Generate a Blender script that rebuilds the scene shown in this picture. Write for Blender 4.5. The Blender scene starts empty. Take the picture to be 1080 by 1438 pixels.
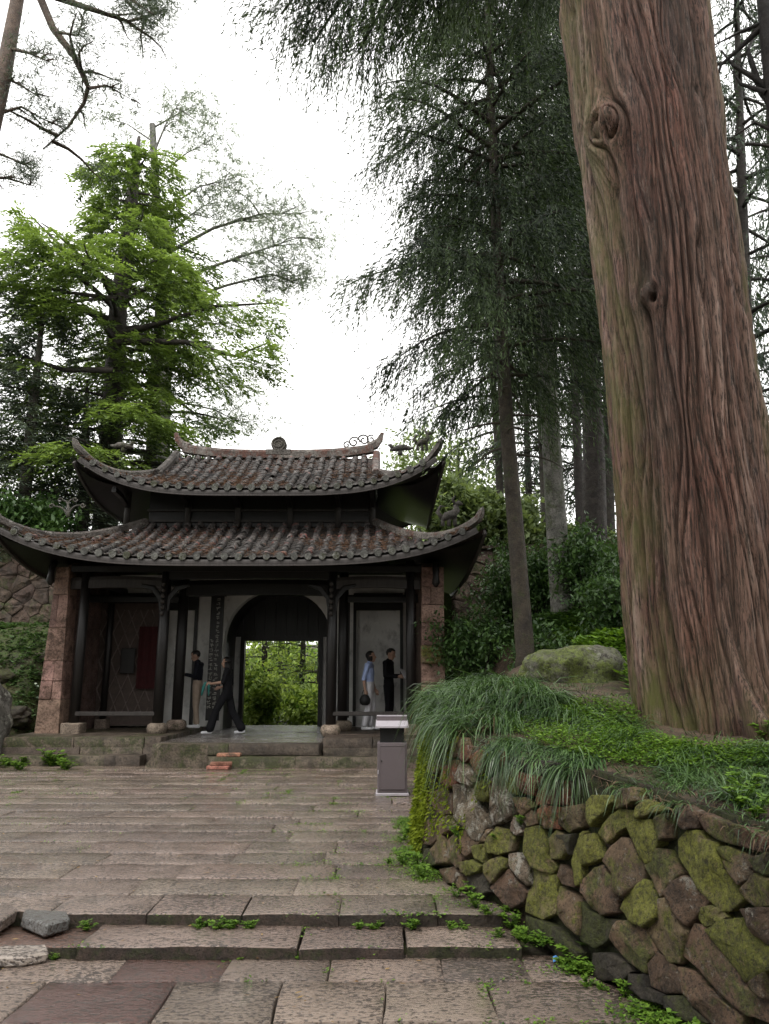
import bpy, bmesh, math, random
import numpy as np
from mathutils import Vector, Matrix, Euler
from mathutils.bvhtree import BVHTree

# ------------------------------------------------------------------ camera
R = math.radians
scene = bpy.context.scene
COL = scene.collection
FPX, PITCH, ZC = 1060.0, R(12.8), 1.41          # focal length in photo pixels, upward pitch, eye height
cam_d = bpy.data.cameras.new("camera")
cam_d.sensor_fit = 'VERTICAL'
cam_d.sensor_height = 36.0
cam_d.lens = 36.0 * FPX / 1438.0
cam_d.clip_start, cam_d.clip_end = 0.1, 3000.0
cam = bpy.data.objects.new("camera", cam_d)
COL.objects.link(cam)
cam.location = (0, 0, ZC)
cam.rotation_euler = (R(90) + PITCH, 0, 0)
scene.camera = cam

# ------------------------------------------------------------------ sky, sun, exposure
SUN_EL, SUN_AZ = R(58), R(200)
world = bpy.data.worlds.new("World")
scene.world = world
world.use_nodes = True
wt = world.node_tree
wt.nodes.clear()
w_out = wt.nodes.new("ShaderNodeOutputWorld")
w_bg = wt.nodes.new("ShaderNodeBackground")
w_sky = wt.nodes.new("ShaderNodeTexSky")
w_sky.sky_type = 'NISHITA'
w_sky.sun_disc = False
w_sky.sun_elevation, w_sky.sun_rotation = SUN_EL, SUN_AZ
w_sky.dust_density, w_sky.air_density = 3.0, 1.0
w_hs = wt.nodes.new("ShaderNodeHueSaturation")
w_hs.inputs["Saturation"].default_value = 0.12
w_mix = wt.nodes.new("ShaderNodeMix")
w_mix.data_type = 'RGBA'
w_mix.inputs[0].default_value = 0.75
w_mix.inputs[7].default_value = (11.0, 10.9, 10.7, 1)   # even overcast cloud deck
wt.links.new(w_sky.outputs[0], w_hs.inputs["Color"])
wt.links.new(w_hs.outputs[0], w_mix.inputs[6])
wt.links.new(w_mix.outputs[2], w_bg.inputs[0])
w_bg.inputs[1].default_value = 0.15
wt.links.new(w_bg.outputs[0], w_out.inputs[0])

sun_d = bpy.data.lights.new("sun", 'SUN')
sun_d.energy, sun_d.angle, sun_d.color = 0.9, R(14), (1.0, 0.96, 0.9)
sun = bpy.data.objects.new("sun", sun_d)
COL.objects.link(sun)
sun.location = (0, -20, 40)
_sd = Vector((math.sin(SUN_AZ) * math.cos(SUN_EL), math.cos(SUN_AZ) * math.cos(SUN_EL), math.sin(SUN_EL)))
sun.rotation_euler = _sd.to_track_quat('Z', 'Y').to_euler()

vs = scene.view_settings
vs.view_transform, vs.look, vs.gamma, vs.use_curve_mapping = 'Standard', 'None', 1.0, False
vs.exposure = 0.78
scene.cycles.max_bounces = 6
scene.cycles.transparent_max_bounces = 8
scene.cycles.use_denoising = True

# ------------------------------------------------------------------ pixel helpers (a pixel is a direction only)
CP, SP = math.cos(PITCH), math.sin(PITCH)
def ray(u, v):
    x, y = (u - 540) / FPX, (719 - v) / FPX
    return Vector((x, CP - y * SP, SP + y * CP))
def at_y(u, v, Y):
    d = ray(u, v)
    t = Y / d.y
    return Vector((d.x * t, Y, ZC + d.z * t))
def at_z(u, v, z):
    d = ray(u, v)
    t = (z - ZC) / d.z
    return Vector((d.x * t, d.y * t, z))

# ------------------------------------------------------------------ numpy noise
def _hash(ix, iy, iz, s):
    n = (ix.astype(np.int64) * 374761393 + iy.astype(np.int64) * 668265263 + iz.astype(np.int64) * 1440662683 + s * 1274126177) & 0xffffffff
    n = ((n ^ (n >> 13)) * 1274126177) & 0xffffffff
    return ((n ^ (n >> 16)) & 0xffff) / 32767.5 - 1.0
def vnoise(P, seed=0):
    P = np.asarray(P, float)
    I = np.floor(P).astype(np.int64)
    F = P - I
    F = F * F * (3 - 2 * F)
    out = 0
    for dx in (0, 1):
        wx = F[..., 0] if dx else 1 - F[..., 0]
        for dy in (0, 1):
            wy = F[..., 1] if dy else 1 - F[..., 1]
            for dz in (0, 1):
                wz = F[..., 2] if dz else 1 - F[..., 2]
                out = out + wx * wy * wz * _hash(I[..., 0] + dx, I[..., 1] + dy, I[..., 2] + dz, seed)
    return out
def fbm(P, seed=0, octv=3, gain=0.5):
    P = np.asarray(P, float)
    a, s, o = 1.0, 0, 0
    for k in range(octv):
        o = o + a * vnoise(P * (2.03 ** k) + 7.3 * k, seed + k)
        a *= gain
    return o

# ------------------------------------------------------------------ mesh helpers
class MB:
    """collects simple shapes into one mesh"""
    def __init__(s):
        s.v, s.f, s.m = [], [], []
    def add(s, V, F, mi=0):
        b = len(s.v)
        s.v.extend([tuple(p) for p in V])
        s.f.extend([tuple(i + b for i in f) for f in F])
        s.m.extend([mi] * len(F))
        return s
    def box(s, x0, x1, y0, y1, z0, z1, mi=0):
        V = [(x0, y0, z0), (x1, y0, z0), (x1, y1, z0), (x0, y1, z0), (x0, y0, z1), (x1, y0, z1), (x1, y1, z1), (x0, y1, z1)]
        return s.add(V, [(0, 3, 2, 1), (4, 5, 6, 7), (0, 1, 5, 4), (1, 2, 6, 5), (2, 3, 7, 6), (3, 0, 4, 7)], mi)
    def tube(s, pts, rad, n=8, mi=0, cap=True, sq=None):
        pts = [Vector(p) for p in pts]
        if not hasattr(rad, '__len__'):
            rad = [rad] * len(pts)
        V, F = [], []
        prev = None
        for i, p in enumerate(pts):
            d = (pts[min(i + 1, len(pts) - 1)] - pts[max(i - 1, 0)])
            d = d.normalized() if d.length > 1e-9 else Vector((0, 0, 1))
            if prev is None:
                a = d.orthogonal().normalized()
            else:
                a = prev - d * prev.dot(d)
                a = a.normalized() if a.length > 1e-6 else d.orthogonal().normalized()
            prev = a
            b = d.cross(a)
            for k in range(n):
                t = 2 * math.pi * (k + 0.5) / n
                V.append(p + (a * math.cos(t) + b * math.sin(t)) * rad[i])
        for i in range(len(pts) - 1):
            for k in range(n):
                k2 = (k + 1) % n
                F.append((i * n + k, i * n + k2, (i + 1) * n + k2, (i + 1) * n + k))
        if cap:
            F.append(tuple(range(n - 1, -1, -1)))
            F.append(tuple((len(pts) - 1) * n + k for k in range(n)))
        return s.add(V, F, mi)
    def lathe(s, c, prof, n=20, mi=0):
        V, F = [], []
        for (r, z) in prof:
            for k in range(n):
                t = 2 * math.pi * k / n
                V.append((c[0] + r * math.cos(t), c[1] + r * math.sin(t), c[2] + z))
        for i in range(len(prof) - 1):
            for k in range(n):
                k2 = (k + 1) % n
                F.append((i * n + k, i * n + k2, (i + 1) * n + k2, (i + 1) * n + k))
        F.append(tuple(range(n - 1, -1, -1)))
        F.append(tuple((len(prof) - 1) * n + k for k in range(n)))
        return s.add(V, F, mi)
    def sweep(s, pts, w, h, mi=0, up=Vector((0, 0, 1))):
        """rectangular section along a path; w, h scalars or lists; path is the bottom centre line"""
        pts = [Vector(p) for p in pts]
        n = len(pts)
        w = w if hasattr(w, '__len__') else [w] * n
        h = h if hasattr(h, '__len__') else [h] * n
        V, F = [], []
        for i, p in enumerate(pts):
            d = (pts[min(i + 1, n - 1)] - pts[max(i - 1, 0)]).normalized()
            sd = d.cross(up).normalized()
            u2 = sd.cross(d).normalized()
            for (a, b) in ((-.5, 0), (.5, 0), (.5, .7), (.28, 1), (-.28, 1), (-.5, .7)):
                V.append(p + sd * (a * w[i]) + u2 * (b * h[i]))
        for i in range(n - 1):
            for k in range(6):
                k2 = (k + 1) % 6
                F.append((i * 6 + k, i * 6 + k2, (i + 1) * 6 + k2, (i + 1) * 6 + k))
        F.append((5, 4, 3, 2, 1, 0))
        F.append(tuple((n - 1) * 6 + k for k in range(6)))
        return s.add(V, F, mi)
    def build(s, name, mats, parent=None, smooth=False, bevel=0.0):
        o = mk(name, s.v, s.f, mats, parent, smooth, s.m)
        if bevel:
            bm = bmesh.new()
            bm.from_mesh(o.data)
            ed = [e for e in bm.edges if len(e.link_faces) == 2 and e.calc_face_angle(0) > 0.6]
            bmesh.ops.bevel(bm, geom=ed, offset=bevel, segments=1, affect='EDGES', profile=0.5)
            bm.to_mesh(o.data)
            bm.free()
        return o

def link(o, parent):
    COL.objects.link(o)
    if parent is not None:
        o.parent = parent
        o.matrix_parent_inverse = Matrix.Translation(-parent.location) if parent.type == 'EMPTY' else Matrix.Identity(4)
def mk(name, V, F, mats, parent=None, smooth=False, mi=None):
    me = bpy.data.meshes.new(name)
    me.from_pydata([tuple(p) for p in V], [], F)
    if not isinstance(mats, (list, tuple)):
        mats = [mats]
    for m in mats:
        me.materials.append(m)
    if mi is not None and len(mats) > 1:
        me.polygons.foreach_set("material_index", mi)
    if smooth:
        me.polygons.foreach_set("use_smooth", [True] * len(me.polygons))
    me.update()
    o = bpy.data.objects.new(name, me)
    link(o, parent)
    return o
def mk_np(name, V, Q, mat, parent=None, smooth=False, tint=None, tint2=None):
    """big meshes: V (n,3), Q (m,4) or (m,3); tint is one float per face"""
    V = np.ascontiguousarray(V, dtype=np.float32)
    Q = np.ascontiguousarray(Q, dtype=np.int32)
    k = Q.shape[1]
    me = bpy.data.meshes.new(name)
    me.vertices.add(len(V))
    me.vertices.foreach_set("co", V.ravel())
    me.loops.add(Q.size)
    me.loops.foreach_set("vertex_index", Q.ravel())
    me.polygons.add(len(Q))
    me.polygons.foreach_set("loop_start", np.arange(0, Q.size, k, dtype=np.int32))
    me.polygons.foreach_set("loop_total", np.full(len(Q), k, dtype=np.int32))
    if smooth:
        me.polygons.foreach_set("use_smooth", np.ones(len(Q), dtype=bool))
    for m in (mat if isinstance(mat, (list, tuple)) else [mat]):
        me.materials.append(m)
    me.update(calc_edges=True)
    for nm, tt in (("tint", tint), ("tint2", tint2)):
        if tt is not None:
            dom = 'FACE' if len(tt) == len(Q) else 'POINT'
            at = me.attributes.new(nm, 'FLOAT', dom)
            at.data.foreach_set("value", np.ascontiguousarray(tt, dtype=np.float32))
    o = bpy.data.objects.new(name, me)
    link(o, parent)
    return o
def grid_faces(nu, nv, wrap=False):
    i, j = np.meshgrid(np.arange(nu - (0 if wrap else 1)), np.arange(nv - 1), indexing='ij')
    i2 = (i + 1) % nu
    return np.stack([i * nv + j, i2 * nv + j, i2 * nv + j + 1, i * nv + j + 1], -1).reshape(-1, 4)
def empty(name, loc, label=None, cat=None, group=None):
    o = bpy.data.objects.new(name, None)
    o.empty_display_size = 0.2
    COL.objects.link(o)
    o.location = loc
    if label:
        tag(o, label, cat, group)
    return o
def tag(o, label=None, cat=None, group=None, kind=None):
    for k, val in (("label", label), ("category", cat), ("group", group), ("kind", kind)):
        if val:
            o[k] = val
    return o
def copy_thing(src, loc, rz=0.0, sc=1.0, label=None):
    c = src.copy()
    COL.objects.link(c)
    c.location, c.rotation_euler, c.scale = loc, (0, 0, rz), (sc, sc, sc)
    if label:
        c["label"] = label
    for ch in list(src.children):
        d = ch.copy()
        COL.objects.link(d)
        d.parent = c
        d.matrix_parent_inverse = ch.matrix_parent_inverse.copy()
    return c

# ------------------------------------------------------------------ materials
class NT:
    def __init__(s, name):
        s.m = bpy.data.materials.new(name)
        s.m.use_nodes = True
        s.t = s.m.node_tree
        s.b = s.t.nodes["Principled BSDF"]
        s.o = s.t.nodes["Material Output"]
        s._pos = None
    def n(s, typ, **kw):
        x = s.t.nodes.new("ShaderNode" + typ)
        for k, v in kw.items():
            setattr(x, k, v)
        return x
    def l(s, a, b):
        s.t.links.new(a, b)
    def val(s, inp, x):
        if hasattr(x, 'is_linked') or hasattr(x, 'links'):
            s.l(x, inp)
        else:
            inp.default_value = x
    def pos(s, stretch=(1, 1, 1), gen=False):
        g = s.n("NewGeometry") if not gen else s.n("TexCoord")
        src = g.outputs["Position"] if not gen else g.outputs["Object"]
        mp = s.n("Mapping")
        mp.inputs["Scale"].default_value = stretch
        s.l(src, mp.inputs["Vector"])
        return mp.outputs[0]
    def noise(s, scale, detail=4, rough=0.6, vec=None, dist=0.0):
        x = s.n("TexNoise")
        x.inputs["Scale"].default_value = scale
        x.inputs["Detail"].default_value = detail
        x.inputs["Roughness"].default_value = rough
        x.inputs["Distortion"].default_value = dist
        s.l(vec if vec is not None else s.pos(), x.inputs["Vector"])
        return x.outputs["Fac"]
    def vor(s, scale, vec=None, feature='F1'):
        x = s.n("TexVoronoi", feature=feature)
        x.inputs["Scale"].default_value = scale
        s.l(vec if vec is not None else s.pos(), x.inputs["Vector"])
        return x.outputs["Distance"]
    def ramp(s, fac, stops):
        x = s.n("ValToRGB")
        e = x.color_ramp.elements
        while len(e) < len(stops):
            e.new(0.5)
        for i, (p, c) in enumerate(stops):
            e[i].position = p
            e[i].color = (c, c, c, 1) if not hasattr(c, '__len__') else (*c, 1)
        s.l(fac, x.inputs[0])
        return x.outputs[0]
    def mix(s, fac, a, b, typ='MIX'):
        x = s.n("Mix", data_type='RGBA', blend_type=typ)
        s.val(x.inputs[0], fac)
        for inp, c in ((x.inputs[6], a), (x.inputs[7], b)):
            if hasattr(c, 'links'):
                s.l(c, inp)
            else:
                inp.default_value = (*c, 1)
        return x.outputs[2]
    def math(s, op, a, b=0.0):
        x = s.n("Math", operation=op)
        s.val(x.inputs[0], a)
        s.val(x.inputs[1], b)
        return x.outputs[0]
    def attr(s, nm):
        x = s.n("Attribute")
        x.attribute_name = nm
        return x.outputs["Fac"]
    def rnd(s):
        return s.n("ObjectInfo").outputs["Random"]
    def vary(s, col, amt=0.25, hue=0.02):
        """per-object value and hue variation"""
        h = s.n("HueSaturation")
        r = s.rnd()
        s.l(s.math('ADD', s.math('MULTIPLY', r, 2 * amt), 1 - amt), h.inputs["Value"])
        s.l(s.math('ADD', s.math('MULTIPLY', s.math('FRACT', s.math('MULTIPLY', r, 7.13)), 2 * hue), 0.5 - hue), h.inputs["Hue"])
        s.l(col, h.inputs["Color"])
        return h.outputs[0]
    def bump(s, height, strength=0.4, dist=0.02, prev=None):
        x = s.n("Bump")
        x.inputs["Strength"].default_value = strength
        x.inputs["Distance"].default_value = dist
        s.l(height, x.inputs["Height"])
        if prev is not None:
            s.l(prev, x.inputs["Normal"])
        return x.outputs[0]
    def fin(s, col, rough=0.8, nrm=None, spec=None, metal=None):
        if hasattr(col, 'links'):
            s.l(col, s.b.inputs["Base Color"])
        else:
            s.b.inputs["Base Color"].default_value = (*col, 1)
        s.val(s.b.inputs["Roughness"], rough)
        if nrm is not None:
            s.l(nrm, s.b.inputs["Normal"])
        if spec is not None:
            s.val(s.b.inputs["Specular IOR Level"], spec)
        if metal is not None:
            s.b.inputs["Metallic"].default_value = metal
        return s.m

def m_plain(name, c, rough=0.7, spec=0.4, var=0.25, sc=9.0, metal=None):
    t = NT(name)
    n = t.noise(sc, 4)
    c2 = tuple(x * (1 - var) for x in c)
    c3 = tuple(min(1, x * (1 + var)) for x in c)
    return t.fin(t.ramp(n, [(0.3, c2), (0.7, c3)]), rough, t.bump(t.noise(sc * 6, 3), 0.15, 0.01), spec, metal)

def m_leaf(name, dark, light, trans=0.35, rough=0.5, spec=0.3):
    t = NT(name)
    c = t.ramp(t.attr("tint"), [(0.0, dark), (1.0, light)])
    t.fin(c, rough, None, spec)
    tr = t.n("BsdfTranslucent")
    t.l(t.mix(1.0, c, (1.0, 1.0, 0.55), 'MULTIPLY'), tr.inputs[0])
    mx = t.n("MixShader")
    mx.inputs[0].default_value = trans
    t.l(t.b.outputs[0], mx.inputs[1])
    t.l(tr.outputs[0], mx.inputs[2])
    t.l(mx.outputs[0], t.o.inputs[0])
    return t.m

def m_stone(name, base, alt, moss=(0.10, 0.12, 0.018), moss_amt=0.5, lichen=None, lich_amt=0.0, rough=0.8, sc=5.0, dirt=0.4):
    t = NT(name)
    n1 = t.noise(sc, 8, 0.7)
    c = t.ramp(n1, [(0.36, tuple(x * .75 for x in base)), (0.60, tuple(x * 1.2 for x in alt))])
    c = t.vary(c, 0.32, 0.014)
    fine = t.noise(sc * 10, 7, 0.8)
    if lichen:
        lm = t.ramp(t.noise(sc * 1.9, 9, 0.78, dist=0.3), [(0.60 - lich_amt * 0.3, 0.0), (0.645 - lich_amt * 0.3, 0.9)])
        c = t.mix(lm, c, lichen)
    mo = t.math('ADD', t.noise(sc * 0.9, 10, 0.80), t.math('MULTIPLY', t.math('SUBTRACT', t.rnd(), 0.5), 0.2))
    mm = t.ramp(mo, [(0.66 - moss_amt * 0.36, 0.0), (0.75 - moss_amt * 0.36, 0.92)])
    mc = t.ramp(t.noise(sc * 6, 8, 0.82), [(0.36, tuple(x * 0.22 for x in moss)), (0.50, tuple(x * 0.8 for x in moss)), (0.66, tuple(min(1, x * 1.45) for x in moss))])
    c = t.mix(mm, c, mc)
    c = t.mix(t.ramp(fine, [(0.40, min(1.0, dirt * 2.2)), (0.49, 0.0)]), c, (0.022, 0.017, 0.013))
    c = t.mix(t.ramp(t.noise(sc * 16, 3, 0.6, vec=t.pos((1.1, 0.9, 1.0))), [(0.60, 0.0), (0.70, 0.30)]), c, tuple(min(1, x * 2.2) for x in alt))
    b1 = t.bump(t.noise(sc * 2.5, 8, 0.72), 0.8, 0.045)
    b2 = t.bump(fine, 0.7, 0.012, b1)
    r = t.ramp(t.noise(sc * 2.2, 4), [(0.35, rough - 0.25), (0.65, rough)])
    return t.fin(c, r, b2, 0.35)

# ------------------------------------------------------------------ shared materials
def m_pave(name, c0, c1, red=(0.13, 0.05, 0.035), red_amt=0.0):
    t = NT(name)
    n1 = t.noise(2.3, 6, 0.65)
    c = t.ramp(n1, [(0.3, c0), (0.7, c1)])
    rm = t.ramp(t.noise(0.55, 5, 0.6, dist=0.4), [(0.60 - red_amt, 0.0), (0.70 - red_amt, 0.75)])
    c = t.mix(rm, c, red)
    c = t.vary(c, 0.24, 0.012)
    va = t.n("VectorMath", operation='ADD')
    t.l(t.pos((0.6, 1.0, 1.0)), va.inputs[0])
    cb = t.n("CombineXYZ")
    t.l(t.math('MULTIPLY', t.rnd(), 37.0), cb.inputs[0])
    t.l(t.math('MULTIPLY', t.rnd(), 91.0), cb.inputs[1])
    t.l(cb.outputs[0], va.inputs[1])
    speck = t.noise(52, 5, 0.68, vec=va.outputs[0])
    thr = t.math('ADD', speck, t.math('MULTIPLY', t.math('SUBTRACT', t.noise(2.1, 4, .6, vec=va.outputs[0]), .5), .35))
    pit = t.ramp(thr, [(0.44, 0.0), (0.505, 1.0)])
    c = t.mix(t.math('MULTIPLY', t.math('SUBTRACT', 1.0, pit), 0.90), c, (0.040, 0.027, 0.020))
    gr = t.ramp(t.noise(1.1, 6, 0.7), [(0.56, 0.0), (0.72, 0.35)])
    c = t.mix(gr, c, (0.06, 0.065, 0.02))
    rough = t.ramp(t.noise(3.1, 5, 0.65), [(0.3, 0.08), (0.72, 0.32)])
    b1 = t.bump(t.noise(7, 5, 0.6), 0.3, 0.03)
    b2 = t.bump(speck, 0.9, 0.026, b1)
    t.b.inputs["Coat Weight"].default_value = 0.9            # film of rain water
    t.b.inputs["Coat IOR"].default_value = 1.4
    t.l(t.ramp(t.noise(1.7, 5, .65), [(.35, .06), (.65, .30)]), t.b.inputs["Coat Roughness"])
    t.l(b2, t.b.inputs["Coat Normal"])
    return t.fin(c, rough, b2, 0.55)
M_PAVE = m_pave("wet_paving_stone", (0.160, 0.114, 0.086), (0.28, 0.212, 0.170))
M_PAVE_RED = m_pave("wet_red_sandstone", (0.085, 0.038, 0.027), (0.14, 0.068, 0.05))
M_PAVE_PALE = m_pave("pale_loose_stone", (0.30, 0.25, 0.20), (0.42, 0.37, 0.31))
M_PAVE_GREY = m_pave("dark_grey_block", (0.075, 0.075, 0.072), (0.15, 0.15, 0.14))
M_PLAT = m_stone("old_platform_stone", (0.055, 0.042, 0.031), (0.12, 0.094, 0.070), moss=(0.05, 0.06, 0.016), moss_amt=0.36, rough=0.7, sc=3)
M_PATH = m_pave("smooth_wet_path_stone", (0.15, 0.135, 0.125), (0.22, 0.205, 0.19))
M_EARTH = m_stone("damp_earth", (0.055, 0.036, 0.024), (0.11, 0.075, 0.05), moss=(0.055, 0.08, 0.015), moss_amt=0.42, rough=0.95, sc=2.2)
M_JOINT = m_stone("mossy_joint_earth", (0.03, 0.024, 0.018), (0.06, 0.05, 0.03), moss=(0.07, 0.11, 0.015), moss_amt=0.5, rough=0.95, sc=1.5)
M_SLOPE = m_stone("mossy_slope", (0.025, 0.022, 0.012), (0.05, 0.05, 0.02), moss=(0.045, 0.075, 0.013), moss_amt=0.6, rough=0.95, sc=1.7)
M_WDARK = m_stone("wall_core", (0.022, 0.016, 0.011), (0.05, 0.034, 0.022), moss=(0.03, 0.04, 0.008), moss_amt=0.5, rough=1.0, sc=4)
MOSSG = (0.15, 0.165, 0.02)
M_ST = {
    'g': m_stone("moss_covered_stone", (0.13, 0.105, 0.06), (0.22, 0.17, 0.09), moss=(0.19, 0.20, 0.028), moss_amt=0.74, sc=4.5, dirt=0.35),
    'm': m_stone("half_mossy_stone", (0.12, 0.085, 0.05), (0.225, 0.155, 0.09), moss=MOSSG, moss_amt=0.62, sc=5, lichen=(0.30, 0.29, 0.24), lich_amt=0.05, dirt=0.35),
    'b': m_stone("brown_wall_stone", (0.085, 0.055, 0.034), (0.175, 0.112, 0.068), moss=(0.10, 0.115, 0.02), moss_amt=0.42, sc=5, lichen=(0.27, 0.25, 0.21), lich_amt=0.12),
    'r': m_stone("red_wall_stone", (0.13, 0.05, 0.028), (0.25, 0.10, 0.055), moss=(0.09, 0.10, 0.018), moss_amt=0.28, sc=6, lichen=(0.38, 0.32, 0.27), lich_amt=0.18),
    'w': m_stone("white_lichened_stone", (0.13, 0.095, 0.065), (0.24, 0.18, 0.13), moss=(0.12, 0.13, 0.02), moss_amt=0.36, sc=6, lichen=(0.44, 0.42, 0.36), lich_amt=0.30),
    'd': m_stone("dark_damp_stone", (0.035, 0.03, 0.022), (0.07, 0.058, 0.042), moss=(0.06, 0.07, 0.012), moss_amt=0.5, sc=5),
}
M_BACKST = m_stone("back_wall_stone", (0.05, 0.036, 0.027), (0.11, 0.075, 0.056), moss=(0.05, 0.065, 0.015), moss_amt=0.42, sc=3)
M_BOULDM = m_stone("mossy_boulder_stone", (0.06, 0.058, 0.045), (0.13, 0.125, 0.10), moss=(0.105, 0.135, 0.02), moss_amt=0.62, sc=2.2, lichen=(0.28, 0.28, 0.23), lich_amt=0.1)
M_BOULD = m_stone("grey_boulder_stone", (0.11, 0.105, 0.09), (0.20, 0.19, 0.165), moss=(0.12, 0.15, 0.02), moss_amt=0.5, sc=1.6, lichen=(0.34, 0.34, 0.29), lich_amt=0.2)
M_GRASS = m_leaf("dark_sedge_leaf", (0.018, 0.046, 0.013), (0.115, 0.20, 0.065), 0.28, 0.32, 0.55)
M_WEED = m_leaf("bright_weed_leaf", (0.045, 0.11, 0.012), (0.17, 0.29, 0.035), 0.35, 0.5)
M_MOSS = m_leaf("yellow_green_moss", (0.07, 0.10, 0.008), (0.26, 0.32, 0.03), 0.3, 0.7, 0.1)
M_SHRUB = m_leaf("glossy_shrub_leaf", (0.026, 0.062, 0.018), (0.12, 0.22, 0.06), 0.25, 0.4, 0.5)
M_LITTER = m_leaf("brown_needle_litter", (0.05, 0.034, 0.022), (0.16, 0.11, 0.07), .1, .9, .1)
M_STRAW = m_leaf("dry_needle_litter", (0.075, 0.042, 0.028), (0.20, 0.115, 0.075), 0.1, 0.9, 0.1)

# ------------------------------------------------------------------ foliage primitives
def diamonds(P, D, L, W, rng, side=None, fold=0.0):
    """N leaf-shaped quads: root P, direction D, length L, width W"""
    N = len(P)
    D = D / (np.linalg.norm(D, axis=1, keepdims=True) + 1e-9)
    if side is None:
        side = rng.normal(size=(N, 3))
    S = side - D * (side * D).sum(1, keepdims=True)
    S /= (np.linalg.norm(S, axis=1, keepdims=True) + 1e-9)
    L = np.broadcast_to(np.asarray(L, float), (N,))[:, None]
    W = np.broadcast_to(np.asarray(W, float), (N,))[:, None]
    Nn = np.cross(D, S)
    mid = P + D * L * 0.45
    V = np.stack([P, mid + S * W * .5 + Nn * fold * W, P + D * L, mid - S * W * .5 + Nn * fold * W], 1).reshape(-1, 3)
    Q = np.arange(4 * N).reshape(N, 4)
    return V, Q
def blades(P, OUT, L, W, rng, up=0.75, fall=0.9):
    """arching grass blades of three quads"""
    N = len(P)
    L = np.broadcast_to(np.asarray(L, float), (N,))[:, None]
    W = np.broadcast_to(np.asarray(W, float), (N,))[:, None]
    OUT = OUT / (np.linalg.norm(OUT, axis=1, keepdims=True) + 1e-9)
    Z = np.array([[0, 0, 1.0]])
    S = np.cross(OUT, Z) + rng.normal(size=(N, 3)) * 0.25
    S /= np.linalg.norm(S, axis=1, keepdims=True) + 1e-9
    upv = up * rng.uniform(.6, 1.25, (N, 1))
    fv = fall * rng.uniform(.6, 1.3, (N, 1))
    rows = []
    for t, w in ((0, .7), (.35, 1.0), (.7, .75), (1.0, .08)):
        c = P + L * (OUT * (0.75 * t) + Z * (upv * t - fv * t * t))
        rows += [c - S * W * w * .5, c + S * W * w * .5]
    V = np.stack(rows, 1).reshape(-1, 3)
    b = (np.arange(N) * 8)[:, None]
    Q = np.concatenate([b + np.array([[0, 1, 3, 2]]), b + np.array([[2, 3, 5, 4]]), b + np.array([[4, 5, 7, 6]])], 1).reshape(-1, 4)
    return V, Q
def cat(parts):
    Vs, Qs, Ts, o = [], [], [], 0
    for V, Q, T in parts:
        Vs.append(V)
        Qs.append(Q + o)
        Ts.append(np.broadcast_to(np.asarray(T, float), (len(Q),)))
        o += len(V)
    return np.concatenate(Vs), np.concatenate(Qs), np.concatenate(Ts)

# ------------------------------------------------------------------ ground sheet
mk("ground", [(-600, -300, -0.34), (600, -300, -0.34), (600, 900, -0.34), (-600, 900, -0.34)], [(0, 1, 2, 3)], M_SLOPE)["kind"] = "structure"

# ------------------------------------------------------------------ retaining wall line (plan) and terrace heights
WY = np.array([0.2, 1.2, 2.2, 3.4, 3.95, 4.42, 4.84, 5.08, 5.59, 6.25, 7.15, 8.5, 9.6, 10.6, 13, 19.4])
WX = np.array([2.22, 2.04, 1.80, 1.5, 1.34, 1.17, 1.04, 0.87, 0.52, 0.34, 0.25, 0.31, 0.6, 1.15, 1.5, 1.6])
TY = np.array([0.2, 3.4, 4.5, 5.9, 7.0, 8.5, 9.6, 10.6, 13, 19.4])
TZ = np.array([0.75, 0.80, 0.88, 1.02, 1.19, 1.28, 1.25, 1.0, 0.95, 1.3])
wy = np.linspace(0.2, 19.4, 260)
wx = np.interp(wy, WY, WX)
k_ = np.ones(9) / 9
wx = np.convolve(np.pad(wx, 4, mode='edge'), k_, 'valid')
dx_ = np.gradient(wx, wy)
nrm_in = np.stack([np.ones_like(wy), -dx_], 1)
nrm_in /= np.linalg.norm(nrm_in, axis=1, keepdims=True)
wt_z = np.interp(wy, TY, TZ)
BAT = 0.13
hs_ = np.linspace(0, 1, 14)
WG = np.zeros((len(wy), len(hs_), 3))
for j, h in enumerate(hs_):
    z = -0.3 + (wt_z + 0.3) * h
    off = BAT * (z + 0.3)
    WG[:, j, 0] = wx + nrm_in[:, 0] * off
    WG[:, j, 1] = wy + nrm_in[:, 1] * off
    WG[:, j, 2] = z
# a cap going in over the top of the wall
cap = WG[:, -1, :].copy()
cap[:, :2] += nrm_in * 0.35
cap[:, 2] -= 0.03
WGc = np.concatenate([WG, cap[:, None]], 1)
retaining = empty("retaining_wall", (0.6, 5.6, -0.14), "low dry-stone retaining wall of mossy and red stones under the giant tree", "wall")
core = WGc.copy()
cj_ = fbm(core * 3.0, 77, 4) * .035
core[:, :, 0] += nrm_in[:, None, 0] * (0.04 + cj_ * .6)
core[:, :, 2] += cj_ * .6
core[:, :, 1] += nrm_in[:, None, 1] * 0.04
mk_np("wall_core", core.reshape(-1, 3), grid_faces(len(wy), WGc.shape[1])[:, ::-1], M_WDARK, retaining, True)
wall_bvh = BVHTree.FromPolygons([Vector(p) for p in WG.reshape(-1, 3)], [tuple(int(i) for i in f) for f in grid_faces(len(wy), len(hs_))])

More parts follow.
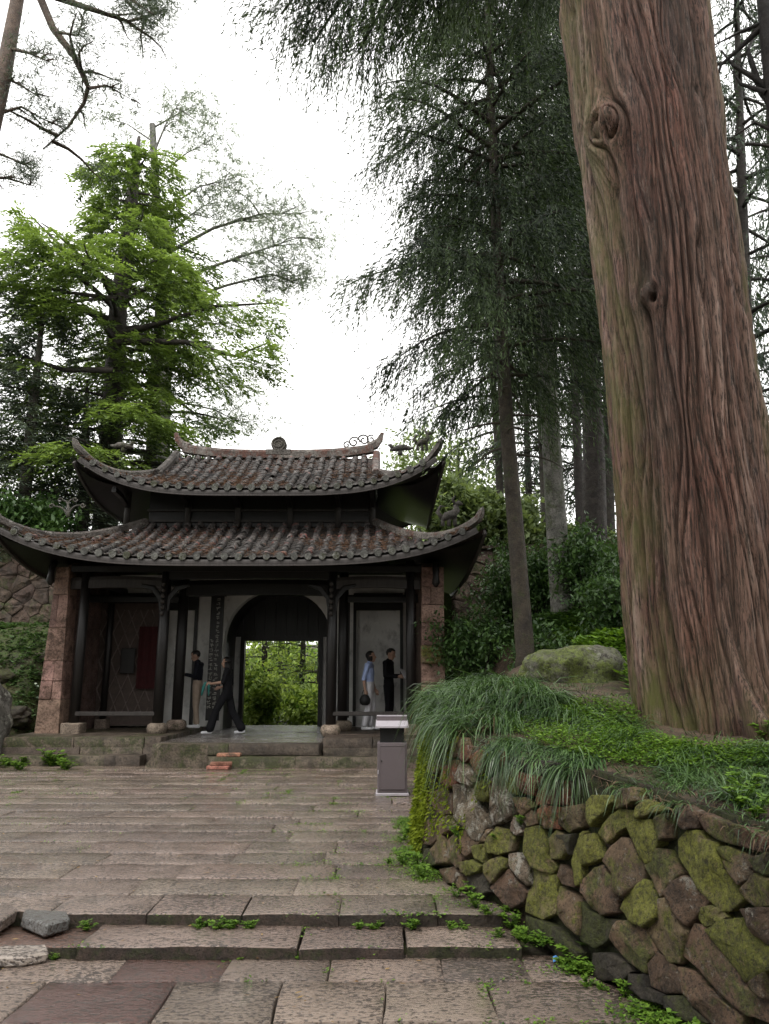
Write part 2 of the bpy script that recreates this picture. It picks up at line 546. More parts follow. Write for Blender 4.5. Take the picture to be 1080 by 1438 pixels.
def stone_from_outline(name, P3, nrm, mat, parent, bulge, depth, seed, M=38, rough=0.010, shrink=1.055):
    """a stone whose face has the outline P3 (points on a surface): angular, broken into a few flat facets, sides going back"""
    rs = np.random.RandomState(seed)
    P = np.array([list(p) for p in P3], float)
    Q = np.roll(P, -1, 0)
    P = np.stack([P * .97 + Q * .03, P * .03 + Q * .97], 1).reshape(-1, 3)      # blunt the corners
    seg = np.linalg.norm(np.roll(P, -1, 0) - P, axis=1)
    cum = np.concatenate([[0], np.cumsum(seg)])
    tt = np.unique(np.concatenate([np.linspace(0, cum[-1], max(4, M - len(P)), endpoint=False), cum[:-1]]))
    M = len(tt)
    Pc = np.concatenate([P, P[:1]])
    B = np.stack([np.interp(tt, cum, Pc[:, k]) for k in range(3)], 1)
    c = B.mean(0)
    size = np.linalg.norm(B - c, axis=1).mean()
    n = np.array(nrm, float)
    n /= np.linalg.norm(n)
    B = B - np.outer((B - c) @ n, n)
    e1 = np.cross(n, [0, 0, 1.0])
    e1 /= np.linalg.norm(e1) + 1e-9
    e2 = np.cross(n, e1)
    planes = []
    for k in range(4):
        a = rs.uniform(0, 6.28)
        g = rs.uniform(.15, .5) if k else rs.uniform(.0, .10)
        planes.append((math.cos(a) * g, math.sin(a) * g, bulge * (1.0 if k == 0 else rs.uniform(.9, 1.5))))
    def face(p):
        x, y = (p - c) @ e1, (p - c) @ e2
        return np.maximum(np.min([b + gx_ * x + gy_ * y for gx_, gy_, b in planes], 0), bulge * .45)
    rings = []
    for s_, w in ((.97, None), (1.0, -0.02), (.990, .70), (.955, .95), (.80, 1.0), (.60, 1.0), (.36, 1.0), (.14, 1.0)):
        pts = c + (B - c) * s_ * shrink
        off = -depth if w is None else (w if w < 0 else face(pts) * w)
        rings.append(pts + n * np.reshape(off, (-1, 1)))
    V = np.concatenate(rings + [(c + n * face(c[None])[0])[None]])
    nr = len(rings)
    d = fbm(V * (1.3 / max(size, .05)) + seed * 3.1, seed, 3)
    d2 = fbm(V * 16 + seed, seed + 5, 3)
    amp = np.array(np.repeat([0.3, .5, .8] + [1] * (nr - 3), M).tolist() + [1])
    V = V + n * ((d * rough + d2 * rough * .9) * amp)[:, None] + np.stack([d2, np.roll(d2, 3), np.roll(d2, 7)], 1) * rough * .45
    F = []
    for i in range(nr - 1):
        for k in range(M):
            k2 = (k + 1) % M
            F.append((i * M + k, i * M + k2, (i + 1) * M + k2, (i + 1) * M + k))
    last = (nr - 1) * M
    for k in range(M):
        F.append((last + k, last + (k + 1) % M, nr * M))
    if np.dot(np.cross(V[last + 1] - V[last], V[nr * M] - V[last]), n) < 0:
        F = [f[::-1] for f in F]
    return mk(name, V, F, mat, parent, True)

def c3(pts): return [(820 + x / 4.015, 1080 + y / 4.015) for x, y in pts]
def c2(pts): return [(560 + x / 4.154, 1000 + y / 4.154) for x, y in pts]
OUT3 = [
 ('g', [(20,190),(60,150),(140,150),(175,185),(130,240),(65,320),(40,270)]), ('m', [(190,155),(240,110),(310,105),(330,185),(195,225)]),
 ('r', [(325,95),(400,80),(460,90),(430,125),(370,155)]), ('g', [(310,265),(360,170),(430,125),(510,125),(490,230),(330,285)]),
 ('m', [(85,355),(150,270),(210,225),(295,235),(300,285),(215,360),(140,415)]), ('g', [(255,325),(305,290),(400,290),(420,330),(445,410),(395,520),(360,530),(310,440)]),
 ('b', [(405,285),(490,255),(500,390),(455,410),(428,340)]), ('g', [(-20,390),(65,365),(85,420),(125,490),(50,530),(-20,545)]),
 ('m', [(125,520),(160,440),(225,390),(270,400),(320,500),(350,545),(345,620),(250,715),(195,695),(170,590)]),
 ('b', [(355,545),(400,520),(430,450),(480,460),(560,590),(450,720),(400,630)]),
 ('g', [(545,400),(600,350),(655,350),(690,400),(760,420),(800,560),(920,725),(830,790),(770,790),(680,680),(590,550),(550,500)]),
 ('b', [(550,230),(600,205),(665,250),(650,330),(590,340)]), ('b', [(665,290),(700,250),(780,290),(940,330),(1030,390),(1020,470),(880,430),(770,400),(700,350)]),
 ('m', [(745,210),(800,195),(890,210),(900,270),(830,285),(755,255)]), ('r', [(945,270),(1000,250),(1070,270),(1070,390),(990,310)]),
 ('m', [(770,445),(830,440),(960,500),(990,580),(910,655),(840,580),(790,510)]), ('d', [(970,510),(1070,470),(1070,600),(1000,570)]),
 ('m', [(910,680),(990,590),(1080,620),(1080,770),(990,780),(940,730)]), ('b', [(495,700),(540,630),(590,605),(640,640),(730,745),(660,810),(605,885),(540,790)]),
 ('g', [(650,835),(690,780),(740,770),(800,800),(820,840),(780,880),(690,890)]), ('b', [(0,640),(70,560),(115,545),(170,620),(205,720),(200,800),(130,825),(60,780),(0,700)]),
 ('g', [(225,790),(260,710),(350,625),(385,640),(440,740),(430,840),(370,890),(280,855)]), ('m', [(370,910),(440,840),(440,740),(490,730),(550,830),(600,920),(580,990),(550,1090),(500,1090),(430,1000)]),
 ('b', [(170,950),(230,860),(290,860),(370,925),(430,1030),(370,1080),(360,1150),(260,1080),(200,1010)]),
 ('b', [(600,960),(640,880),(700,900),(780,1010),(900,1160),(960,1230),(1060,1310),(1060,1430),(930,1380),(780,1260),(650,1120),(565,1050)]),
 ('m', [(715,910),(810,860),(920,840),(980,930),(1080,1030),(1080,1130),(930,1200),(870,1120),(770,990)]), ('b', [(920,795),(1090,785),(1090,1010),(1000,950)]),
 ('d', [(0,750),(50,800),(130,840),(200,850),(150,960),(80,1005),(0,960)]), ('d', [(70,1040),(160,1040),(250,1090),(280,1140),(230,1190),(120,1190),(50,1150)]),
 ('b', [(375,1100),(430,1035),(520,1110),(580,1180),(600,1260),(480,1260),(390,1220)]), ('b', [(560,1120),(640,1150),(750,1270),(900,1390),(900,1450),(760,1450),(640,1340),(600,1270)]),
 ('m', [(950,1210),(1060,1150),(1060,1300),(1000,1260)]), ('d', [(270,1160),(360,1160),(380,1230),(470,1270),(480,1330),(360,1300),(270,1220)]),
 ('d', [(490,1280),(600,1280),(640,1350),(720,1430),(620,1430),(500,1350)]), ('r', [(185,80),(215,65),(235,85),(205,108)]),
]
OUT2 = [
 ('r', [(265,340),(320,285),(370,285),(360,370),(340,420),(300,445),(255,395)]), ('w', [(372,300),(410,305),(455,370),(460,410),(440,435),(390,415),(358,400)]),
 ('r', [(430,290),(470,220),(510,240),(555,320),(530,345),(480,380),(450,350)]), ('r', [(355,250),(400,195),(455,205),(440,270),(410,295),(370,275)]),
 ('w', [(330,430),(400,425),(455,460),(470,540),(530,650),(470,745),(430,740),(380,670),(350,640),(330,550)]), ('m', [(460,440),(500,390),(545,400),(550,480),(510,520),(465,510)]),
 ('w', [(548,400),(620,340),(660,460),(690,590),(560,660),(540,560)]), ('m', [(630,370),(680,310),(720,350),(700,480),(660,470),(640,430)]),
 ('r', [(610,290),(640,230),(660,280),(640,340),(610,320)]), ('r', [(620,170),(660,100),(730,70),(730,170),(680,245),(640,220)]),
 ('d', [(670,260),(760,250),(900,290),(980,320),(980,390),(890,380),(790,350),(700,330)]), ('r', [(715,350),(790,365),(865,375),(800,485),(735,475),(710,430)]),
 ('r', [(805,490),(872,378),(920,402),(990,402),(990,540),(900,540),(812,540)]), ('r', [(820,570),(860,548),(970,558),(950,680),(870,680),(830,640)]),
 ('m', [(950,660),(965,560),(1080,540),(1080,670),(1000,700)]), ('g', [(880,740),(930,690),(1000,740),(1010,800),(960,860),(900,860)]),
 ('m', [(750,680),(830,665),(875,740),(880,830),(930,900),(900,940),(800,900),(760,820)]), ('w', [(650,690),(690,610),(740,700),(710,720)]),
 ('g', [(520,760),(580,670),(640,690),(690,740),(670,810),(600,830),(530,820)]), ('m', [(355,700),(385,680),(425,745),(470,755),(410,845),(370,790)]),
 ('b', [(130,700),(190,630),(270,620),(310,690),(230,730),(190,775),(150,770)]), ('m', [(200,810),(260,720),(290,770),(300,880),(240,890)]),
 ('b', [(292,760),(340,700),(358,790),(390,860),(350,910),(302,870)]), ('g', [(520,890),(600,840),(645,865),(640,910),(560,1000),(530,960)]),
 ('d', [(410,960),(490,930),(545,990),(540,1050),(480,1075),(415,1040)]), ('b', [(550,1020),(650,915),(700,980),(760,1050),(740,1110),(660,1150),(600,1080)]),
 ('w', [(655,830),(710,822),(770,900),(785,1000),(760,1010),(700,940),(660,890)]), ('g', [(795,920),(870,940),(930,960),(930,1040),(920,1170),(850,1205),(750,1160),(765,1050),(795,1000)]),
 ('m', [(950,1020),(1020,1050),(1080,1110),(1080,1300),(1000,1250),(935,1180),(945,1090)]), ('g', [(1020,870),(1060,720),(1085,700),(1085,1000),(1045,1010)]),
 ('m', [(930,950),(960,890),(1010,930),(1040,1020),(960,1000)]), ('d', [(750,1190),(850,1220),(940,1260),(1000,1300),(1080,1400),(1080,1437),(960,1437),(860,1320),(760,1290)]),
 ('b', [(250,920),(330,900),(370,960),(340,1000),(280,990)]), ('d', [(130,790),(190,800),(240,890),(170,900),(120,850)]),
 ('m', [(62,560),(130,600),(130,700),(72,770)]), ('m', [(60,385),(130,360),(190,400),(190,560),(125,595),(60,545)]),
 ('g', [(180,120),(290,140),(300,250),(235,295),(170,240)]), ('m', [(303,150),(390,150),(398,195),(350,260),(310,260)]),
 ('m', [(190,260),(235,300),(258,320),(222,355),(185,335)]), ('b', [(200,480),(260,440),(325,490),(315,590),(262,605),(210,560)]),
 ('w', [(262,612),(320,605),(348,680),(312,690),(285,645)]), ('m', [(375,880),(450,865),(510,900),(490,930),(420,955),(385,930)]),
 ('m', [(430,785),(515,765),(520,830),(510,885),(450,850)]), ('b', [(500,180),(570,140),(590,220),(570,300),(530,280)]),
 ('b', [(560,690),(520,750),(480,760),(535,680)]), ('r', [(740,100),(850,120),(900,190),(860,270),(760,235),(735,180)]),
 ('m', [(70,100),(160,90),(165,230),(120,350),(65,370)]), ('b', [(380,20),(480,40),(500,130),(400,140)]), ('b', [(290,20),(370,20),(385,140),(300,140)]),
 ('m', [(770,560),(815,600),(825,650),(760,670),(735,630)]), ('b', [(690,500),(760,500),(800,550),(735,610),(700,580)]),
 ('d', [(940,720),(1040,710),(1010,830),(1000,760)]), ('b', [(380,960),(405,1040),(350,1020),(345,1000)]),
]
sid = 0
for key, outl, conv in [(k, o, c3) for k, o in OUT3] + [(k, o, c2) for k, o in OUT2]:
    P3, Ns = [], []
    for (u, v) in conv(outl):
        loc, nn, idx, dist = wall_bvh.ray_cast(Vector((0, 0, ZC)), ray(u, v).normalized(), 40)
        if loc is not None:
            P3.append(loc)
            Ns.append(nn if nn.dot(ray(u, v)) < 0 else -nn)
    sid += 1
    if P3:
        md0 = sorted((p - Vector((0, 0, ZC))).length for p in P3)[len(P3) // 2]
        P3 = [p for p in P3 if abs((p - Vector((0, 0, ZC))).length - md0) < .6]
    if len(P3) < 4:
        continue
    nn = sum(Ns, Vector()).normalized()
    stone_from_outline("wall_stone", P3, nn, M_ST[key], retaining, 0.032 + 0.018 * ((sid * 7) % 5) / 4, 0.09, sid)

def voronoi(seeds, box):
    """clip the box by the bisectors between each seed and its neighbours"""
    x0, x1, y0, y1 = box
    out = []
    S = np.array(seeds)
    for i, s in enumerate(S):
        poly = [(x0, y0), (x1, y0), (x1, y1), (x0, y1)]
        dd = np.linalg.norm(S - s, axis=1)
        for j in np.argsort(dd)[1:16]:
            m = (S[j] + s) / 2
            n = S[j] - s
            new = []
            for a in range(len(poly)):
                p, q = poly[a], poly[(a + 1) % len(poly)]
                da = (p[0] - m[0]) * n[0] + (p[1] - m[1]) * n[1]
                db = (q[0] - m[0]) * n[0] + (q[1] - m[1]) * n[1]
                if da <= 0:
                    new.append(p)
                if (da < 0) != (db < 0) and da != db:
                    t = da / (da - db)
                    new.append((p[0] + (q[0] - p[0]) * t, p[1] + (q[1] - p[1]) * t))
            poly = new
            if len(poly) < 3:
                break
        if len(poly) >= 3:
            out.append((i, poly))
    return out
def wall_pt(y, h):
    i = min(max(np.searchsorted(wy, y) - 1, 0), len(wy) - 2)
    f = (y - wy[i]) / (wy[i + 1] - wy[i])
    hh = min(max(h, 0), 1) * (len(hs_) - 1)
    j = min(int(hh), len(hs_) - 2)
    g = hh - j
    A = WG[i, j] * (1 - f) + WG[i + 1, j] * f
    B = WG[i, j + 1] * (1 - f) + WG[i + 1, j + 1] * f
    return A * (1 - g) + B * g
def project(p):
    d = Vector(p) - Vector((0, 0, ZC))
    zc = d.y * CP + d.z * SP
    return 540 + FPX * d.x / zc, 719 - FPX * (-d.y * SP + d.z * CP) / zc
rs_ = random.Random(5)
for (ya, yb, cond) in ((1.3, 4.2, 'right'), (7.2, 10.4, 'left')):
    seeds = []
    yy = ya
    while yy < yb:
        for hh in (0.1, 0.36, 0.62, 0.88):
            seeds.append((yy + rs_.uniform(-.08, .08), hh + rs_.uniform(-.08, .08)))
        yy += 0.30
    for i, poly in voronoi(seeds, (ya, yb, 0.0, 1.0)):
        pm = wall_pt(*seeds[i])
        uu, vv = project(pm)
        if cond == 'right' and uu < 1112 and vv < 1475:
            continue
        P3 = [Vector(wall_pt(a, b)) for a, b in poly]
        ni = np.interp(seeds[i][0], wy, nrm_in[:, 0]), np.interp(seeds[i][0], wy, nrm_in[:, 1])
        stone_from_outline("wall_stone", P3, Vector((-ni[0], -ni[1], BAT)).normalized(), M_ST[rs_.choice('gmmbbd')], retaining, 0.035, 0.08, 300 + i, shrink=0.97)

# ------------------------------------------------------------------ terrace and slope to the right
top_y, top_x = WG[:, -1, 1], WG[:, -1, 0]
order = np.argsort(top_y)
top_y, top_x = top_y[order], top_x[order]
CTRL = np.array([(0.5, 7.2, 1.22), (0.9, 5.9, 1.05), (1.45, 4.5, .87), (1.9, 3.4, .82), (2.3, 1.2, .78), (3.2, 3.0, .95), (4.5, 4.5, 1.15), (2.2, 5.4, 1.06), (2.7, 6.8, 1.2), (.9, 7.5, 1.42),
                 (1.5, 7.2, 1.36), (1.3, 9, 1.45), (2.2, 8.6, 1.42), (2.2, 12, 1.86), (3.2, 10.5, 1.95), (3.7, 15, 2.62), (4.4, 19, 3.5), (3, 19, 2.9), (1.6, 13, 1.1), (1.7, 19, 1.6),
                 (6, 8, 1.9), (7, 13, 2.9), (8, 19, 3.9), (12, 10, 2.8), (12, 19, 4.2), (9, 4, 1.6), (20, 5, 2.5), (20, 19, 4.8), (5, 0, .9), (0.8, 9.5, 1.2)])
def terr(x, y):
    x, y = np.asarray(x, float), np.asarray(y, float)
    d = (x[..., None] - CTRL[:, 0]) ** 2 + (y[..., None] - CTRL[:, 1]) ** 2
    w = 1 / (d + 0.12) ** 1.6
    z = (w * CTRL[:, 2]).sum(-1) / w.sum(-1)
    return z + 0.05 * fbm(np.stack([x * 1.3, y * 1.3, x * 0], -1), 3, 3)
NY, NX = 190, 90
ty = np.concatenate([np.linspace(0.3, 11, 140), np.linspace(11.1, 19.5, 50)])
kx = np.linspace(0, 1, NX) ** 2.2
T = np.zeros((NY, NX, 3))
for j, y in enumerate(ty):
    xs = np.interp(y, top_y, top_x) + 0.05 + 0.03 * float(fbm(np.array([[y * 3.0, 0, 0]]), 6, 2)[0])
    T[j, :, 0] = xs + (20 - xs) * kx
    T[j, :, 1] = y
    zz = terr(T[j, :, 0], T[j, :, 1])
    edge = np.exp(-((T[j, :, 0] - xs) / 0.30))
    T[j, :, 2] = zz * (1 - edge) + (np.interp(y, TY, TZ) - 0.035) * edge
tz_o = mk_np("terrace_ground", T.reshape(-1, 3), grid_faces(NY, NX)[:, ::-1], M_EARTH, None, True)
tz_o["kind"] = "structure"
terr_bvh = BVHTree.FromPolygons([Vector(p) for p in T.reshape(-1, 3)], [tuple(int(i) for i in f) for f in grid_faces(NY, NX)])
def on_terrace(u, v):
    loc, nn, i, d = terr_bvh.ray_cast(Vector((0, 0, ZC)), ray(u, v).normalized(), 60)
    return loc
def terr_z(x, y):
    loc, nn, i, d = terr_bvh.ray_cast(Vector((x, y, 30)), Vector((0, 0, -1)), 60)
    return loc.z if loc else 0.0

# ------------------------------------------------------------------ back retaining walls beside the gate, upper ground behind
def back_wall(name, label, xa, ya, za0, za1, xb, yb, zb0, zb1, seed, cell=0.42):
    """straight rubble wall from (xa,ya) to (xb,yb) standing on za0..zb0, with its top at za1..zb1"""
    A, B = Vector((xa, ya, 0)), Vector((xb, yb, 0))
    Ln = (B - A).length
    d = (B - A) / Ln
    n = Vector((d.y, -d.x, 0))
    if n.y > 0:
        n = -n
    th = empty(name, ((xa + xb) / 2, (ya + yb) / 2, min(za0, zb0)), label, "wall")
    mb = MB()
    z0, z1 = min(za0, zb0), lambda s: za1 + (zb1 - za1) * s / Ln
    V, F = [], []
    for s in (0, Ln):
        for (o, z) in ((-.02, z0 - .5), (-.02, z1(s)), (-.9, z1(s)), (-.9, z0 - .5)):
            p = A + d * s + n * o
            V.append((p.x, p.y, z))
    mb.add(V, [(0, 4, 5, 1), (1, 5, 6, 2), (2, 6, 7, 3), (0, 1, 2, 3), (4, 7, 6, 5)])
    mb.build("wall_core", M_WDARK, th)
    rr = random.Random(seed)
    H = max(za1, zb1)
    seeds = []
    z = z0 - 0.2
    row = 0
    while z < H + .1:
        s = rr.uniform(0, cell)
        while s < Ln:
            seeds.append((s + rr.uniform(-.12, .12), z + rr.uniform(-.1, .1)))
            s += cell * rr.uniform(.75, 1.25)
        z += cell * .72
        row += 1
    for i, poly in voronoi(seeds, (0, Ln, z0 - .4, H)):
        if sum(1 for p in poly if p[1] > z1(min(max(p[0], 0), Ln)) + .12) > 1:
            continue
        P3 = [A + d * a + Vector((0, 0, b)) for a, b in poly]
        stone_from_outline("wall_stone", P3, n, M_BACKST, th, rr.uniform(.03, .07), .05, seed * 1000 + i, M=14, rough=.02, shrink=.985)
    return th
back_wall("rubble_wall", "rubble stone wall on the slope between gatehouse and giant tree", 1.75, 19.75, 1.2, 4.95, 12.5, 18.8, 3.6, 5.15, 3, 0.46)
back_wall("rubble_wall", "rubble stone wall beyond the gatehouse's red stone pier and big grey boulder", -13.5, 19.3, 2.2, 4.9, -7.35, 19.8, 2.2, 4.85, 4, 0.46)

def hill(name, x0, x1, y0, y1, fz, nx, ny, mat):
    X, Y = np.meshgrid(np.linspace(x0, x1, nx), np.linspace(y0, y1, ny), indexing='ij')
    Z = fz(X, Y)
    o = mk_np(name, np.stack([X, Y, Z], -1).reshape(-1, 3), grid_faces(nx, ny), mat, None, True)
    o["kind"] = "structure"
    return o
def nz(X, Y, s, seed): return fbm(np.stack([X * s, Y * s, X * 0], -1), seed, 3)
sm = lambda t: np.clip(t, 0, 1) ** 2 * (3 - 2 * np.clip(t, 0, 1))
hill("upper_ground", 1.75, 42, 19.55, 60, lambda X, Y: 4.92 + 0.12 * nz(X, Y, .5, 9) - 7.0 * sm((Y - 26) / 30) - 0.1, 40, 40, M_SLOPE)
hill("upper_ground", -42, -7.2, 19.55, 60, lambda X, Y: 4.8 + 0.15 * nz(X, Y, .5, 11) - 7.0 * sm((Y - 30) / 28) - .1, 40, 40, M_SLOPE)
hill("slope", -26, -7.35, 13.0, 19.45, lambda X, Y: -0.1 + 2.9 * sm((Y - 14.6) / 4.6) * sm((-6.9 - X) / 1.0) + .12 * nz(X, Y, .9, 12) * sm((Y - 14) / 2), 60, 50, M_SLOPE)
hill("valley_ground", -7.25, 1.7, 20.4, 62, lambda X, Y: 0.25 - 0.10 * (Y - 20.4) + .25 * nz(X, Y, .5, 13) * sm((Y - 21.5) / 3), 40, 60, M_SLOPE)

# ------------------------------------------------------------------ paving: slabs are pieces of the pavement
def slab(x0, x1, y0, y1, z, mat, parent, seed, thick=0.15, gap=0.004, wob=0.026, name="paving_slab", side=None):
    nx, ny = max(3, int((x1 - x0) / 0.14)) + 1, max(3, int((y1 - y0) / 0.13)) + 1
    xs = np.linspace(x0 + gap, x1 - gap, nx)
    ys = np.linspace(y0 + gap, y1 - gap, ny)
    ins = 0.006
    xs = np.concatenate([[xs[0]], [xs[0] + ins], xs[1:-1], [xs[-1] - ins], [xs[-1]]])
    ys = np.concatenate([[ys[0]], [ys[0] + ins], ys[1:-1], [ys[-1] - ins], [ys[-1]]])
    X, Y = np.meshgrid(xs, ys, indexing='ij')
    nx, ny = X.shape
    Z = np.full_like(X, z)
    Z[0, :] -= .006; Z[-1, :] -= .006; Z[:, 0] -= .006; Z[:, -1] -= .006
    P = np.stack([X * 3.1, Y * 3.1, X * 0 + seed], -1)
    Z += fbm(P * 1.4, 21, 3) * .0055
    w = fbm(P * .9, 22, 3) * wob * .6
    w2 = fbm(P * .9 + 50, 24, 3) * wob * .6
    rs = random.Random(seed)
    Z += (X - (x0 + x1) / 2) * rs.uniform(-.004, .004) + (Y - (y0 + y1) / 2) * rs.uniform(-.008, .008) + rs.uniform(-.003, .003)
    top = np.stack([X + w, Y + w2, Z], -1).reshape(-1, 3)
    F = [tuple(int(i) for i in f) for f in grid_faces(nx, ny)]
    rim = [i * ny for i in range(nx)] + [(nx - 1) * ny + j for j in range(1, ny)] + [i * ny + ny - 1 for i in range(nx - 2, -1, -1)] + [j for j in range(ny - 2, 0, -1)]
    V = [tuple(p) for p in top]
    b = len(V)
    for r in rim:
        V.append((V[r][0], V[r][1], z - thick))
    m = len(rim)
    for k in range(m):
        k2 = (k + 1) % m
        F.append((rim[k2], rim[k], b + k, b + k2))
    o = mk(name, V, F, mat, parent, True)
    if side is not None:
        o.data.materials.append(side)
        o.data.polygons.foreach_set("material_index", [0] * (len(F) - m) + [1] * m)
    return o
M_RISER = m_stone("shaded_step_face", (0.045, 0.032, 0.024), (0.085, 0.06, 0.045), moss=(0.05, 0.055, 0.018), moss_amt=.4, sc=6, rough=.75)  # mossy stone darkened for the step faces: riser shade painted into the colour
PAVE = mk("courtyard_pavement", [(-14, 5.25, -0.04), (1.3, 5.25, -0.04), (1.9, 14.2, -0.04), (-14, 14.2, -0.04)], [(0, 1, 2, 3)], M_JOINT)
PAVE["kind"] = "structure"
LOWP = mk("lower_pavement", [(-14, -6, -0.20), (3, -6, -0.20), (3, 4.9, -0.20), (-14, 4.9, -0.20)], [(0, 1, 2, 3)], M_JOINT)
LOWP["kind"] = "structure"
rp = random.Random(11)
def wall_x(y): return float(np.interp(y, wy, wx))
def lay(parent, y0, y1, z, xl, dmin, dmax, wmin, wmax, redp, xr=None):
    y = y0
    n = 0
    while y < y1 - 0.12:
        d = rp.uniform(dmin, dmax)
        if y1 - (y + d) < 0.2:
            d = y1 - y
        lim = (wall_x(y + d / 2) + 0.12) if xr is None else xr
        x = lim
        x1 = x
        while x1 > xl:
            w = rp.uniform(wmin, wmax)
            x0 = x1 - w
            n += 1
            mat = M_PAVE_RED if rp.random() < redp else M_PAVE
            slab(x0, x1, y, y + d, z, mat, parent, n * 17 + int(y * 100))
            x1 = x0
        y += d
lay(PAVE, 5.20 + 0.42, 13.95, 0.0, -10.2, 0.36, 0.52, 0.7, 1.6, 0.0)
# front edge course of the courtyard and the two low steps: joints as in the photograph
STEPS = mk("step_bed", [(-14, 4.72, -0.16), (1.2, 4.72, -0.16), (1.2, 5.7, -0.16), (-14, 5.7, -0.16)], [(0, 1, 2, 3)], M_JOINT)
STEPS["kind"] = "structure"
for i, (ua, ub) in enumerate(((615, 725), (477, 615), (338, 477), (203, 338), (62, 203))):
    a, b = at_z(ua, 1285, 0), at_z(ub, 1285, 0)
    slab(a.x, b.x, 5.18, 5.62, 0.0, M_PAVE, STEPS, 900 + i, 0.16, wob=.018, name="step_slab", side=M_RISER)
for i, (ua, ub) in enumerate(((570, 735), (418, 570), (105, 418))):
    a, b = at_z(ua, 1331, -.07), at_z(ub, 1331, -.07)
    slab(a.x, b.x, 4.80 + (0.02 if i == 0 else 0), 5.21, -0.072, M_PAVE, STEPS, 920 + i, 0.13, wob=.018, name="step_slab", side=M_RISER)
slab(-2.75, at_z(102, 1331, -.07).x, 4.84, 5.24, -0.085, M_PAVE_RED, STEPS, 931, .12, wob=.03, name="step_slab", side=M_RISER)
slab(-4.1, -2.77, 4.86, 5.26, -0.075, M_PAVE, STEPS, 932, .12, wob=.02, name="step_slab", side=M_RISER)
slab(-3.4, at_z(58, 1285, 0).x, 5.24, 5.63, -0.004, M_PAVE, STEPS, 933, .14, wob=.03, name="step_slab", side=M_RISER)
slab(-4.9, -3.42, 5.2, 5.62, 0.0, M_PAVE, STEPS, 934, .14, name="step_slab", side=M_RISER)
lay(LOWP, 1.2, 3.98, -0.14, -5.2, 0.36, 0.46, .8, 1.4, 0.0, 2.0)
for j, (va, vb, us) in enumerate(((1378, 1346, (-330, -150, 0, 165, 318, 462, 622, 740, 905, 1040)), (1424, 1378, (-300, -90, 40, 232, 390, 538, 690, 880, 1060)))):
    ya, yb = at_z(300, va, -.14).y, at_z(300, vb, -.14).y
    if j == 0:
        yb += .06
    if j == 1:
        ya = 3.99
    for i in range(len(us) - 1):
        xa, xb = at_z(us[i], (va + vb) / 2, -.14).x, at_z(us[i + 1], (va + vb) / 2, -.14).x
        red = (j == 1 and i == 2) or (j == 0 and i == 3)
        slab(xa, xb, ya, yb, -0.14, M_PAVE_RED if red else M_PAVE, LOWP, 950 + 20 * j + i, .1)

def loose_block(name, label, pts_px, zs, h, mat, seed):
    """rough block: footprint corners given as pixels on the level they lie on"""
    foot = [at_z(u, v, zs) for u, v in pts_px]
    mb = MB()
    n = len(foot)
    V = [(p.x, p.y, zs) for p in foot] + [(p.x * .995, p.y, zs + h * random.Random(seed + i).uniform(.88, 1.05)) for i, p in enumerate(foot)]
    F = [tuple(range(n))[::-1], tuple(range(n, 2 * n))] + [(i, (i + 1) % n, n + (i + 1) % n, n + i) for i in range(n)]
    mb.add(V, F)
    o = mb.build(name, mat, None, False, 0.012)
    bm = bmesh.new()
    bm.from_mesh(o.data)
    bmesh.ops.recalc_face_normals(bm, faces=bm.faces)
    bm.to_mesh(o.data)
    bm.free()
    return tag(o, label, "stone")
loose_block("stone_block", "dark grey squared block lying loose on the lower step", [(28, 1303), (62, 1318), (96, 1307), (92, 1296), (30, 1294)], -.07, .075, M_PAVE_GREY, 1)
loose_block("stone_slab", "pale loose stone slab lying at the foot of the steps", [(-40, 1362), (30, 1359), (66, 1352), (62, 1341), (-40, 1345)], -.138, .06, M_PAVE_PALE, 2)
loose_block("stone_slab", "loose tilted slab on the left end of the steps beside the grey block", [(-50, 1318), (-2, 1312), (22, 1296), (8, 1287), (-50, 1290)], -.065, .085, M_PAVE, 3)

# ------------------------------------------------------------------ gatehouse
def m_wood(name, c, rough=0.55):
    t = NT(name)
    g = t.noise(3.0, 6, 0.65, vec=t.pos((9, 9, 0.7)))
    c2 = t.ramp(g, [(0.3, tuple(x * .5 for x in c)), (0.7, c)])
    return t.fin(c2, rough, t.bump(g, .3, .01), .4)
M_WOOD = m_wood("old_black_timber", (0.017, 0.0145, 0.0135), .42)
M_WOODG = m_wood("weathered_grey_timber", (0.05, 0.043, 0.039), .6)
M_FASC = m_wood("grey_eave_board", (0.07, 0.060, 0.056), .6)
def m_plaster():
    t = NT("stained_white_plaster")
    a = t.noise(1.3, 6, .65)
    c = t.ramp(a, [(0.3, (0.48, 0.47, 0.45)), (0.6, (0.72, 0.71, 0.68))])
    st = t.ramp(t.noise(2.6, 7, .7, vec=t.pos((1, 1, .6))), [(0.56, 0.0), (0.70, .7)])
    c = t.mix(st, c, (0.16, 0.15, 0.14))
    return t.fin(c, .9, t.bump(t.noise(30, 3), .12, .01), .2)
M_PLAS = m_plaster()
def m_tile(name, base, alt, red, redp):
    t = NT(name)
    c = t.ramp(t.noise(7, 5, .7), [(0.3, base), (0.7, alt)])
    rm = t.ramp(t.noise(4.5, 7, .75, dist=.5), [(0.58 - redp, 0.0), (0.64 - redp, 0.9)])
    c = t.mix(rm, c, red)
    li = t.ramp(t.noise(21, 6, .75), [(0.57, 0.0), (0.64, 0.7)])
    c = t.mix(li, c, (0.30, 0.285, 0.25))
    mo = t.ramp(t.noise(3.3, 6, .7), [(0.62, 0.0), (0.72, 0.6)])
    c = t.mix(mo, c, (0.06, 0.07, 0.02))
    c = t.vary(c, .5, .015)
    return t.fin(c, t.ramp(t.noise(9, 4), [(.3, .4), (.7, .75)]), t.bump(t.noise(28, 4, .7), .5, .01), .4)
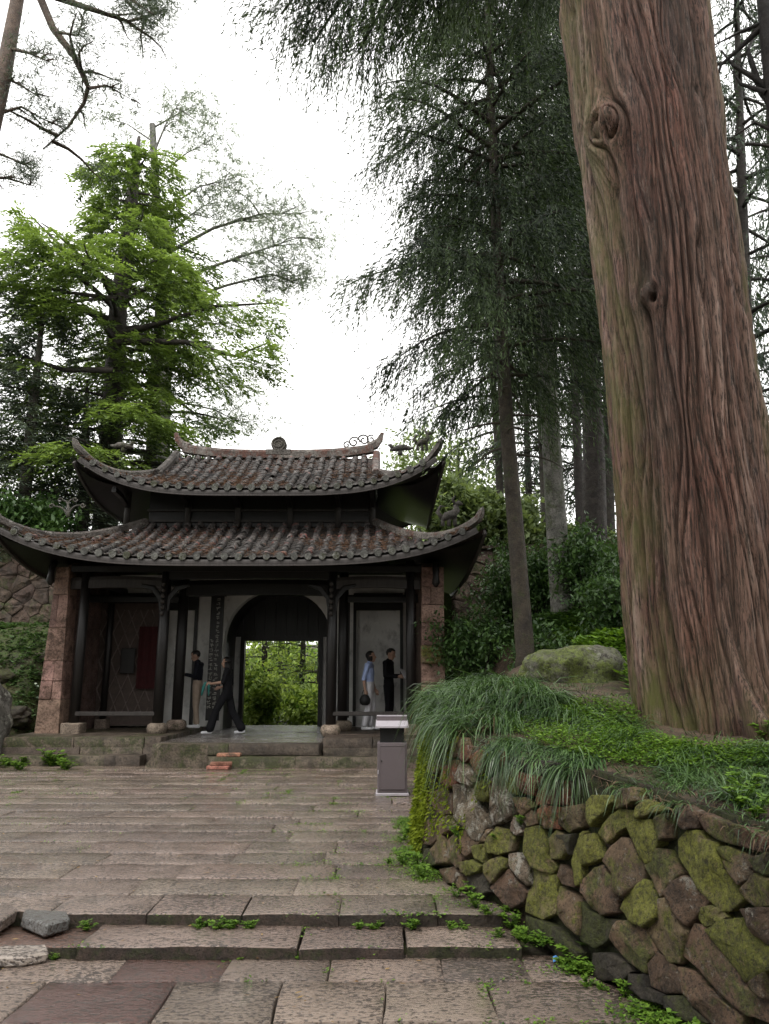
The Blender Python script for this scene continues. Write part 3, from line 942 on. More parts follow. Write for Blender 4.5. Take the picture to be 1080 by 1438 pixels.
M_TILE = m_tile("grey_roof_tile", (0.018, 0.016, 0.015), (0.060, 0.052, 0.048), (0.16, 0.06, 0.042), 0.008)
M_PAN = m_tile("dark_pan_tile", (0.025, 0.021, 0.019), (0.06, 0.05, 0.045), (0.10, 0.045, 0.033), 0.02)
M_DRIP = m_stone("grey_green_drip_tile", (0.09, 0.09, 0.082), (0.21, 0.21, 0.19), moss=(0.08, 0.085, 0.04), moss_amt=.4, sc=12)
M_RIDGE = m_stone("weathered_ridge_mortar", (0.075, 0.065, 0.058), (0.17, 0.15, 0.135), moss=(0.16, 0.065, 0.045), moss_amt=.32, sc=3, lichen=(.36, .34, .31), lich_amt=.1)
M_ORN = m_stone("dark_moulded_ornament", (0.07, 0.065, 0.058), (0.15, 0.135, 0.12), moss=(0.07, 0.08, 0.03), moss_amt=.3, sc=6)
M_PIER = m_stone("pink_sandstone_block", (0.21, 0.128, 0.098), (0.32, 0.205, 0.162), moss=(0.14, 0.085, 0.06), moss_amt=.3, sc=2.2, rough=.85, dirt=.3)
M_PIERD = m_stone("dark_sandstone_wall", (0.10, 0.065, 0.052), (0.16, 0.105, 0.085), moss=(0.05, 0.05, 0.03), moss_amt=.35, sc=2.2, rough=.9)
M_BASE = m_stone("column_base_stone", (0.20, 0.155, 0.115), (0.33, 0.265, 0.205), moss=(0.12, 0.115, 0.06), moss_amt=.3, sc=4)
M_GILT = m_plain("pale_inscription_paint", (0.36, 0.35, 0.31), .6)
M_RED = m_plain("red_cloth", (0.04, 0.005, 0.006), .85)
M_BRICK = m_stone("old_red_brick", (0.33, 0.13, 0.08), (0.46, 0.22, 0.15), moss=(0.2, 0.14, 0.1), moss_amt=.3, sc=8)

GATE = empty("gatehouse", (-2.7, 15.6, 0.0), "old Chinese timber gatehouse with double-eaved upturned tile roof and arched passage", "gatehouse")
YM = 17.6

class Roof:
    def __init__(s, xc, a, b, ye, yt, ze, zt, lift, Qh, fl=.18):
        s.xc, s.a, s.b, s.ye, s.yt, s.ze, s.zt, s.lift, s.Qh, s.fl = xc, a, b, ye, yt, ze, zt, lift, Qh, fl
        s.c = YM - ye
        s.run = (yt - ye) * Qh
    def zp(s, q): return s.ze + (s.zt - s.ze) * (.68 * q + .32 * q * q)
    def front(s, x, q, off=0.0):
        e = abs((x - s.xc) / s.a) ** 4
        k = max(0, 1 - q / s.Qh)
        return Vector((x, s.ye + (s.yt - s.ye) * q - s.fl * e * k, s.zp(q) + s.lift * e * k ** 1.6 + off))
    def side(s, sg, y, q, off=0.0):
        """q 0..1 from the side eave to the foot of the gable or wall"""
        e = abs((y - YM) / s.c) ** 4
        k = 1 - q
        return Vector((s.xc + sg * (s.a - (s.a - s.b) * q + s.fl * e * k), y, s.zp(q * s.Qh) + s.lift * e * k ** 1.6 + off))
    def hw(s, q): return s.a - (s.a - s.b) * q / s.Qh if q < s.Qh else s.b
    def qmax(s, x):
        d = abs(x - s.xc)
        return 1.0 if d <= s.b else s.Qh * (s.a - d) / (s.a - s.b)

def tile_template(r=.077, ln=.175, seg=6):
    V, F = [], []
    for (y, rr) in ((0, r), (ln, r * .80), (0, r - .022)):
        for k in range(seg + 1):
            t = math.pi * k / seg
            V.append((rr * math.cos(t), y, rr * math.sin(t) * .9))
    n = seg + 1
    for k in range(seg):
        F.append((k, k + 1, n + k + 1, n + k))
        F.append((k + 1, k, 2 * n + k, 2 * n + k + 1))
    return np.array(V), F
TV, TF = tile_template()
tile_me = bpy.data.meshes.new("roof_tile")
tile_me.from_pydata([tuple(p) for p in TV], [], TF)
tile_me.materials.append(M_TILE)
tile_me.polygons.foreach_set("use_smooth", [True] * len(TF))
TQ = np.array(TF)
def drip_mesh():
    V, F = [], []
    for y in (0, .022):
        V.append((0, y, .0))
        for k in range(11):
            t = 2 * math.pi * (k / 11) + math.pi / 2
            rr = .070 * (1 + .16 * max(0, -math.sin(t)) ** 4)
            V.append((rr * math.cos(t), y, rr * math.sin(t) * .95 + .01))
    n = 12
    for k in range(1, 12):
        k2 = k % 11 + 1
        F.append((0, k2, k))
        F.append((n, n + k, n + k2))
        F.append((k, k2, n + k2, n + k))
    me = bpy.data.meshes.new("drip_tile")
    me.from_pydata(V, [], F)
    me.materials.append(M_DRIP)
    return me
drip_me = drip_mesh()

def basis(T, X):
    X = Vector(X).normalized()
    T = Vector(T).normalized()
    N = X.cross(T).normalized()
    if N.z < 0:
        N = -N
    X = T.cross(N)
    return X, T, N
def tile_roof(rf, nm, spacing, rows_obj):
    rr = random.Random(int(rf.a * 100))
    # deck (top skin and soffit) of the four slopes
    V, Q, base = [], [], 0
    ns, nq = 61, 12
    for sgn in (1, -1):
        for off in (-.02, -.13):
            for i in range(ns):
                for j in range(nq):
                    q = j / (nq - 1)
                    p = rf.front(rf.xc + (i / (ns - 1) * 2 - 1) * rf.hw(q), q, off)
                    if sgn < 0:
                        p.y = 2 * YM - p.y
                    V.append(p)
            Q.append(grid_faces(ns, nq) + base)
            base += ns * nq
        for off in (-.02, -.13):
            for i in range(ns):
                for j in range(nq):
                    q = j / (nq - 1)
                    hd = rf.c - rf.run * q
                    V.append(rf.side(sgn, YM + (i / (ns - 1) * 2 - 1) * hd, q, off))
            Q.append(grid_faces(ns, nq) + base)
            base += ns * nq
    roof = mk_np(nm, np.array([list(p) for p in V]), np.concatenate(Q), [M_PAN, M_WOOD], GATE, True)
    nf = grid_faces(ns, nq).shape[0]
    roof.data.polygons.foreach_set("material_index", np.tile(np.repeat([0, 1], nf), 4).astype(np.int32))
    # eave boards
    eb = MB()
    for sgn in (1, -1):
        pts = [rf.front(rf.xc + (i / 40 * 2 - 1) * rf.a, 0, -.17) + Vector((0, .03, 0)) for i in range(41)]
        if sgn < 0:
            for p in pts:
                p.y = 2 * YM - p.y
        eb.sweep(pts, .05, .12)
        eb.sweep([rf.side(sgn, YM + (i / 40 * 2 - 1) * rf.c, 0, -.17) - Vector((sgn * .03, 0, 0)) for i in range(41)], .05, .12)
    eb.build("eave_board", M_FASC, roof)
    # cover tiles
    step = .132
    jv, jq, nb = [], [], 0
    cand = []
    ncol = int(2 * (rf.a - .12) / spacing)
    slope_len = math.hypot(rf.yt - rf.ye, rf.zt - rf.ze)
    nrow = int(slope_len / step)
    xs0 = [rf.xc + (i - (ncol - 1) / 2) * spacing for i in range(ncol)]
    def put(M, obj):
        nonlocal nb
        if obj:
            o = bpy.data.objects.new("roof_tile", tile_me)
            COL.objects.link(o)
            o.parent = roof
            o.matrix_basis = M
        else:
            A = np.array(M)
            jv.append(TV @ A[:3, :3].T + A[:3, 3])
            jq.append(TQ + nb)
            nb += len(TV)
    for i, x in enumerate(xs0):
        qm = rf.qmax(x)
        for k in range(nrow):
            q = k / nrow
            if q > qm - .02:
                break
            if rr.random() < .02:
                continue
            p = rf.front(x, q)
            T = rf.front(x, min(q + .04, 1)) - p if q < .96 else p - rf.front(x, q - .04)
            X = rf.front(x + .05, q) - rf.front(x - .05, q)
            X, T, N = basis(T, X)
            T = (T + N * rr.uniform(.02, .1)).normalized()
            ang = rr.gauss(0, .10)
            X2 = X * math.cos(ang) + T * math.sin(ang)
            T2 = T * math.cos(ang) - X * math.sin(ang)
            p = p + X * rr.gauss(0, .010) + N * rr.uniform(-.005, .03)
            sc = rr.uniform(.86, 1.12)
            M = Matrix(((X2.x * sc, T2.x * sc, N.x * sc, p.x), (X2.y * sc, T2.y * sc, N.y * sc, p.y), (X2.z * sc, T2.z * sc, N.z * sc, p.z), (0, 0, 0, 1)))
            put(M, k < rows_obj)
        # drip end
        p = rf.front(x, 0) + Vector((0, -.03, -.005))
        X = (rf.front(x + .05, 0) - rf.front(x - .05, 0)).normalized()
        o = bpy.data.objects.new("drip_tile", drip_me)
        COL.objects.link(o)
        o.parent = roof
        Z = Vector((0, 0, 1))
        Y = Z.cross(X).normalized()
        Z = X.cross(Y)
        s1 = rr.uniform(.9, 1.08)
        o.matrix_basis = Matrix(((X.x * s1, Y.x, Z.x * s1, p.x), (X.y * s1, Y.y, Z.y * s1, p.y), (X.z * s1, Y.z, Z.z * s1, p.z), (0, 0, 0, 1)))
    # side and back slopes, too oblique to pick tiles apart
    for sg in (-1, 1):
        nc = int(2 * (rf.c - .1) / spacing)
        for i in range(nc):
            y = YM + (i - (nc - 1) / 2) * spacing
            qm = min(1.0, (rf.c - abs(y - YM)) / rf.run)
            nr = int(math.hypot(rf.a - rf.b, rf.zp(rf.Qh) - rf.ze) / step)
            for k in range(nr):
                q = k / nr
                if q > qm - .04:
                    break
                p = rf.side(sg, y, q)
                T = rf.side(sg, y, min(q + .05, 1)) - p if q < .94 else p - rf.side(sg, y, q - .05)
                X, T, N = basis(T, rf.side(sg, y + .05, q) - rf.side(sg, y - .05, q))
                put(Matrix(((X.x, T.x, N.x, p.x), (X.y, T.y, N.y, p.y), (X.z, T.z, N.z, p.z), (0, 0, 0, 1))), False)
    o = mk_np("tile_courses", np.concatenate(jv), np.concatenate(jq), M_TILE, roof, True)
    o["kind"] = "stuff"
    # pan tiles between the cover courses: short overlapping plates
    pv, pq, nb2 = [], [], 0
    for i in range(ncol - 1):
        x = (xs0[i] + xs0[i + 1]) / 2
        qm = rf.qmax(x)
        for k in range(nrow):
            q0, q1 = k / nrow, (k + 1.3) / nrow
            if q1 > qm:
                break
            w = spacing * .42
            a, b = rf.front(x - w, q0, .03), rf.front(x + w, q0, .03)
            c, d = rf.front(x + w, q1, -.008), rf.front(x - w, q1, -.008)
            e0, e1 = rf.front(x, q0, .004), rf.front(x, q1, -.03)
            f0 = [v + Vector((0, 0, -.014)) for v in (a, e0, b)]
            pv += [a, e0, b, c, e1, d] + f0
            pq += [(nb2, nb2 + 1, nb2 + 4, nb2 + 5), (nb2 + 1, nb2 + 2, nb2 + 3, nb2 + 4), (nb2 + 6, nb2 + 7, nb2 + 1, nb2), (nb2 + 7, nb2 + 8, nb2 + 2, nb2 + 1)]
            nb2 += 9
    o = mk_np("pan_tiles", np.array([list(p) for p in pv]), np.array(pq), M_PAN, roof)
    o["kind"] = "stuff"
    # hip ridges ending in upturned horns
    for sg in (-1, 1):
        for bk in (False, True):
            pts, w, h = [], [], []
            for k in range(15):
                q = rf.Qh * (1 - k / 14)
                p = rf.front(rf.xc + sg * rf.hw(q), q, .03)
                if bk:
                    p.y = 2 * YM - p.y
                pts.append(p)
                w.append(.17 - .05 * k / 14)
                h.append(.15 - .02 * k / 14)
            d = Vector((sg * 1.0, -1.0 if not bk else 1.0, 0)).normalized()
            c0 = pts[-1].copy()
            for (o_, z_, w_, h_) in ((.06, .05, .12, .13), (.10, .13, .10, .12), (.12, .21, .08, .10), (.12, .28, .04, .06)):
                pts.append(c0 + d * o_ + Vector((0, 0, z_)))
                w.append(w_)
                h.append(h_)
            MB().sweep(pts, w, h).build("hip_ridge", M_RIDGE, roof, False)
    # dry needles and debris caught on the tiles
    rs = np.random.RandomState(int(rf.a * 10))
    P, D = [], []
    for _ in range(11000):
        x = rf.xc + rs.uniform(-1, 1) * rf.a * .96
        q = min(rs.beta(1.1, 1.9), rf.qmax(x) - .03)
        if q < 0 or fbm(np.array([[x * 1.3, q * 3, rf.a]]), 5, 2)[0] < -.02:
            continue
        P.append(rf.front(x, q, .045 + rs.uniform(0, .035)))
        D.append((rs.normal() * .8, rs.normal() * .8 - .2, rs.normal() * .25 - .2))
    P, D = np.array([list(p) for p in P]), np.array(D)
    V, Qd = diamonds(P, D, rs.uniform(.06, .2, len(P)), rs.uniform(.006, .013, len(P)), rs)
    o = mk_np("needle_litter", V, Qd, M_STRAW, roof, tint=rs.uniform(0, 1, len(Qd)))
    o["kind"] = "stuff"
    return roof, xs0

RL = Roof(-2.74, 4.50, 2.50, 14.0, 16.3, 3.73, 4.80, 0.60, 1.0)
RU = Roof(-2.62, 3.72, 2.45, 15.1, 17.6, 5.36, 6.76, 0.70, 0.5)
lower_roof, _ = tile_roof(RL, "lower_roof", .262, 9)
upper_roof, _ = tile_roof(RU, "upper_roof", .252, 10)

# upper storey walls between the two roofs
uw = MB()
uw.box(RL.xc - 2.48, RL.xc + 2.48, 16.32, 18.9, 4.5, 6.0)
uw.build("upper_wall", M_WOOD, GATE)
for u in (180, 265, 335, 408, 475, 523):
    p = at_y(u, 715, 16.3)
    MB().tube([(p.x, 16.27, 4.7), (p.x, 16.27, 5.6)], .07, 10).build("upper_post", M_WOODG, GATE, True)
for z in (4.88, 5.12):
    MB().box(RL.xc - 2.5, RL.xc + 2.5, 16.255, 16.318, z, z + .05).build("upper_rail", M_WOODG, GATE)
# brackets carrying the upper eave
for u in (180, 265, 335, 408, 475, 523):
    p = at_y(u, 715, 16.3)
    MB().sweep([(p.x, 16.25, 5.18), (p.x, 15.8, 5.30), (p.x, 15.35, 5.33)], .09, .12).build("eave_bracket", M_WOOD, GATE)
# gables of the upper roof
for sg in (-1, 1):
    x = RU.xc + sg * (RU.b - .03)
    pts = [RU.front(RU.xc, q, -.03) for q in (.5, .62, .75, .88, 1)]
    pr = [(x, p.y, p.z) for p in pts] + [(x, 2 * YM - p.y, p.z) for p in pts[-2::-1]]
    n = len(pr)
    V = pr + [(x - sg * .05, y, z) for (_, y, z) in pr]
    F = [tuple(range(n)), tuple(range(2 * n - 1, n - 1, -1))] + [(i, (i + 1) % n, n + (i + 1) % n, n + i) for i in range(n)]
    mk("gable", V, F, M_WOOD, GATE)
    for bk in (0, 1):
        P = [RU.front(RU.xc + sg * (RU.b - .02), q, .02) for q in (1, .88, .75, .62, .5, .44)]
        if bk:
            for p in P:
                p.y = 2 * YM - p.y
        MB().sweep(P, .17, .17).build("gable_ridge", M_RIDGE, upper_roof)
# main ridge with curled ends and a round boss
rp_ = []
for i in range(25):
    s = i / 24 * 2 - 1
    rp_.append(Vector((RU.xc + .04 + s * (RU.b - .12), YM, RU.zt - .03 + .16 * abs(s) ** 3)))
MB().sweep(rp_, .2, .22).build("main_ridge", M_RIDGE, upper_roof)
for sg in (-1, 1):
    e = rp_[-1 if sg > 0 else 0]
    MB().sweep([e + Vector((-sg * .1, 0, .05)), e + Vector((sg * .08, 0, .12)), e + Vector((sg * .2, 0, .3)), e + Vector((sg * .24, 0, .5))], [.2, .18, .12, .05], [.2, .2, .15, .08]).build("ridge_horn", M_RIDGE, upper_roof)
pb = at_y(392, 626, YM)
bm_ = MB()
ring = []
for y in (YM - .09, YM + .09):
    for k in range(24):
        t = 2 * math.pi * k / 24
        ring.append((pb.x + .185 * math.cos(t), y, pb.z + .02 + .185 * math.sin(t)))
bm_.add(ring, [tuple(range(24)), tuple(range(47, 23, -1))] + [(k, 24 + k, 24 + (k + 1) % 24, (k + 1) % 24) for k in range(24)])
for rr_, tt in ((.155, .018), (.09, .014)):
    bm_.tube([(pb.x + rr_ * math.cos(t), YM - .10, pb.z + .02 + rr_ * math.sin(t)) for t in [2 * math.pi * k / 20 for k in range(21)]], tt, 6)
bm_.build("ridge_boss", M_ORN, upper_roof, False)
bm_ = MB().box(pb.x - .3, pb.x + .3, YM - .11, YM + .11, pb.z - .25, pb.z - .12)
bm_.build("boss_foot", M_RIDGE, upper_roof)

def scroll(c, r, turns, sgn, plane_x, y0, rad=.018, start=0.0):
    pts = []
    n = int(22 * turns)
    for k in range(n + 1):
        t = k / n
        a = start + sgn * t * turns * 2 * math.pi
        rr2 = r * (1 - .75 * t)
        pts.append((c[0] + plane_x * rr2 * math.cos(a), y0, c[1] + rr2 * math.sin(a)))
    return pts
def ornament(name, pxs, Y, parent, rad=.02, mat=M_ORN):
    """curled openwork: list of (u, v, radius px, turns, sign, start)"""
    mb = MB()
    for (u, v, rpx, turns, sg, st) in pxs:
        p = at_y(u, v, Y)
        m = rpx / FPX * Y
        mb.tube(scroll((p.x, p.z), m, turns, sg, 1, Y, start=st), rad, 6)
    mb.build(name, mat, parent, True)
# openwork scroll on the lower left hip
YL = 14.5
ob = MB()
b0 = at_y(96, 722, YL)
for (dx, dz, cu) in ((-.30, .22, 1), (-.14, .34, 1), (.06, .36, -1), (.22, .24, -1)):
    pts = [b0 + Vector((dx * t + cu * .05 * math.sin(3 * t), 0, -.06 + dz * math.sin(t * 1.6))) for t in [k / 8 for k in range(9)]]
    ob.tube(pts, [.028 - .016 * k / 8 for k in range(9)], 6)
    e = pts[-1]
    ob.tube(scroll((e.x - cu * .055, e.z), .055, 1.1, cu, 1, YL), .012, 6)
ob.build("scroll_finial", M_ORN, lower_roof, True)
ornament("scroll_finial", [(497, 621, 9, 1.3, 1, 0), (511, 618, 9, 1.3, -1, 3.14), (487, 625, 6, 1.2, 1, 0), (521, 617, 7, 1.2, 1, 1)], YM, upper_roof, .02)

def beast(name, u, v, Y, parent, s=1.0, kind=0, flip=1):
    """small crouching ridge beast or bird"""
    p = at_y(u, v, Y)
    mb = MB()
    f = flip * s
    if kind == 0:     # bird, level body with raised tail
        mb.tube([p + Vector((x * f, 0, z * s)) for x, z in ((-.26, .03), (-.16, .06), (0, .09), (.13, .10), (.22, .07), (.34, .09))], [.02 * s, .06 * s, .085 * s, .07 * s, .045 * s, .015 * s], 8)
        mb.tube([p + Vector((x * f, 0, z * s)) for x, z in ((-.18, .08), (-.24, .16), (-.31, .17))], [.045 * s, .05 * s, .012 * s], 8)
        mb.tube([p + Vector((0, 0, .05)), p + Vector((0, 0, -.08))], [.05 * s, .06 * s], 6)
    else:             # rearing beast with curled tail
        mb.tube([p + Vector((x * f, 0, z * s)) for x, z in ((-.22, 0), (-.12, .08), (0, .1), (.08, .2), (.06, .3))], [.05 * s, .09 * s, .1 * s, .07 * s, .05 * s], 8)
        mb.tube([p + Vector((x * f, 0, z * s)) for x, z in ((.06, .3), (.13, .34), (.2, .31))], [.06 * s, .055 * s, .02 * s], 8)
        mb.tube([p + Vector((x * f, 0, z * s)) for x, z in ((.05, .33), (.0, .42), (.06, .5))], [.04 * s, .03 * s, .008 * s], 6)
        mb.tube([p + Vector((x * f, 0, z * s)) for x, z in ((-.2, .03), (-.3, .15), (-.24, .28), (-.14, .26))], [.05 * s, .045 * s, .03 * s, .01 * s], 6)
        for x in (-.2, -.08, .04):
            mb.tube([p + Vector((x * f, 0, .05)), p + Vector((x * f, 0, -.12))], .04 * s, 6)
    mb.build(name, M_ORN, parent, True)
beast("ridge_beast", 173, 630, 15.75, upper_roof, .85, 0, -1)
beast("ridge_beast", 562, 634, 15.9, upper_roof, .9, 0, 1)
beast("ridge_beast", 597, 625, 15.45, upper_roof, .8, 1, 1)
beast("ridge_beast", 636, 730, 14.55, lower_roof, 1.0, 1, 1)

# ------------------------------------------------------------------ platform
plat = MB()
xl, xm0, xm1, xr = -7.05, -4.08, -1.14, 0.95
plat.box(xl, xr, 14.62, 20.2, -0.1, 0.30)
plat_o = plat.build("platform", M_PLAT, GATE)
rq = random.Random(3)
def floor_rows(x0, x1, y0, y1, z, mat, seed, dmin, dmax, wmin, wmax, name):
    y, n = y0, 0
    while y < y1 - .05:
        d = min(rq.uniform(dmin, dmax), y1 - y)
        if y1 - y - d < .2:
            d = y1 - y
        x = x0
        while x < x1 - .05:
            w = min(rq.uniform(wmin, wmax), x1 - x)
            if x1 - x - w < .3:
                w = x1 - x
            slab(x, x + w, y, y + d, z, mat, plat_o, seed + n, .18, .006, .006, name)
            n += 1
            x += w
        y += d
floor_rows(xl, xm0 - .01, 14.38, 18.0, 0.45, M_PLAT, 2000, .5, .6, 1.1, 1.6, "floor_slab")
floor_rows(xm1 + .01, xr, 14.38, 18.0, 0.43, M_PLAT, 2100, .5, .6, .9, 1.4, "floor_slab")
floor_rows(xm0, xm1, 13.82, 14.22, 0.37, M_PLAT, 2260, .4, .4, 1.2, 1.6, "floor_slab")
floor_rows(xm0, xm1, 14.22, 20.1, 0.37, M_PATH, 2200, .8, 1.1, 2.9, 3.1, "floor_slab")
# edge courses and lower step
def course(x0, x1, y0, y1, z0, z1, seed, wmin, wmax, name="step_stone"):
    x, n = x0, 0
    while x < x1 - .05:
        w = min(rq.uniform(wmin, wmax), x1 - x)
        if x1 - x - w < .3:
            w = x1 - x
        slab(x, x + w, y0, y1, z1, M_PLAT, plat_o, seed + n, z1 - z0, .005, .012, name)
        n += 1
        x += w
course(xl, xm0 - .005, 14.36, 14.75, -.05, .275, 2300, 1.0, 1.7)
course(xm1 + .01, xr, 14.36, 14.75, -.05, .255, 2340, .8, 1.3)
course(xm0, xm1, 13.84, 14.9, -.05, .20, 2360, 1.2, 1.6)
course(xl + .2, xm0 - .25, 13.98, 14.37, -.05, .16, 2400, 1.1, 1.9)
course(at_z(272, 1060, .18).x, 0.9, 13.56, 13.83, -.05, .175, 2420, 1.2, 2.0)
# sloping slab at the left of the steps
rv = [at_z(204, 1077, 0), at_z(257, 1077, 0), at_z(292, 1047, .37), at_z(226, 1047, .37)]
mk("ramp_slab", [(p.x, p.y, p.z + .025) for p in rv] + [(p.x, p.y, -.08) for p in rv], [(0, 1, 2, 3), (0, 4, 5, 1), (1, 5, 6, 2), (2, 6, 7, 3), (3, 7, 4, 0)], M_PLAT, GATE)

# ------------------------------------------------------------------ stone piers and end walls
def pier(us_bot, us_top, rows, Y, depth, z0, z1, splits):
    """front face rows given by pixel heights; the outer face leans in a little"""
    pa, pb_ = at_y(us_bot[0], 1035, Y).x, at_y(us_bot[1], 1035, Y).x
    qa, qb = at_y(us_top[0], 792, Y).x, at_y(us_top[1], 792, Y).x
    part = MB()
    part.add([(pa + .03, Y + .03, z0), (pb_ - .03, Y + .03, z0), (pb_ - .03, Y + depth - .03, z0), (pa + .03, Y + depth - .03, z0), (qa + .03, Y + .03, z1), (qb - .03, Y + .03, z1), (qb - .03, Y + depth - .03, z1), (qa + .03, Y + depth - .03, z1)],
             [(4, 5, 6, 7), (0, 1, 5, 4), (1, 2, 6, 5), (2, 3, 7, 6), (3, 0, 4, 7)])
    po = part.build("pier", M_PIERD, GATE)
    zs = [at_y(us_bot[0], v, Y).z for v in rows]
    zs[0], zs[-1] = z0, z1
    f = lambda z, a, b: a + (b - a) * (z - z0) / (z1 - z0)
    for i in range(len(zs) - 1):
        za, zb = zs[i] + .004, zs[i + 1] - .004
        cuts = [0.0] + ([splits[i]] if splits.get(i) else []) + [1.0]
        for k in range(len(cuts) - 1):
            V = []
            for z in (za, zb):
                l, r = f(z, pa, qa), f(z, pb_, qb)
                x0, x1 = l + (r - l) * cuts[k] + .003, l + (r - l) * cuts[k + 1] - .003
                j = .006 * ((i * 3 + k * 5) % 4)
                V += [(x0, Y - j, z), (x1, Y - j, z), (x1, Y + depth, z), (x0, Y + depth, z)]
            mb = MB().add(V, [(0, 3, 2, 1), (4, 5, 6, 7), (0, 1, 5, 4), (1, 2, 6, 5), (2, 3, 7, 6), (3, 0, 4, 7)])
            mb.build("pier_block", M_PIER, po, False, .006)
    return pa, pb_, qa, qb
pl = pier((46, 82), (80, 99), [1052, 982, 956, 928, 881, 835, 812, 790], 15.4, .45, .0, 3.75, {1: .55, 2: .6, 4: .4})
pr_ = pier((591, 626), (592, 623), [1045, 960, 930, 906, 874, 849, 824, 790], 15.4, .45, .0, 3.75, {5: .4, 2: .6})
ew = MB()
ew.add([(pl[0] + .1, 15.86, 0), (pl[1] - .02, 15.86, 0), (pl[1] - .02, 20.2, 0), (pl[0] + .1, 20.2, 0), (pl[2] + .05, 15.86, 3.9), (pl[3] - .01, 15.86, 3.9), (pl[3] - .01, 20.2, 3.9), (pl[2] + .05, 20.2, 3.9)],
       [(0, 3, 2, 1), (4, 5, 6, 7), (0, 1, 5, 4), (1, 2, 6, 5), (2, 3, 7, 6), (3, 0, 4, 7)])
ew.build("end_wall", M_PIERD, GATE)
ew = MB().box(pr_[0] + .03, pr_[1] - .05, 15.86, 20.2, 0, 3.9)
ew.build("end_wall", M_PIERD, GATE)
# hanging corner brackets outside the piers
for u, v in ((72, 805), (612, 808)):
    p = at_y(u, v, 15.25)
    MB().tube([p + Vector((0, .12, .25)), p + Vector((0, 0, .12)), p, p + Vector((0, 0, -.16)), p + Vector((0, 0, -.24))], [.07, .07, .06, .085, .03], 8).build("hanging_bracket", M_WOOD, GATE, True)

# ------------------------------------------------------------------ columns, beams, rails
def column(u, Y, z0, r, z1=3.9, base='drum', parent=GATE):
    x = at_y(u, 910, Y).x
    n = MB()
    n.tube([(x, Y, z0 + .12), (x, Y, (z0 + z1) / 2), (x, Y, z1)], [r, r * 1.03, r * .94], 16)
    o = n.build("column", M_WOOD, parent, True)
    if base == 'drum':
        MB().lathe((x, Y, z0 - .02), [(r * 1.35, 0), (r * 1.75, .05), (r * 1.95, .13), (r * 1.8, .20), (r * 1.3, .235)], 18).build("column_base", M_BASE, o, True)
    elif base == 'block':
        MB().box(x - r * 1.9, x + r * 1.9, Y - r * 1.9, Y + r * 1.9, z0 - .02, z0 + .2).build("column_base", M_BASE, o, False, .02)
    return x
x1 = column(113, 15.55, .45, .10, base='block')
x2 = column(228, 15.55, .43, .105)
x3 = column(466, 15.55, .40, .105)
x4 = column(577, 15.55, .43, .10, base='block')
x2b = column(254, 16.6, .45, .11)
x3b = column(482, 16.6, .43, .11)
x1b = column(152, 17.2, .45, .07, base='block')
def beam(xa, xb, y, z, w, h, name="beam", mat=M_WOOD, bow=0.0):
    n = 9
    pts = [(xa + (xb - xa) * k / (n - 1), y, z + bow * math.sin(math.pi * k / (n - 1))) for k in range(n)]
    MB().sweep(pts, w, h).build(name, mat, GATE)
beam(x1 - .3, x2, 15.55, 3.30, .12, .24, mat=M_WOODG, bow=.04)
beam(x3, x4 + .2, 15.55, 3.30, .12, .24, mat=M_WOODG, bow=.04)
beam(x2, x3, 15.55, 3.50, .14, .22, bow=.03)
beam(x2b, x3b, 16.6, 3.28, .16, .34, bow=.03)
beam(x1 - .3, x2b, 16.6, 3.15, .12, .16)
beam(x3b, x4 + .2, 16.6, 3.15, .12, .16)
beam(pl[3], pr_[2], 15.55, 3.66, .2, .16)
for xx, ya, yb in ((x2, 15.55, 17.95), (x3, 15.55, 17.95), (x1, 15.55, 17.95), (x4, 15.55, 17.95)):
    MB().sweep([(xx, ya, 3.42), (xx, (ya + yb) / 2, 3.46), (xx, yb, 3.42)], .12, .2).build("tie_beam", M_WOOD, GATE)
for xx, sg in ((x2, 1), (x3, -1), (x2, -1), (x3, 1)):     # carved knee brackets
    MB().sweep([(xx + sg * .09, 15.5, 2.85), (xx + sg * .13, 15.5, 3.1), (xx + sg * .28, 15.5, 3.28), (xx + sg * .5, 15.5, 3.36)], [.05, .06, .06, .05], [.05, .1, .12, .06]).build("knee_bracket", M_WOOD, GATE)
for xx in (x2, x3):                                        # carved strip down the column head
    mb = MB()
    for k in range(6):
        mb.lathe((xx - .02, 15.43, 2.75 + k * .12), [(.02, 0), (.045, .03), (.05, .06), (.03, .1)], 8)
    mb.build("carved_pendant", M_WOODG, GATE, True)
zr = at_y(160, 1003, 15.5).z
for xa, xb in ((x1, x2), (x3, x4)):
    MB().box(xa, xb, 15.46, 15.56, zr - .03, zr + .05).build("bench_rail", M_WOODG, GATE, False, .008)

# ------------------------------------------------------------------ plastered wall with the arched passage and the inner door frame
YW = 18.0
aL, aR = at_y(313, 930, YW).x, at_y(465, 930, YW).x
zsp, zap = at_y(390, 900, YW).z, at_y(390, 827, YW).z
ac, ar = (aL + aR) / 2, (aR - aL) / 2
arch = [(aL, .3)] + [(ac - ar * math.cos(math.pi * k / 24), zsp + (zap - zsp) * math.sin(math.pi * k / 24)) for k in range(25)] + [(aR, .3)]
def arch_wall(y0, y1, x0, x1_, ztop, ol, name, mat):
    n = len(ol)
    V, F = [], []
    top = [(x, ztop) for x, z in ol]
    for y in (y0, y1):
        V += [(x, y, z) for x, z in ol] + [(x, y, z) for x, z in top] + [(x0, y, .3), (x0, y, ztop), (x1_, y, .3), (x1_, y, ztop)]
    m = 2 * n + 4
    for k in range(n - 1):
        if k not in (0, n - 2):
            F += [(k, k + 1, n + k + 1, n + k), (m + k + 1, m + k, m + n + k, m + n + k + 1)]
        F.append((k + 1, k, m + k, m + k + 1))
    F += [(2 * n, 0, 1, n, 2 * n + 1), (n - 1, 2 * n + 2, 2 * n + 3, 2 * n - 1, n - 2)]
    # square off the two upper corners
    return mk(name, V, F, mat, GATE)
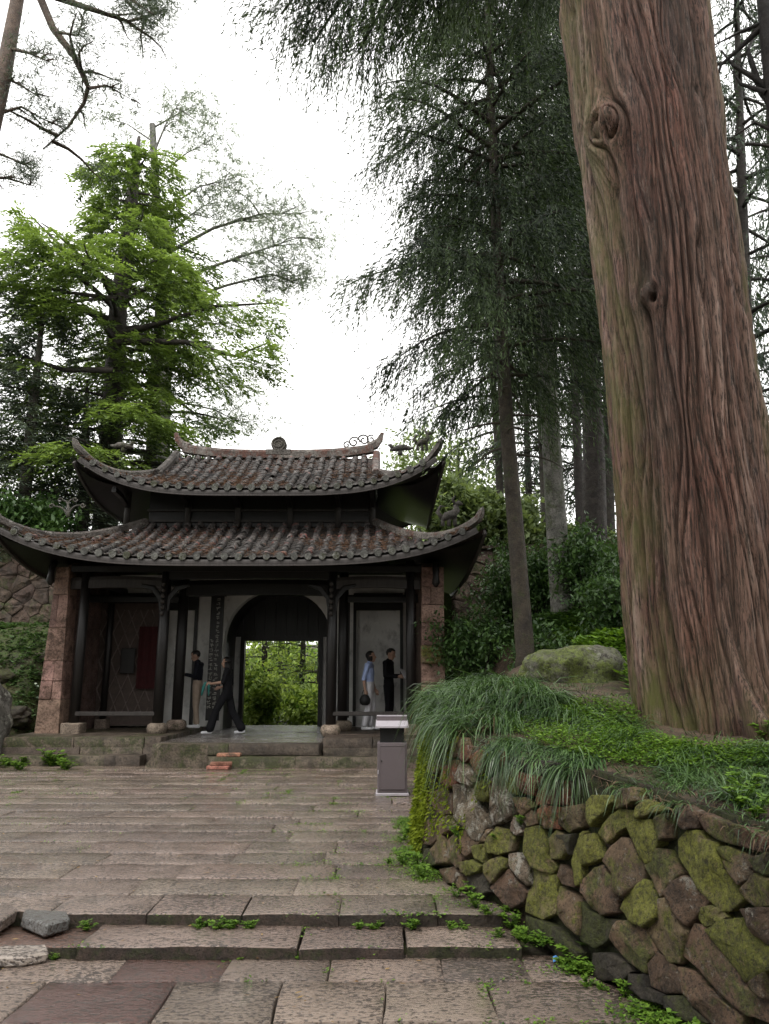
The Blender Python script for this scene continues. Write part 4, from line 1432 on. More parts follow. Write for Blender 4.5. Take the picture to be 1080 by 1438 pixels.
arch_wall(YW, YW + .3, pl[1] + .05, pr_[0] - .02, 3.95, arch, "plaster_wall", M_PLAS)
YD = 19.4
dl, dr = at_y(342, 960, YD).x, at_y(447, 960, YD).x
zd = at_y(390, 900, YD).z
# passage lining
n_ = len(arch)
mk("passage_vault", [(x, YW + .3, z) for x, z in arch] + [(x, YD, z) for x, z in arch], [(k, k + 1, n_ + k + 1, n_ + k) for k in range(n_ - 1)], M_WOOD, GATE)
MB().box(aL - .3, dl - .1, YD, YD + .12, .3, zd + .1).build("side_panel", M_PLAS, GATE)
MB().box(dr + .1, aR + .3, YD, YD + .12, .3, zd + .1).build("side_panel", M_PLAS, GATE)
MB().box(aL - .3, aR + .3, YD - .02, YD + .14, zd + .102, 4.0).build("lintel_panel", M_WOOD, GATE)
for xa in (dl - .1, dr):
    MB().box(xa, xa + .1, YD - .06, YD + .16, .38, zd).build("door_jamb", M_WOOD, GATE)
MB().box(dl - .1, dr + .1, YD - .062, YD + .162, zd, zd + .1).build("door_head", M_WOOD, GATE)
for k in range(11):                                        # upright boards of the lintel
    xx = aL - .1 + (aR - aL + .2) * k / 10
    MB().box(xx - .02, xx + .02, YD - .05, YD - .022, zd + .12, 3.9).build("lintel_batten", M_WOOD, GATE)
bwall = MB()
bwall.box(pl[1], aL - .3, YD + .02, YD + .4, .3, 3.95)
bwall.box(aR + .3, pr_[0], YD + .02, YD + .4, .3, 3.95)
bwall.box(dl - .8, dr + .8, YD + .17, YD + .4, 3.2, 3.95)
bwall.build("rear_wall", M_PIERD, GATE)
# framing of the side bays in front of the plaster
for xa, xb in ((x1b - .9, x2b), (x3b + .16, x4 - .1)):
    MB().box(xa, xa + .07, YW - .08, YW - .004, .45, 3.1).build("wall_post", M_WOOD, GATE)
    MB().box(xb - .07, xb, YW - .08, YW - .004, .45, 3.1).build("wall_post", M_WOOD, GATE)
    MB().box(xa, xb, YW - .085, YW - .004, 3.1, 3.5).build("wall_rail", M_WOOD, GATE)
zl = at_y(280, 838, YW).z
MB().box(x2b, aL + .02, YW - .09, YW - .004, zl, zl + .22).build("wall_rail", M_WOOD, GATE)

# diamond lattice screen in the left bay
lat = MB().box(at_y(118, 900, 17.3).x, at_y(222, 900, 17.3).x, 17.32, 17.36, .5, 3.2).build("lattice_screen", m_plain("brown_screen_panel", (0.07, 0.05, 0.042), .7), GATE)
lx0, lx1, lz0, lz1 = at_y(122, 900, 17.3).x, at_y(216, 900, 17.3).x, .75, 3.05
M_LAT = m_wood("pale_lattice_strip", (0.19, 0.148, 0.128), .7)
kslope = 2.3
xs = lx0 - (lz1 - lz0) / kslope
while xs < lx1:
    for sg in (1, -1):
        # clip the slanting strip to the screen
        za, zb = lz0, lz1
        xa = xs if sg > 0 else xs + (lz1 - lz0) / kslope
        f = lambda z: xa + sg * (z - lz0) / kslope
        zz = [z for z in np.linspace(lz0, lz1, 60) if lx0 <= f(z) <= lx1]
        if len(zz) > 4:
            MB().sweep([(f(zz[0]), 17.31 - .008 * (sg > 0), zz[0]), (f(zz[-1]), 17.31 - .008 * (sg > 0), zz[-1])], .022, .016, up=Vector((0, -1, 0))).build("lattice_strip", M_LAT, lat)
    xs += .27
pp = at_y(179, 928, 17.2)
nb_ = MB().box(pp.x - .16, pp.x + .16, 17.2, 17.24, pp.z - .28, pp.z + .28).build("notice_board", M_WOOD, None, False, .01)
tag(nb_, "small black notice board hung on the gatehouse's diamond lattice", "notice board")
pp0, pp1 = at_y(197, 880, 17.25), at_y(218, 967, 17.25)
bn = MB()
for k in range(12):
    a = pp0.x + (pp1.x - pp0.x) * k / 12
    b = pp0.x + (pp1.x - pp0.x) * (k + 1) / 12
    ya, yb = 17.22 + .015 * math.sin(k * 1.3), 17.22 + .015 * math.sin(k * 1.3 + 1.3)
    bn.add([(a, ya, pp1.z), (b, yb, pp1.z), (b, yb, pp0.z), (a, ya, pp0.z), (a, ya + .01, pp1.z), (b, yb + .01, pp1.z), (b, yb + .01, pp0.z), (a, ya + .01, pp0.z)], [(0, 1, 2, 3), (7, 6, 5, 4), (3, 2, 6, 7), (1, 0, 4, 5)])
tag(bn.build("banner", M_RED, None), "dark red cloth banner hanging in the gatehouse's lattice bay", "banner")

# couplet boards: dark vertical boards with columns of small pale characters too small to read
def couplet(u, Y, v0, v1, w, cols, label, seed):
    top, bot = at_y(u, v0, Y), at_y(u, v1, Y)
    x = (top.x + bot.x) / 2
    o = MB().box(x - w / 2, x + w / 2, Y, Y + .03, bot.z, top.z).build("couplet_board", M_WOOD, None, False, .006)
    tag(o, label, "couplet board")
    rr = random.Random(seed)
    for (cx, za, zb) in cols:
        mb = MB()
        z = top.z - za
        while z > bot.z + zb:
            s = .075
            for k in range(rr.randint(4, 6)):
                xx, zz = x + cx + rr.uniform(-.4, .4) * s, z - rr.uniform(.08, .92) * s
                if rr.random() < .55:
                    mb.box(xx - s * .34, xx + s * .34, Y - .006, Y - .001, zz - .005, zz + .005)
                else:
                    mb.box(xx - .005, xx + .005, Y - .006, Y - .001, zz - s * .3, zz + s * .3)
            z -= .105
        mb.build("inscription", M_GILT, o)["kind"] = "stuff"
couplet(302, 17.35, 832, 1012, .30, [(.03, .12, .3), (-.09, 1.05, .25)], "tall black couplet board with pale characters beside the arch, behind the man in khaki trousers", 1)
couplet(484, 17.35, 840, 1008, .22, [(.02, .3, .3)], "tall black couplet board with pale characters beside the woman in the blue shirt", 2)

# old bricks on and below the step
for (u, v, y, z, w, d, h, rz, lab) in ((322, 1057, 13.69, .178, .40, .2, .055, .05, "long red brick lying on the gatehouse step"), (308, 1072, 13.36, .004, .38, .22, .06, -.08, "broken red brick at the bottom of the small pile below the step"), (311, 1067, 13.38, .066, .36, .2, .05, .14, "red brick on top of the small pile below the step")):
    o = MB().box(-w / 2, w / 2, -d / 2, d / 2, 0, h).build("brick", M_BRICK, None, False, .01)
    o.location, o.rotation_euler = (at_y(u, v, y).x, y, z), (0, 0, rz)
    tag(o, lab, "brick")

# ------------------------------------------------------------------ giant tree
def m_bark_giant():
    t = NT("giant_cedar_bark")
    f = t.attr("tint")
    c = t.ramp(f, [(0.08, (0.028, 0.018, 0.014)), (0.38, (0.110, 0.062, 0.046)), (0.66, (0.22, 0.130, 0.098)), (0.95, (0.42, 0.31, 0.255))])
    rd = t.ramp(t.noise(0.9, 4, .6, vec=t.pos((2.2, 2.2, .5))), [(.45, 0.0), (.68, .6)])
    c = t.mix(rd, c, t.mix(1.0, c, (1.15, .70, .66), 'MULTIPLY'))
    fine = t.noise(26, 6, .75, vec=t.pos((2.6, 2.6, .17)))
    c = t.mix(t.ramp(fine, [(.42, .95), (.53, 0.0)]), c, (0.022, 0.014, 0.011))
    c = t.mix(t.ramp(t.noise(17, 6, .75, vec=t.pos((2.4, 2.4, .22))), [(.56, 0.0), (.68, .55)]), c, (0.36, 0.27, 0.225))
    ms = t.math('MULTIPLY', t.attr("tint2"), t.ramp(t.noise(5, 6, .7, vec=t.pos((1, 1, .35))), [(.38, .0), (.6, 1.0)]))
    c = t.mix(ms, c, (0.125, 0.125, 0.035))
    cr = t.ramp(t.noise(30, 3, .6, vec=t.pos((.5, .5, 1.2))), [(.28, 1.0), (.34, 0.0)])
    c = t.mix(t.math('MULTIPLY', cr, .35), c, (0.03, 0.02, 0.015))
    b = t.bump(fine, 1.0, .035)
    b = t.bump(t.noise(70, 3, .7, vec=t.pos((1, 1, .3))), .4, .006, b)
    return t.fin(c, .72, b, .35)
M_GIANT = m_bark_giant()
M_BARK = m_stone("brown_conifer_bark", (0.026, 0.021, 0.014), (0.06, 0.049, 0.031), moss=(0.05, 0.06, 0.018), moss_amt=.5, sc=4)
M_BARKG = m_stone("grey_conifer_bark", (0.09, 0.088, 0.075), (0.17, 0.165, 0.145), moss=(0.10, 0.12, 0.06), moss_amt=.35, sc=4)
M_BARKD = m_stone("dark_branch_bark", (0.018, 0.014, 0.012), (0.045, 0.036, 0.03), moss=(0.04, 0.05, 0.02), moss_amt=.3, sc=5)
M_BARKP = m_stone("pine_bark", (0.09, 0.06, 0.045), (0.17, 0.12, 0.09), moss=(0.08, 0.08, 0.05), moss_amt=.3, sc=4)

GY = 6.1
vt = [-40, 0, 150, 200, 310, 400, 500, 650, 750, 850, 950, 1000]
ul = [781, 785, 805, 811, 826, 836, 845, 858, 866, 874, 886, 895]
ur = [980, 985, 1006, 1013, 1030, 1040, 1050, 1070, 1083, 1098, 1116, 1128]
gz, gx, gr = [], [], []
for v, a, b in zip(vt, ul, ur):
    A, B = at_y(a, v, GY), at_y(b, v, GY)
    gz.append((A.z + B.z) / 2)
    gx.append((A.x + B.x) / 2)
    gr.append((B.x - A.x) / 2)
gz, gx, gr = np.array(gz[::-1]), np.array(gx[::-1]), np.array(gr[::-1])
gbase = terr_z(float(gx[0]), GY) - 0.15
NT_, NZ_ = 440, 500
zz = np.concatenate([np.linspace(gbase, 8.6, NZ_ - 40), np.linspace(8.7, 15, 40)])
tq = np.linspace(0, 1, NT_, endpoint=False)          # finer on the side towards the courtyard
th = (2 * math.pi * tq + .62 * np.sin(2 * math.pi * tq)) % (2 * math.pi)
th = np.sort((th + math.pi * .5) % (2 * math.pi))
TH, ZZ = np.meshgrid(th, zz, indexing='ij')
cx_ = np.interp(ZZ, gz, gx)
rr_ = np.interp(ZZ, gz, gr) * np.where(ZZ > 9, 1 - .03 * (ZZ - 9), 1)
def knot_at(u, v):
    p = at_y(u, v, GY)
    for _ in range(4):      # bring the point to the near side of the trunk
        xc, r = np.interp(p.z, gz, gx), np.interp(p.z, gz, gr)
        s = max(-.98, min(.98, (p.x - xc) / r))
        p = at_y(u, v, GY - r * math.sqrt(1 - s * s))
    return math.atan2(p.y - GY, p.x - xc) % (2 * math.pi), p.z
psi = TH * .68 + 0.0
knotm = np.zeros_like(TH)
bulge = np.zeros_like(TH)
for (u, v, a, hgt, up) in ((853, 178, .13, .12, 1.3), (910, 410, .075, .09, 1.1)):
    t0, z0 = knot_at(u, v)
    c = (((TH - t0 + math.pi) % (2 * math.pi)) - math.pi) * .64
    ze = (ZZ - z0) / up
    r2 = c * c + ze * ze
    psi = psi - c * (a * a) / np.maximum(r2, a * a * .55) * 1.0
    knotm = np.maximum(knotm, np.exp(-r2 / (a * a) * .9))
    bulge += hgt * np.exp(-r2 / (a * a * 2.4)) - hgt * (.5 if a > .1 else 1.0) * np.exp(-((c - a * .35) ** 2 + (ze + a * .55) ** 2) / (a * a * .18))
wl = fbm(np.stack([np.cos(TH) * 1.1, np.sin(TH) * 1.1, ZZ * .55], -1), 41, 3)
wl2 = fbm(np.stack([np.cos(TH) * 4, np.sin(TH) * 4, ZZ * 1.6], -1), 43, 2)
ang = psi / .68 + .05 * (ZZ - 1.0) * .25 + .085 * wl + .016 * wl2
def ridge(k, m, seed, sharp=1.0):
    P = np.stack([np.cos(ang) * k, np.sin(ang) * k, ZZ * m], -1)
    n = vnoise(P, seed) * .7 + vnoise(P * 1.9 + 5, seed + 1) * .3
    return 1 - np.minimum(1, np.abs(n) * 2.6) ** sharp
def h1d(i, seed): return _hash(i.astype(np.int64), i.astype(np.int64) * 0, i.astype(np.int64) * 0, seed) * .5 + .5
def strands(N, warp, seed, ex):
    """bark straps: N bands round the trunk, each with its own height and tone, parted by sharp furrows"""
    P = np.stack([np.cos(ang) * 2.4, np.sin(ang) * 2.4, ZZ * .55], -1)
    P2 = np.stack([np.cos(ang) * 7, np.sin(ang) * 7, ZZ * 1.5], -1)
    s_ = ang * N / (2 * math.pi) + warp * fbm(P, seed, 2) + warp * .4 * vnoise(P2, seed + 3)
    i_ = np.floor(s_)
    f = s_ - i_
    i_ = np.mod(i_, N)
    zq = ZZ / 2.2 + 6 * h1d(i_, seed + 9)                         # each strap swells and thins along its length
    zi, zf = np.floor(zq), sm(zq - np.floor(zq))
    hh = h1d(i_ + 1000 * zi, seed + 1) * (1 - zf) + h1d(i_ + 1000 * (zi + 1), seed + 1) * zf
    return (1 - np.abs(2 * f - 1) ** ex), hh, i_
r1 = 1 - ridge(3.6, .15, 51, .7)          # broad swells separated by creases
p1, h1, _i = strands(38, 1.4, 151, 2.6)
p2, h2, _i = strands(104, 1.9, 161, 2.0)
r4 = vnoise(np.stack([np.cos(ang) * 60, np.sin(ang) * 60, ZZ * 2.6], -1), 63)
r5 = vnoise(np.stack([np.cos(ang) * 30, np.sin(ang) * 30, ZZ * 9], -1), 65)
disp = .075 * (r1 - .65) + (.030 + .052 * h1) * p1 - .055 + (.007 + .014 * h2) * p2 + .006 * r4 + .004 * r5 + bulge
flare = np.exp(-np.maximum(ZZ - gbase - .12, 0) / .22)
lob = .5 + .5 * np.sin(TH * 7 + 2.5 * wl + .6)
flare2 = np.exp(-np.maximum(ZZ - gbase - .12, 0) / .30)
disp = disp + flare2 * (.07 + .26 * lob * r1) * (.12 + .88 * sm((np.cos(TH) + .75) / .6))
RR = rr_ - .045 + disp
X, Y = cx_ + RR * np.cos(TH), GY + RR * np.sin(TH)
tint = np.clip(-.02 + .22 * np.minimum(1, p1 * 1.6) + .10 * r1 + .20 * h1 + .16 * p2 + .20 * h2 + .10 * r4 + .05 * r5 + .12 * wl, 0, 1)
mossm = np.clip(.6 * np.exp(-((np.cos(TH) + .95) / .20) ** 2) + .6 * np.exp(-((np.cos(TH) - .96) / .14) ** 2) * (ZZ > 3.0) + .6 * flare + .04, 0, 1)
GT = empty("giant_tree", (float(gx[0]), GY, gbase + .15), "giant old conifer trunk with furrowed reddish bark and two knots, rising from the terrace", "tree")
mk_np("trunk", np.stack([X, Y, ZZ], -1).reshape(-1, 3), grid_faces(NT_, NZ_, True), M_GIANT, GT, True, tint.reshape(-1), mossm.reshape(-1))

# ------------------------------------------------------------------ tree builders
def limb_path(b, az, L, rise, droop, n=8, wig=.06, rng=None):
    d = np.array([math.cos(az), math.sin(az), 0])
    s = np.array([-d[1], d[0], 0])
    ph = rng.uniform(0, 6.28) if rng is not None else 0
    t = np.linspace(0, 1, n)[:, None]
    return np.array(b)[None] + d * L * t + s * L * wig * np.sin(t * 4 + ph) * t + np.array([0, 0, 1.0]) * (rise * t - droop * t * t)
def path_at(P, t):
    x = t * (len(P) - 1)
    i = np.minimum(x.astype(int), len(P) - 2)
    f = (x - i)[:, None]
    return P[i] * (1 - f) + P[i + 1] * f, P[i + 1] - P[i]
def f_cedar(paths, rng, cords, clen, dl, dw, out=.5, J=8, t0=.10):
    """hanging cords of short needled shoots under every limb"""
    S, O, LT, A0 = [], [], [], []
    for P in paths:
        L = np.linalg.norm(P[-1] - P[0])
        n = max(4, int(cords * L))
        t = t0 + (1 - t0) * rng.beta(1.5, 1.0, n)
        p, d = path_at(P, t)
        hd = d.copy()
        hd[:, 2] *= .3
        hd /= np.linalg.norm(hd, axis=1, keepdims=True) + 1e-9
        sd = np.stack([-hd[:, 1], hd[:, 0], hd[:, 2] * 0], 1)
        lat = rng.normal(0, .14, (n, 1)) * L * (1.15 - t[:, None] * .7)
        A0.append(p.copy())
        p = p + sd * lat + hd * rng.uniform(-.1, .25, (n, 1)) - np.array([[0, 0, 1]]) * np.abs(lat) * .35 + rng.normal(0, .05, (n, 3))
        S.append(p)
        LT.append(np.full(n, rng.normal(0, .16)))
        O.append(hd * out + sd * np.sign(lat) * out * .6)
    LT = np.concatenate(LT)
    S, O = np.concatenate(S), np.concatenate(O)
    N = len(S)
    cl = clen * rng.uniform(.45, 1.35, N)
    sway = rng.normal(0, .16, (N, 3))
    tn = rng.uniform(0, 1, N) ** 1.6
    A0 = np.concatenate(A0)
    V, Q = diamonds(A0, S - A0, np.linalg.norm(S - A0, axis=1) * 1.05, dw * .6, rng)       # twigs joining the cords to their limb
    parts = [(V, Q, np.zeros(N))]
    for j in range(J):
        t = (j + rng.uniform(0, 1, N)) / J
        c = S + (O + sway) * (cl * t * (1 - .5 * t))[:, None] * 1.2 + np.array([[0, 0, -1.0]]) * (cl * t * (.45 + .55 * t))[:, None]
        D = rng.normal(0, .36, (N, 3)) + O * .9 + np.array([[0, 0, -.75]])
        V, Q = diamonds(c, D, dl * rng.uniform(.6, 1.3, N) * (1.1 - .3 * t), dw * rng.uniform(.7, 1.3, N), rng)
        parts.append((V, Q, np.clip(tn * .7 + LT + .35 * t * rng.uniform(.3, 1, N), 0, 1)))
    return cat(parts)
def f_spray(paths, rng, per_m, slen, dl, dw, J=12, t0=.2, bright=.5, droop=.35, spread=.25, vs=.18):
    """flat layered sprays, paler where the new shoots are"""
    S, Dr, Tn = [], [], []
    for P in paths:
        L = np.linalg.norm(P[-1] - P[0])
        n = max(4, int(per_m * L))
        t = t0 + (1 - t0) * rng.beta(1.4, .9, n)
        p, d = path_at(P, t)
        hd = d.copy()
        hd[:, 2] *= .4
        hd /= np.linalg.norm(hd, axis=1, keepdims=True) + 1e-9
        sd = np.stack([-hd[:, 1], hd[:, 0], hd[:, 2] * 0], 1)
        lat = rng.normal(0, spread, (n, 1)) * L * (1.2 - t[:, None] * .75)
        dz = np.abs(rng.normal(0, vs, (n, 1)))
        S.append(p + sd * lat - np.array([[0, 0, 1]]) * (dz + np.abs(lat) * .25))
        Dr.append(hd * rng.uniform(.3, 1, (n, 1)) + sd * np.sign(lat) * rng.uniform(.1, .9, (n, 1)) + rng.normal(0, .3, (n, 3)) * np.array([[1, 1, .3]]))
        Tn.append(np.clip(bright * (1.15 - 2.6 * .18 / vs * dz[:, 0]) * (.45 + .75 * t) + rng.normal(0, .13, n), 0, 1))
    S, Dr, Tn = np.concatenate(S), np.concatenate(Dr), np.concatenate(Tn)
    Dr /= np.linalg.norm(Dr, axis=1, keepdims=True) + 1e-9
    N = len(S)
    Sd = np.cross(Dr, [0, 0, 1.0])
    Sd /= np.linalg.norm(Sd, axis=1, keepdims=True) + 1e-9
    sl = slen * rng.uniform(.5, 1.4, N)
    parts = []
    for j in range(J):
        t = (j // 2 + .5) / (J / 2)
        sg = 1 if j % 2 else -1
        c = S + Dr * (sl * t)[:, None] + np.array([[0, 0, -1]]) * (sl * droop * t * t)[:, None]
        D = Dr * .75 + Sd * sg * .8 * (1.15 - t) + np.array([[0, 0, -.25]]) + rng.normal(0, .18, (N, 3))
        side = np.cross(D, np.array([[0, 0, 1.0]]) + rng.normal(0, .35, (N, 3)))
        V, Q = diamonds(c, D, dl * rng.uniform(.7, 1.3, N) * (1.15 - .5 * t), dw * rng.uniform(.7, 1.3, N), rng, side)
        parts.append((V, Q, np.clip(Tn + .12 * t + rng.normal(0, .07, N), 0, 1)))
    return cat(parts)
def f_tuft(paths, rng, per_m, rad, dl, dw, J=9, t0=.45, cl=.35):
    """needle tufts crowded at the branch ends"""
    S = []
    for P in paths:
        L = np.linalg.norm(P[-1] - P[0])
        n = max(4, int(per_m * L))
        t = t0 + (1 - t0) * rng.beta(1.3, .8, n)
        p, d = path_at(P, t)
        k = max(2, n // 9)
        ctr = rng.randint(0, n, k)
        pick = ctr[rng.randint(0, k, n)]
        S.append(p[pick] + rng.normal(0, cl, (n, 3)) * np.array([[1, 1, .45]]) + np.array([[0, 0, .05]]))
    S = np.concatenate(S)
    N = len(S)
    base = rng.normal(0, 1, (N, 3))
    base[:, 2] = np.abs(base[:, 2]) * .6
    tn = rng.uniform(0, 1, N)
    parts = []
    for j in range(J):
        D = base * .5 + rng.normal(0, .8, (N, 3))
        V, Q = diamonds(S + rng.normal(0, rad * .3, (N, 3)), D, dl * rng.uniform(.6, 1.3, N), dw * rng.uniform(.7, 1.3, N), rng)
        parts.append((V, Q, np.clip(tn + rng.normal(0, .1, N), 0, 1)))
    return cat(parts)
def f_broad(paths, rng, per_m, rad, dl, dw, J=8, t0=.2, bright=.5):
    S, O = [], []
    for P in paths:
        L = np.linalg.norm(P[-1] - P[0])
        n = max(4, int(per_m * L))
        t = t0 + (1 - t0) * rng.beta(1.3, .8, n)
        p, d = path_at(P, t)
        S.append(p + rng.normal(0, rad, (n, 3)))
    S = np.concatenate(S)
    N = len(S)
    tn = rng.beta(1.3, 1.6, N) * 2 * bright
    parts = []
    for j in range(J):
        D = rng.normal(0, 1, (N, 3)) + np.array([[0, 0, -.2]])
        side = np.cross(D, np.array([[0, 0, 1.0]]) + rng.normal(0, .4, (N, 3)))
        V, Q = diamonds(S + rng.normal(0, rad * .35, (N, 3)), D, dl * rng.uniform(.6, 1.3, N), dw * rng.uniform(.7, 1.3, N), rng, side, .12)
        parts.append((V, Q, np.clip(tn + rng.normal(0, .12, N), 0, 1)))
    return cat(parts)

M_CEDAR = m_leaf("cedar_needles", (0.011, 0.022, 0.012), (0.095, 0.145, 0.058), .3, .5, .3)
M_CEDARG = m_leaf("grey_green_cedar_needles", (0.020, 0.036, 0.024), (0.10, 0.145, 0.08), .3, .5, .3)
M_BRIGHT = m_leaf("new_green_shoots", (0.020, 0.044, 0.016), (0.26, 0.37, 0.10), .42, .45, .35)
M_PINE = m_leaf("grey_pine_needles", (0.035, 0.052, 0.040), (0.11, 0.145, 0.10), .35, .5, .3)
M_LIGHT = m_leaf("pale_broad_leaves", (0.09, 0.13, 0.05), (0.29, 0.37, 0.17), .45, .5, .3)
M_DARKF = m_leaf("dark_conifer_needles", (0.035, 0.050, 0.038), (0.125, 0.16, 0.11), .25, .5, .3)
M_BAMB = m_leaf("valley_leaves", (0.07, 0.14, 0.025), (0.40, 0.52, 0.14), .55, .5, .3)

M_PINEP = m_leaf("hazed_pine_needles", (0.075, 0.10, 0.08), (0.20, 0.25, 0.18), .4, .5, .3)  # paler pine needles: distance haze painted into their colour
M_VCON = m_leaf("valley_conifer_needles", (0.05, 0.08, 0.04), (0.18, 0.25, 0.12), .4, .5, .3)
def make_tree(name, label, trunk, tr, paths, fol, mat, bark, group=None, lr=.35, seed=0):
    """trunk: points with radii tr; paths: limbs; fol: (V, Q, tint)"""
    th_ = empty(name, tuple(trunk[0]), label, "tree", group)
    mb = MB()
    mb.tube(trunk, tr, 12)
    for P in paths:
        L = float(np.linalg.norm(P[-1] - P[0]))
        r0 = max(.012, min(.5 * max(tr), .016 * L + .012) * lr / .35)
        mb.tube([Vector(p) for p in P], [r0 * (1 - .85 * k / (len(P) - 1)) for k in range(len(P))], 5, cap=False)
    mb.build("trunk", bark, th_, True)
    if fol is not None:
        V, Q, T = fol
        mk_np("crown", V, Q, mat, th_, tint=T)
    return th_
def trunk_line(pix, Y, ztop=None):
    pts = [at_y(u, v, Y) for u, v in pix]
    if ztop is not None:
        a, b = pts[-2], pts[-1]
        d = (b - a) / max(.1, b.z - a.z)
        pts.append(b + d * (ztop - b.z))
    return pts
def trunk_point(pts, z):
    for a, b in zip(pts[:-1], pts[1:]):
        if a.z <= z <= b.z:
            return a + (b - a) * ((z - a.z) / max(1e-6, b.z - a.z))
    return pts[-1]
def limbs_on(trunk, z0, z1, n, Lf, rise, droop, rng, azs=None, wig=.06):
    out = []
    for i in range(n):
        f = (i + rng.uniform(0, 1)) / n
        z = z0 + (z1 - z0) * f
        b = trunk_point(trunk, z)
        az = (i * 2.399 + rng.normal(0, .5)) if azs is None else rng.uniform(*azs)
        L = Lf(f) * rng.uniform(.7, 1.15)
        out.append(limb_path((b.x, b.y, b.z), az, L, rise * L * rng.uniform(.6, 1.3), droop * L * rng.uniform(.7, 1.2), rng=rng, wig=wig))
    return out
def dead_twigs(trunk, z0, z1, n, L, rng):
    return limbs_on(trunk, z0, z1, n, lambda f: L, .05, .25, rng, wig=.12)

RG = np.random.RandomState
SLOPE = "tall conifers on the slope between the gatehouse and the giant tree"
# crown of the giant: only its lowest hanging boughs come into view
rng = RG(1)
gb = []
for (u, v, Y, z0) in ((395, 20, 8.2, 11.8), (440, 60, 8.6, 11.6), (505, 70, 8.3, 11.4), (545, 20, 7.6, 11.2), (600, 5, 8.0, 11.4), (470, -40, 7.6, 12.2), (660, -10, 8.4, 11.4), (740, 5, 8.4, 11.2), (420, -80, 8.8, 12.8), (560, -90, 7.8, 12.6)):
    e = at_y(u, v, Y)
    s = np.array([float(np.interp(z0, gz, gx)), GY, z0])
    t = np.linspace(0, 1, 9)[:, None]
    P = s * (1 - t) + np.array(list(e)) * t + np.array([0, 0, 1.0]) * np.sin(t * math.pi) * .55
    gb.append(P)
for az in np.linspace(-1.2, 1.6, 9):
    gb.append(limb_path((float(gx[-1]), GY, 12.2 + .3 * az), az, 3.4, .8, 1.6, rng=rng))
V, Q, T = f_cedar(gb, rng, 66, .6, .11, .015, t0=.5, J=16)
mk_np("crown", V, Q, M_CEDAR, GT, tint=T)
mbb = MB()
for P in gb:
    mbb.tube([Vector(p) for p in P], [.07 - .055 * k / (len(P) - 1) for k in range(len(P))], 6)
mbb.build("bough", M_BARKD, GT, True)

def cedar(label, pix, Y, r, z0, ztop, n, Lf, cords, seed, dl=.19, dw=.030, clen=.75, mat=M_CEDAR, bark=M_BARK, twigs=0, J=8, name="cedar_tree", group=SLOPE, rise=.12, droop=.42):
    rng = RG(seed)
    tk = trunk_line(pix, Y, ztop)
    b = tk[0]
    tk = [Vector((b.x, b.y, b.z - .3))] + tk
    H = ztop - b.z
    tr = [r * 1.35] + [max(.03, r * (1 - .85 * max(0, (p.z - b.z)) / H)) for p in tk[1:]]
    paths = limbs_on(tk, z0, ztop - .3, n, Lf, rise, droop, rng)
    fol = f_cedar(paths, rng, cords, clen, dl, dw, J=J)
    if twigs:
        paths = paths + dead_twigs(tk, b.z + H * .2, z0, twigs, .9, rng)
    return make_tree(name, label, tk, tr, paths, fol, mat, bark, group)
cedar("dark drooping conifer with brown trunk rising behind the mossy boulder", [(738, 922), (724, 740), (712, 600), (700, 400), (690, 150)], 11.6, .145, 6.3, 17.5, 104, lambda f: (2.85 - 1.4 * f ** 1.5) * min(1, .62 + 2.4 * f) * (.78 + .22 * math.sin(f * 17)), 54, 2, dl=.135, dw=.019, clen=.85, twigs=10, J=14, rise=.16, droop=.36)
cedar("tall conifer with pale grey-green trunk in front of the rubble wall", [(791, 872), (781, 730), (768, 520), (752, 250), (742, 60)], 14.6, .23, 8.8, 21, 62, lambda f: 2.8 * (1 - .5 * f), 38, 3, dl=.16, dw=.024, clen=1.0, J=11, bark=M_BARKG, twigs=22)
cedar("thick dark conifer trunk at the rubble wall, left of the giant trunk", [(836, 818), (834, 640), (826, 400), (818, 150)], 17.0, .30, 9.6, 23, 52, lambda f: 3.0 * (1 - .5 * f), 30, 4, dl=.19, dw=.028, clen=1.0, J=10, bark=M_BARKD, twigs=26)
for i, (pix, Y, r, z0, ztop, n, Lx, cd, sd, lab) in enumerate((
        ([(768, 770), (760, 600), (752, 450)], 22.5, .14, 8.5, 22, 32, 2.4, 13, 5, "slender dark conifer above the wall, behind the grey-green trunk"),
        ([(817, 770), (808, 560), (800, 330)], 21.5, .15, 11.5, 24, 30, 2.3, 13, 6, "slim straight dark conifer above the wall beside the thick dark trunk"),
        ([(858, 775), (852, 560), (846, 350)], 24, .17, 10, 26, 30, 2.6, 12, 7, "slender conifer above the wall close to the giant trunk"),
        ([(745, 770), (741, 640), (736, 500)], 26, .13, 8.0, 22, 30, 2.4, 13, 13, "thin conifer far behind the two trunks by the mossy boulder"),
        ([(784, 765), (780, 600), (775, 450)], 28, .15, 8.0, 24, 30, 2.6, 12, 14, "thin far conifer glimpsed right beside the grey-green trunk"),
        ([(872, 775), (868, 600), (862, 450)], 27, .15, 7.5, 24, 30, 2.6, 12, 15, "far conifer touching the giant trunk's outline"),
        ([(826, 765), (822, 600), (818, 450)], 30, .15, 8.0, 24, 30, 2.8, 12, 16, "farthest thin conifer behind the thick dark trunk"),
        ([(706, 790), (700, 640), (690, 500)], 24, .15, 9.0, 22, 30, 2.6, 13, 8, "background conifer seen just behind the brown-trunked drooping tree"))):
    cedar(lab, pix, Y, r, z0, ztop, n, (lambda L: (lambda f: L * (1 - .5 * f)))(Lx), cd, sd, dl=.24, dw=.036, clen=.95, mat=M_CEDARG, bark=M_BARKD, twigs=26, J=11)
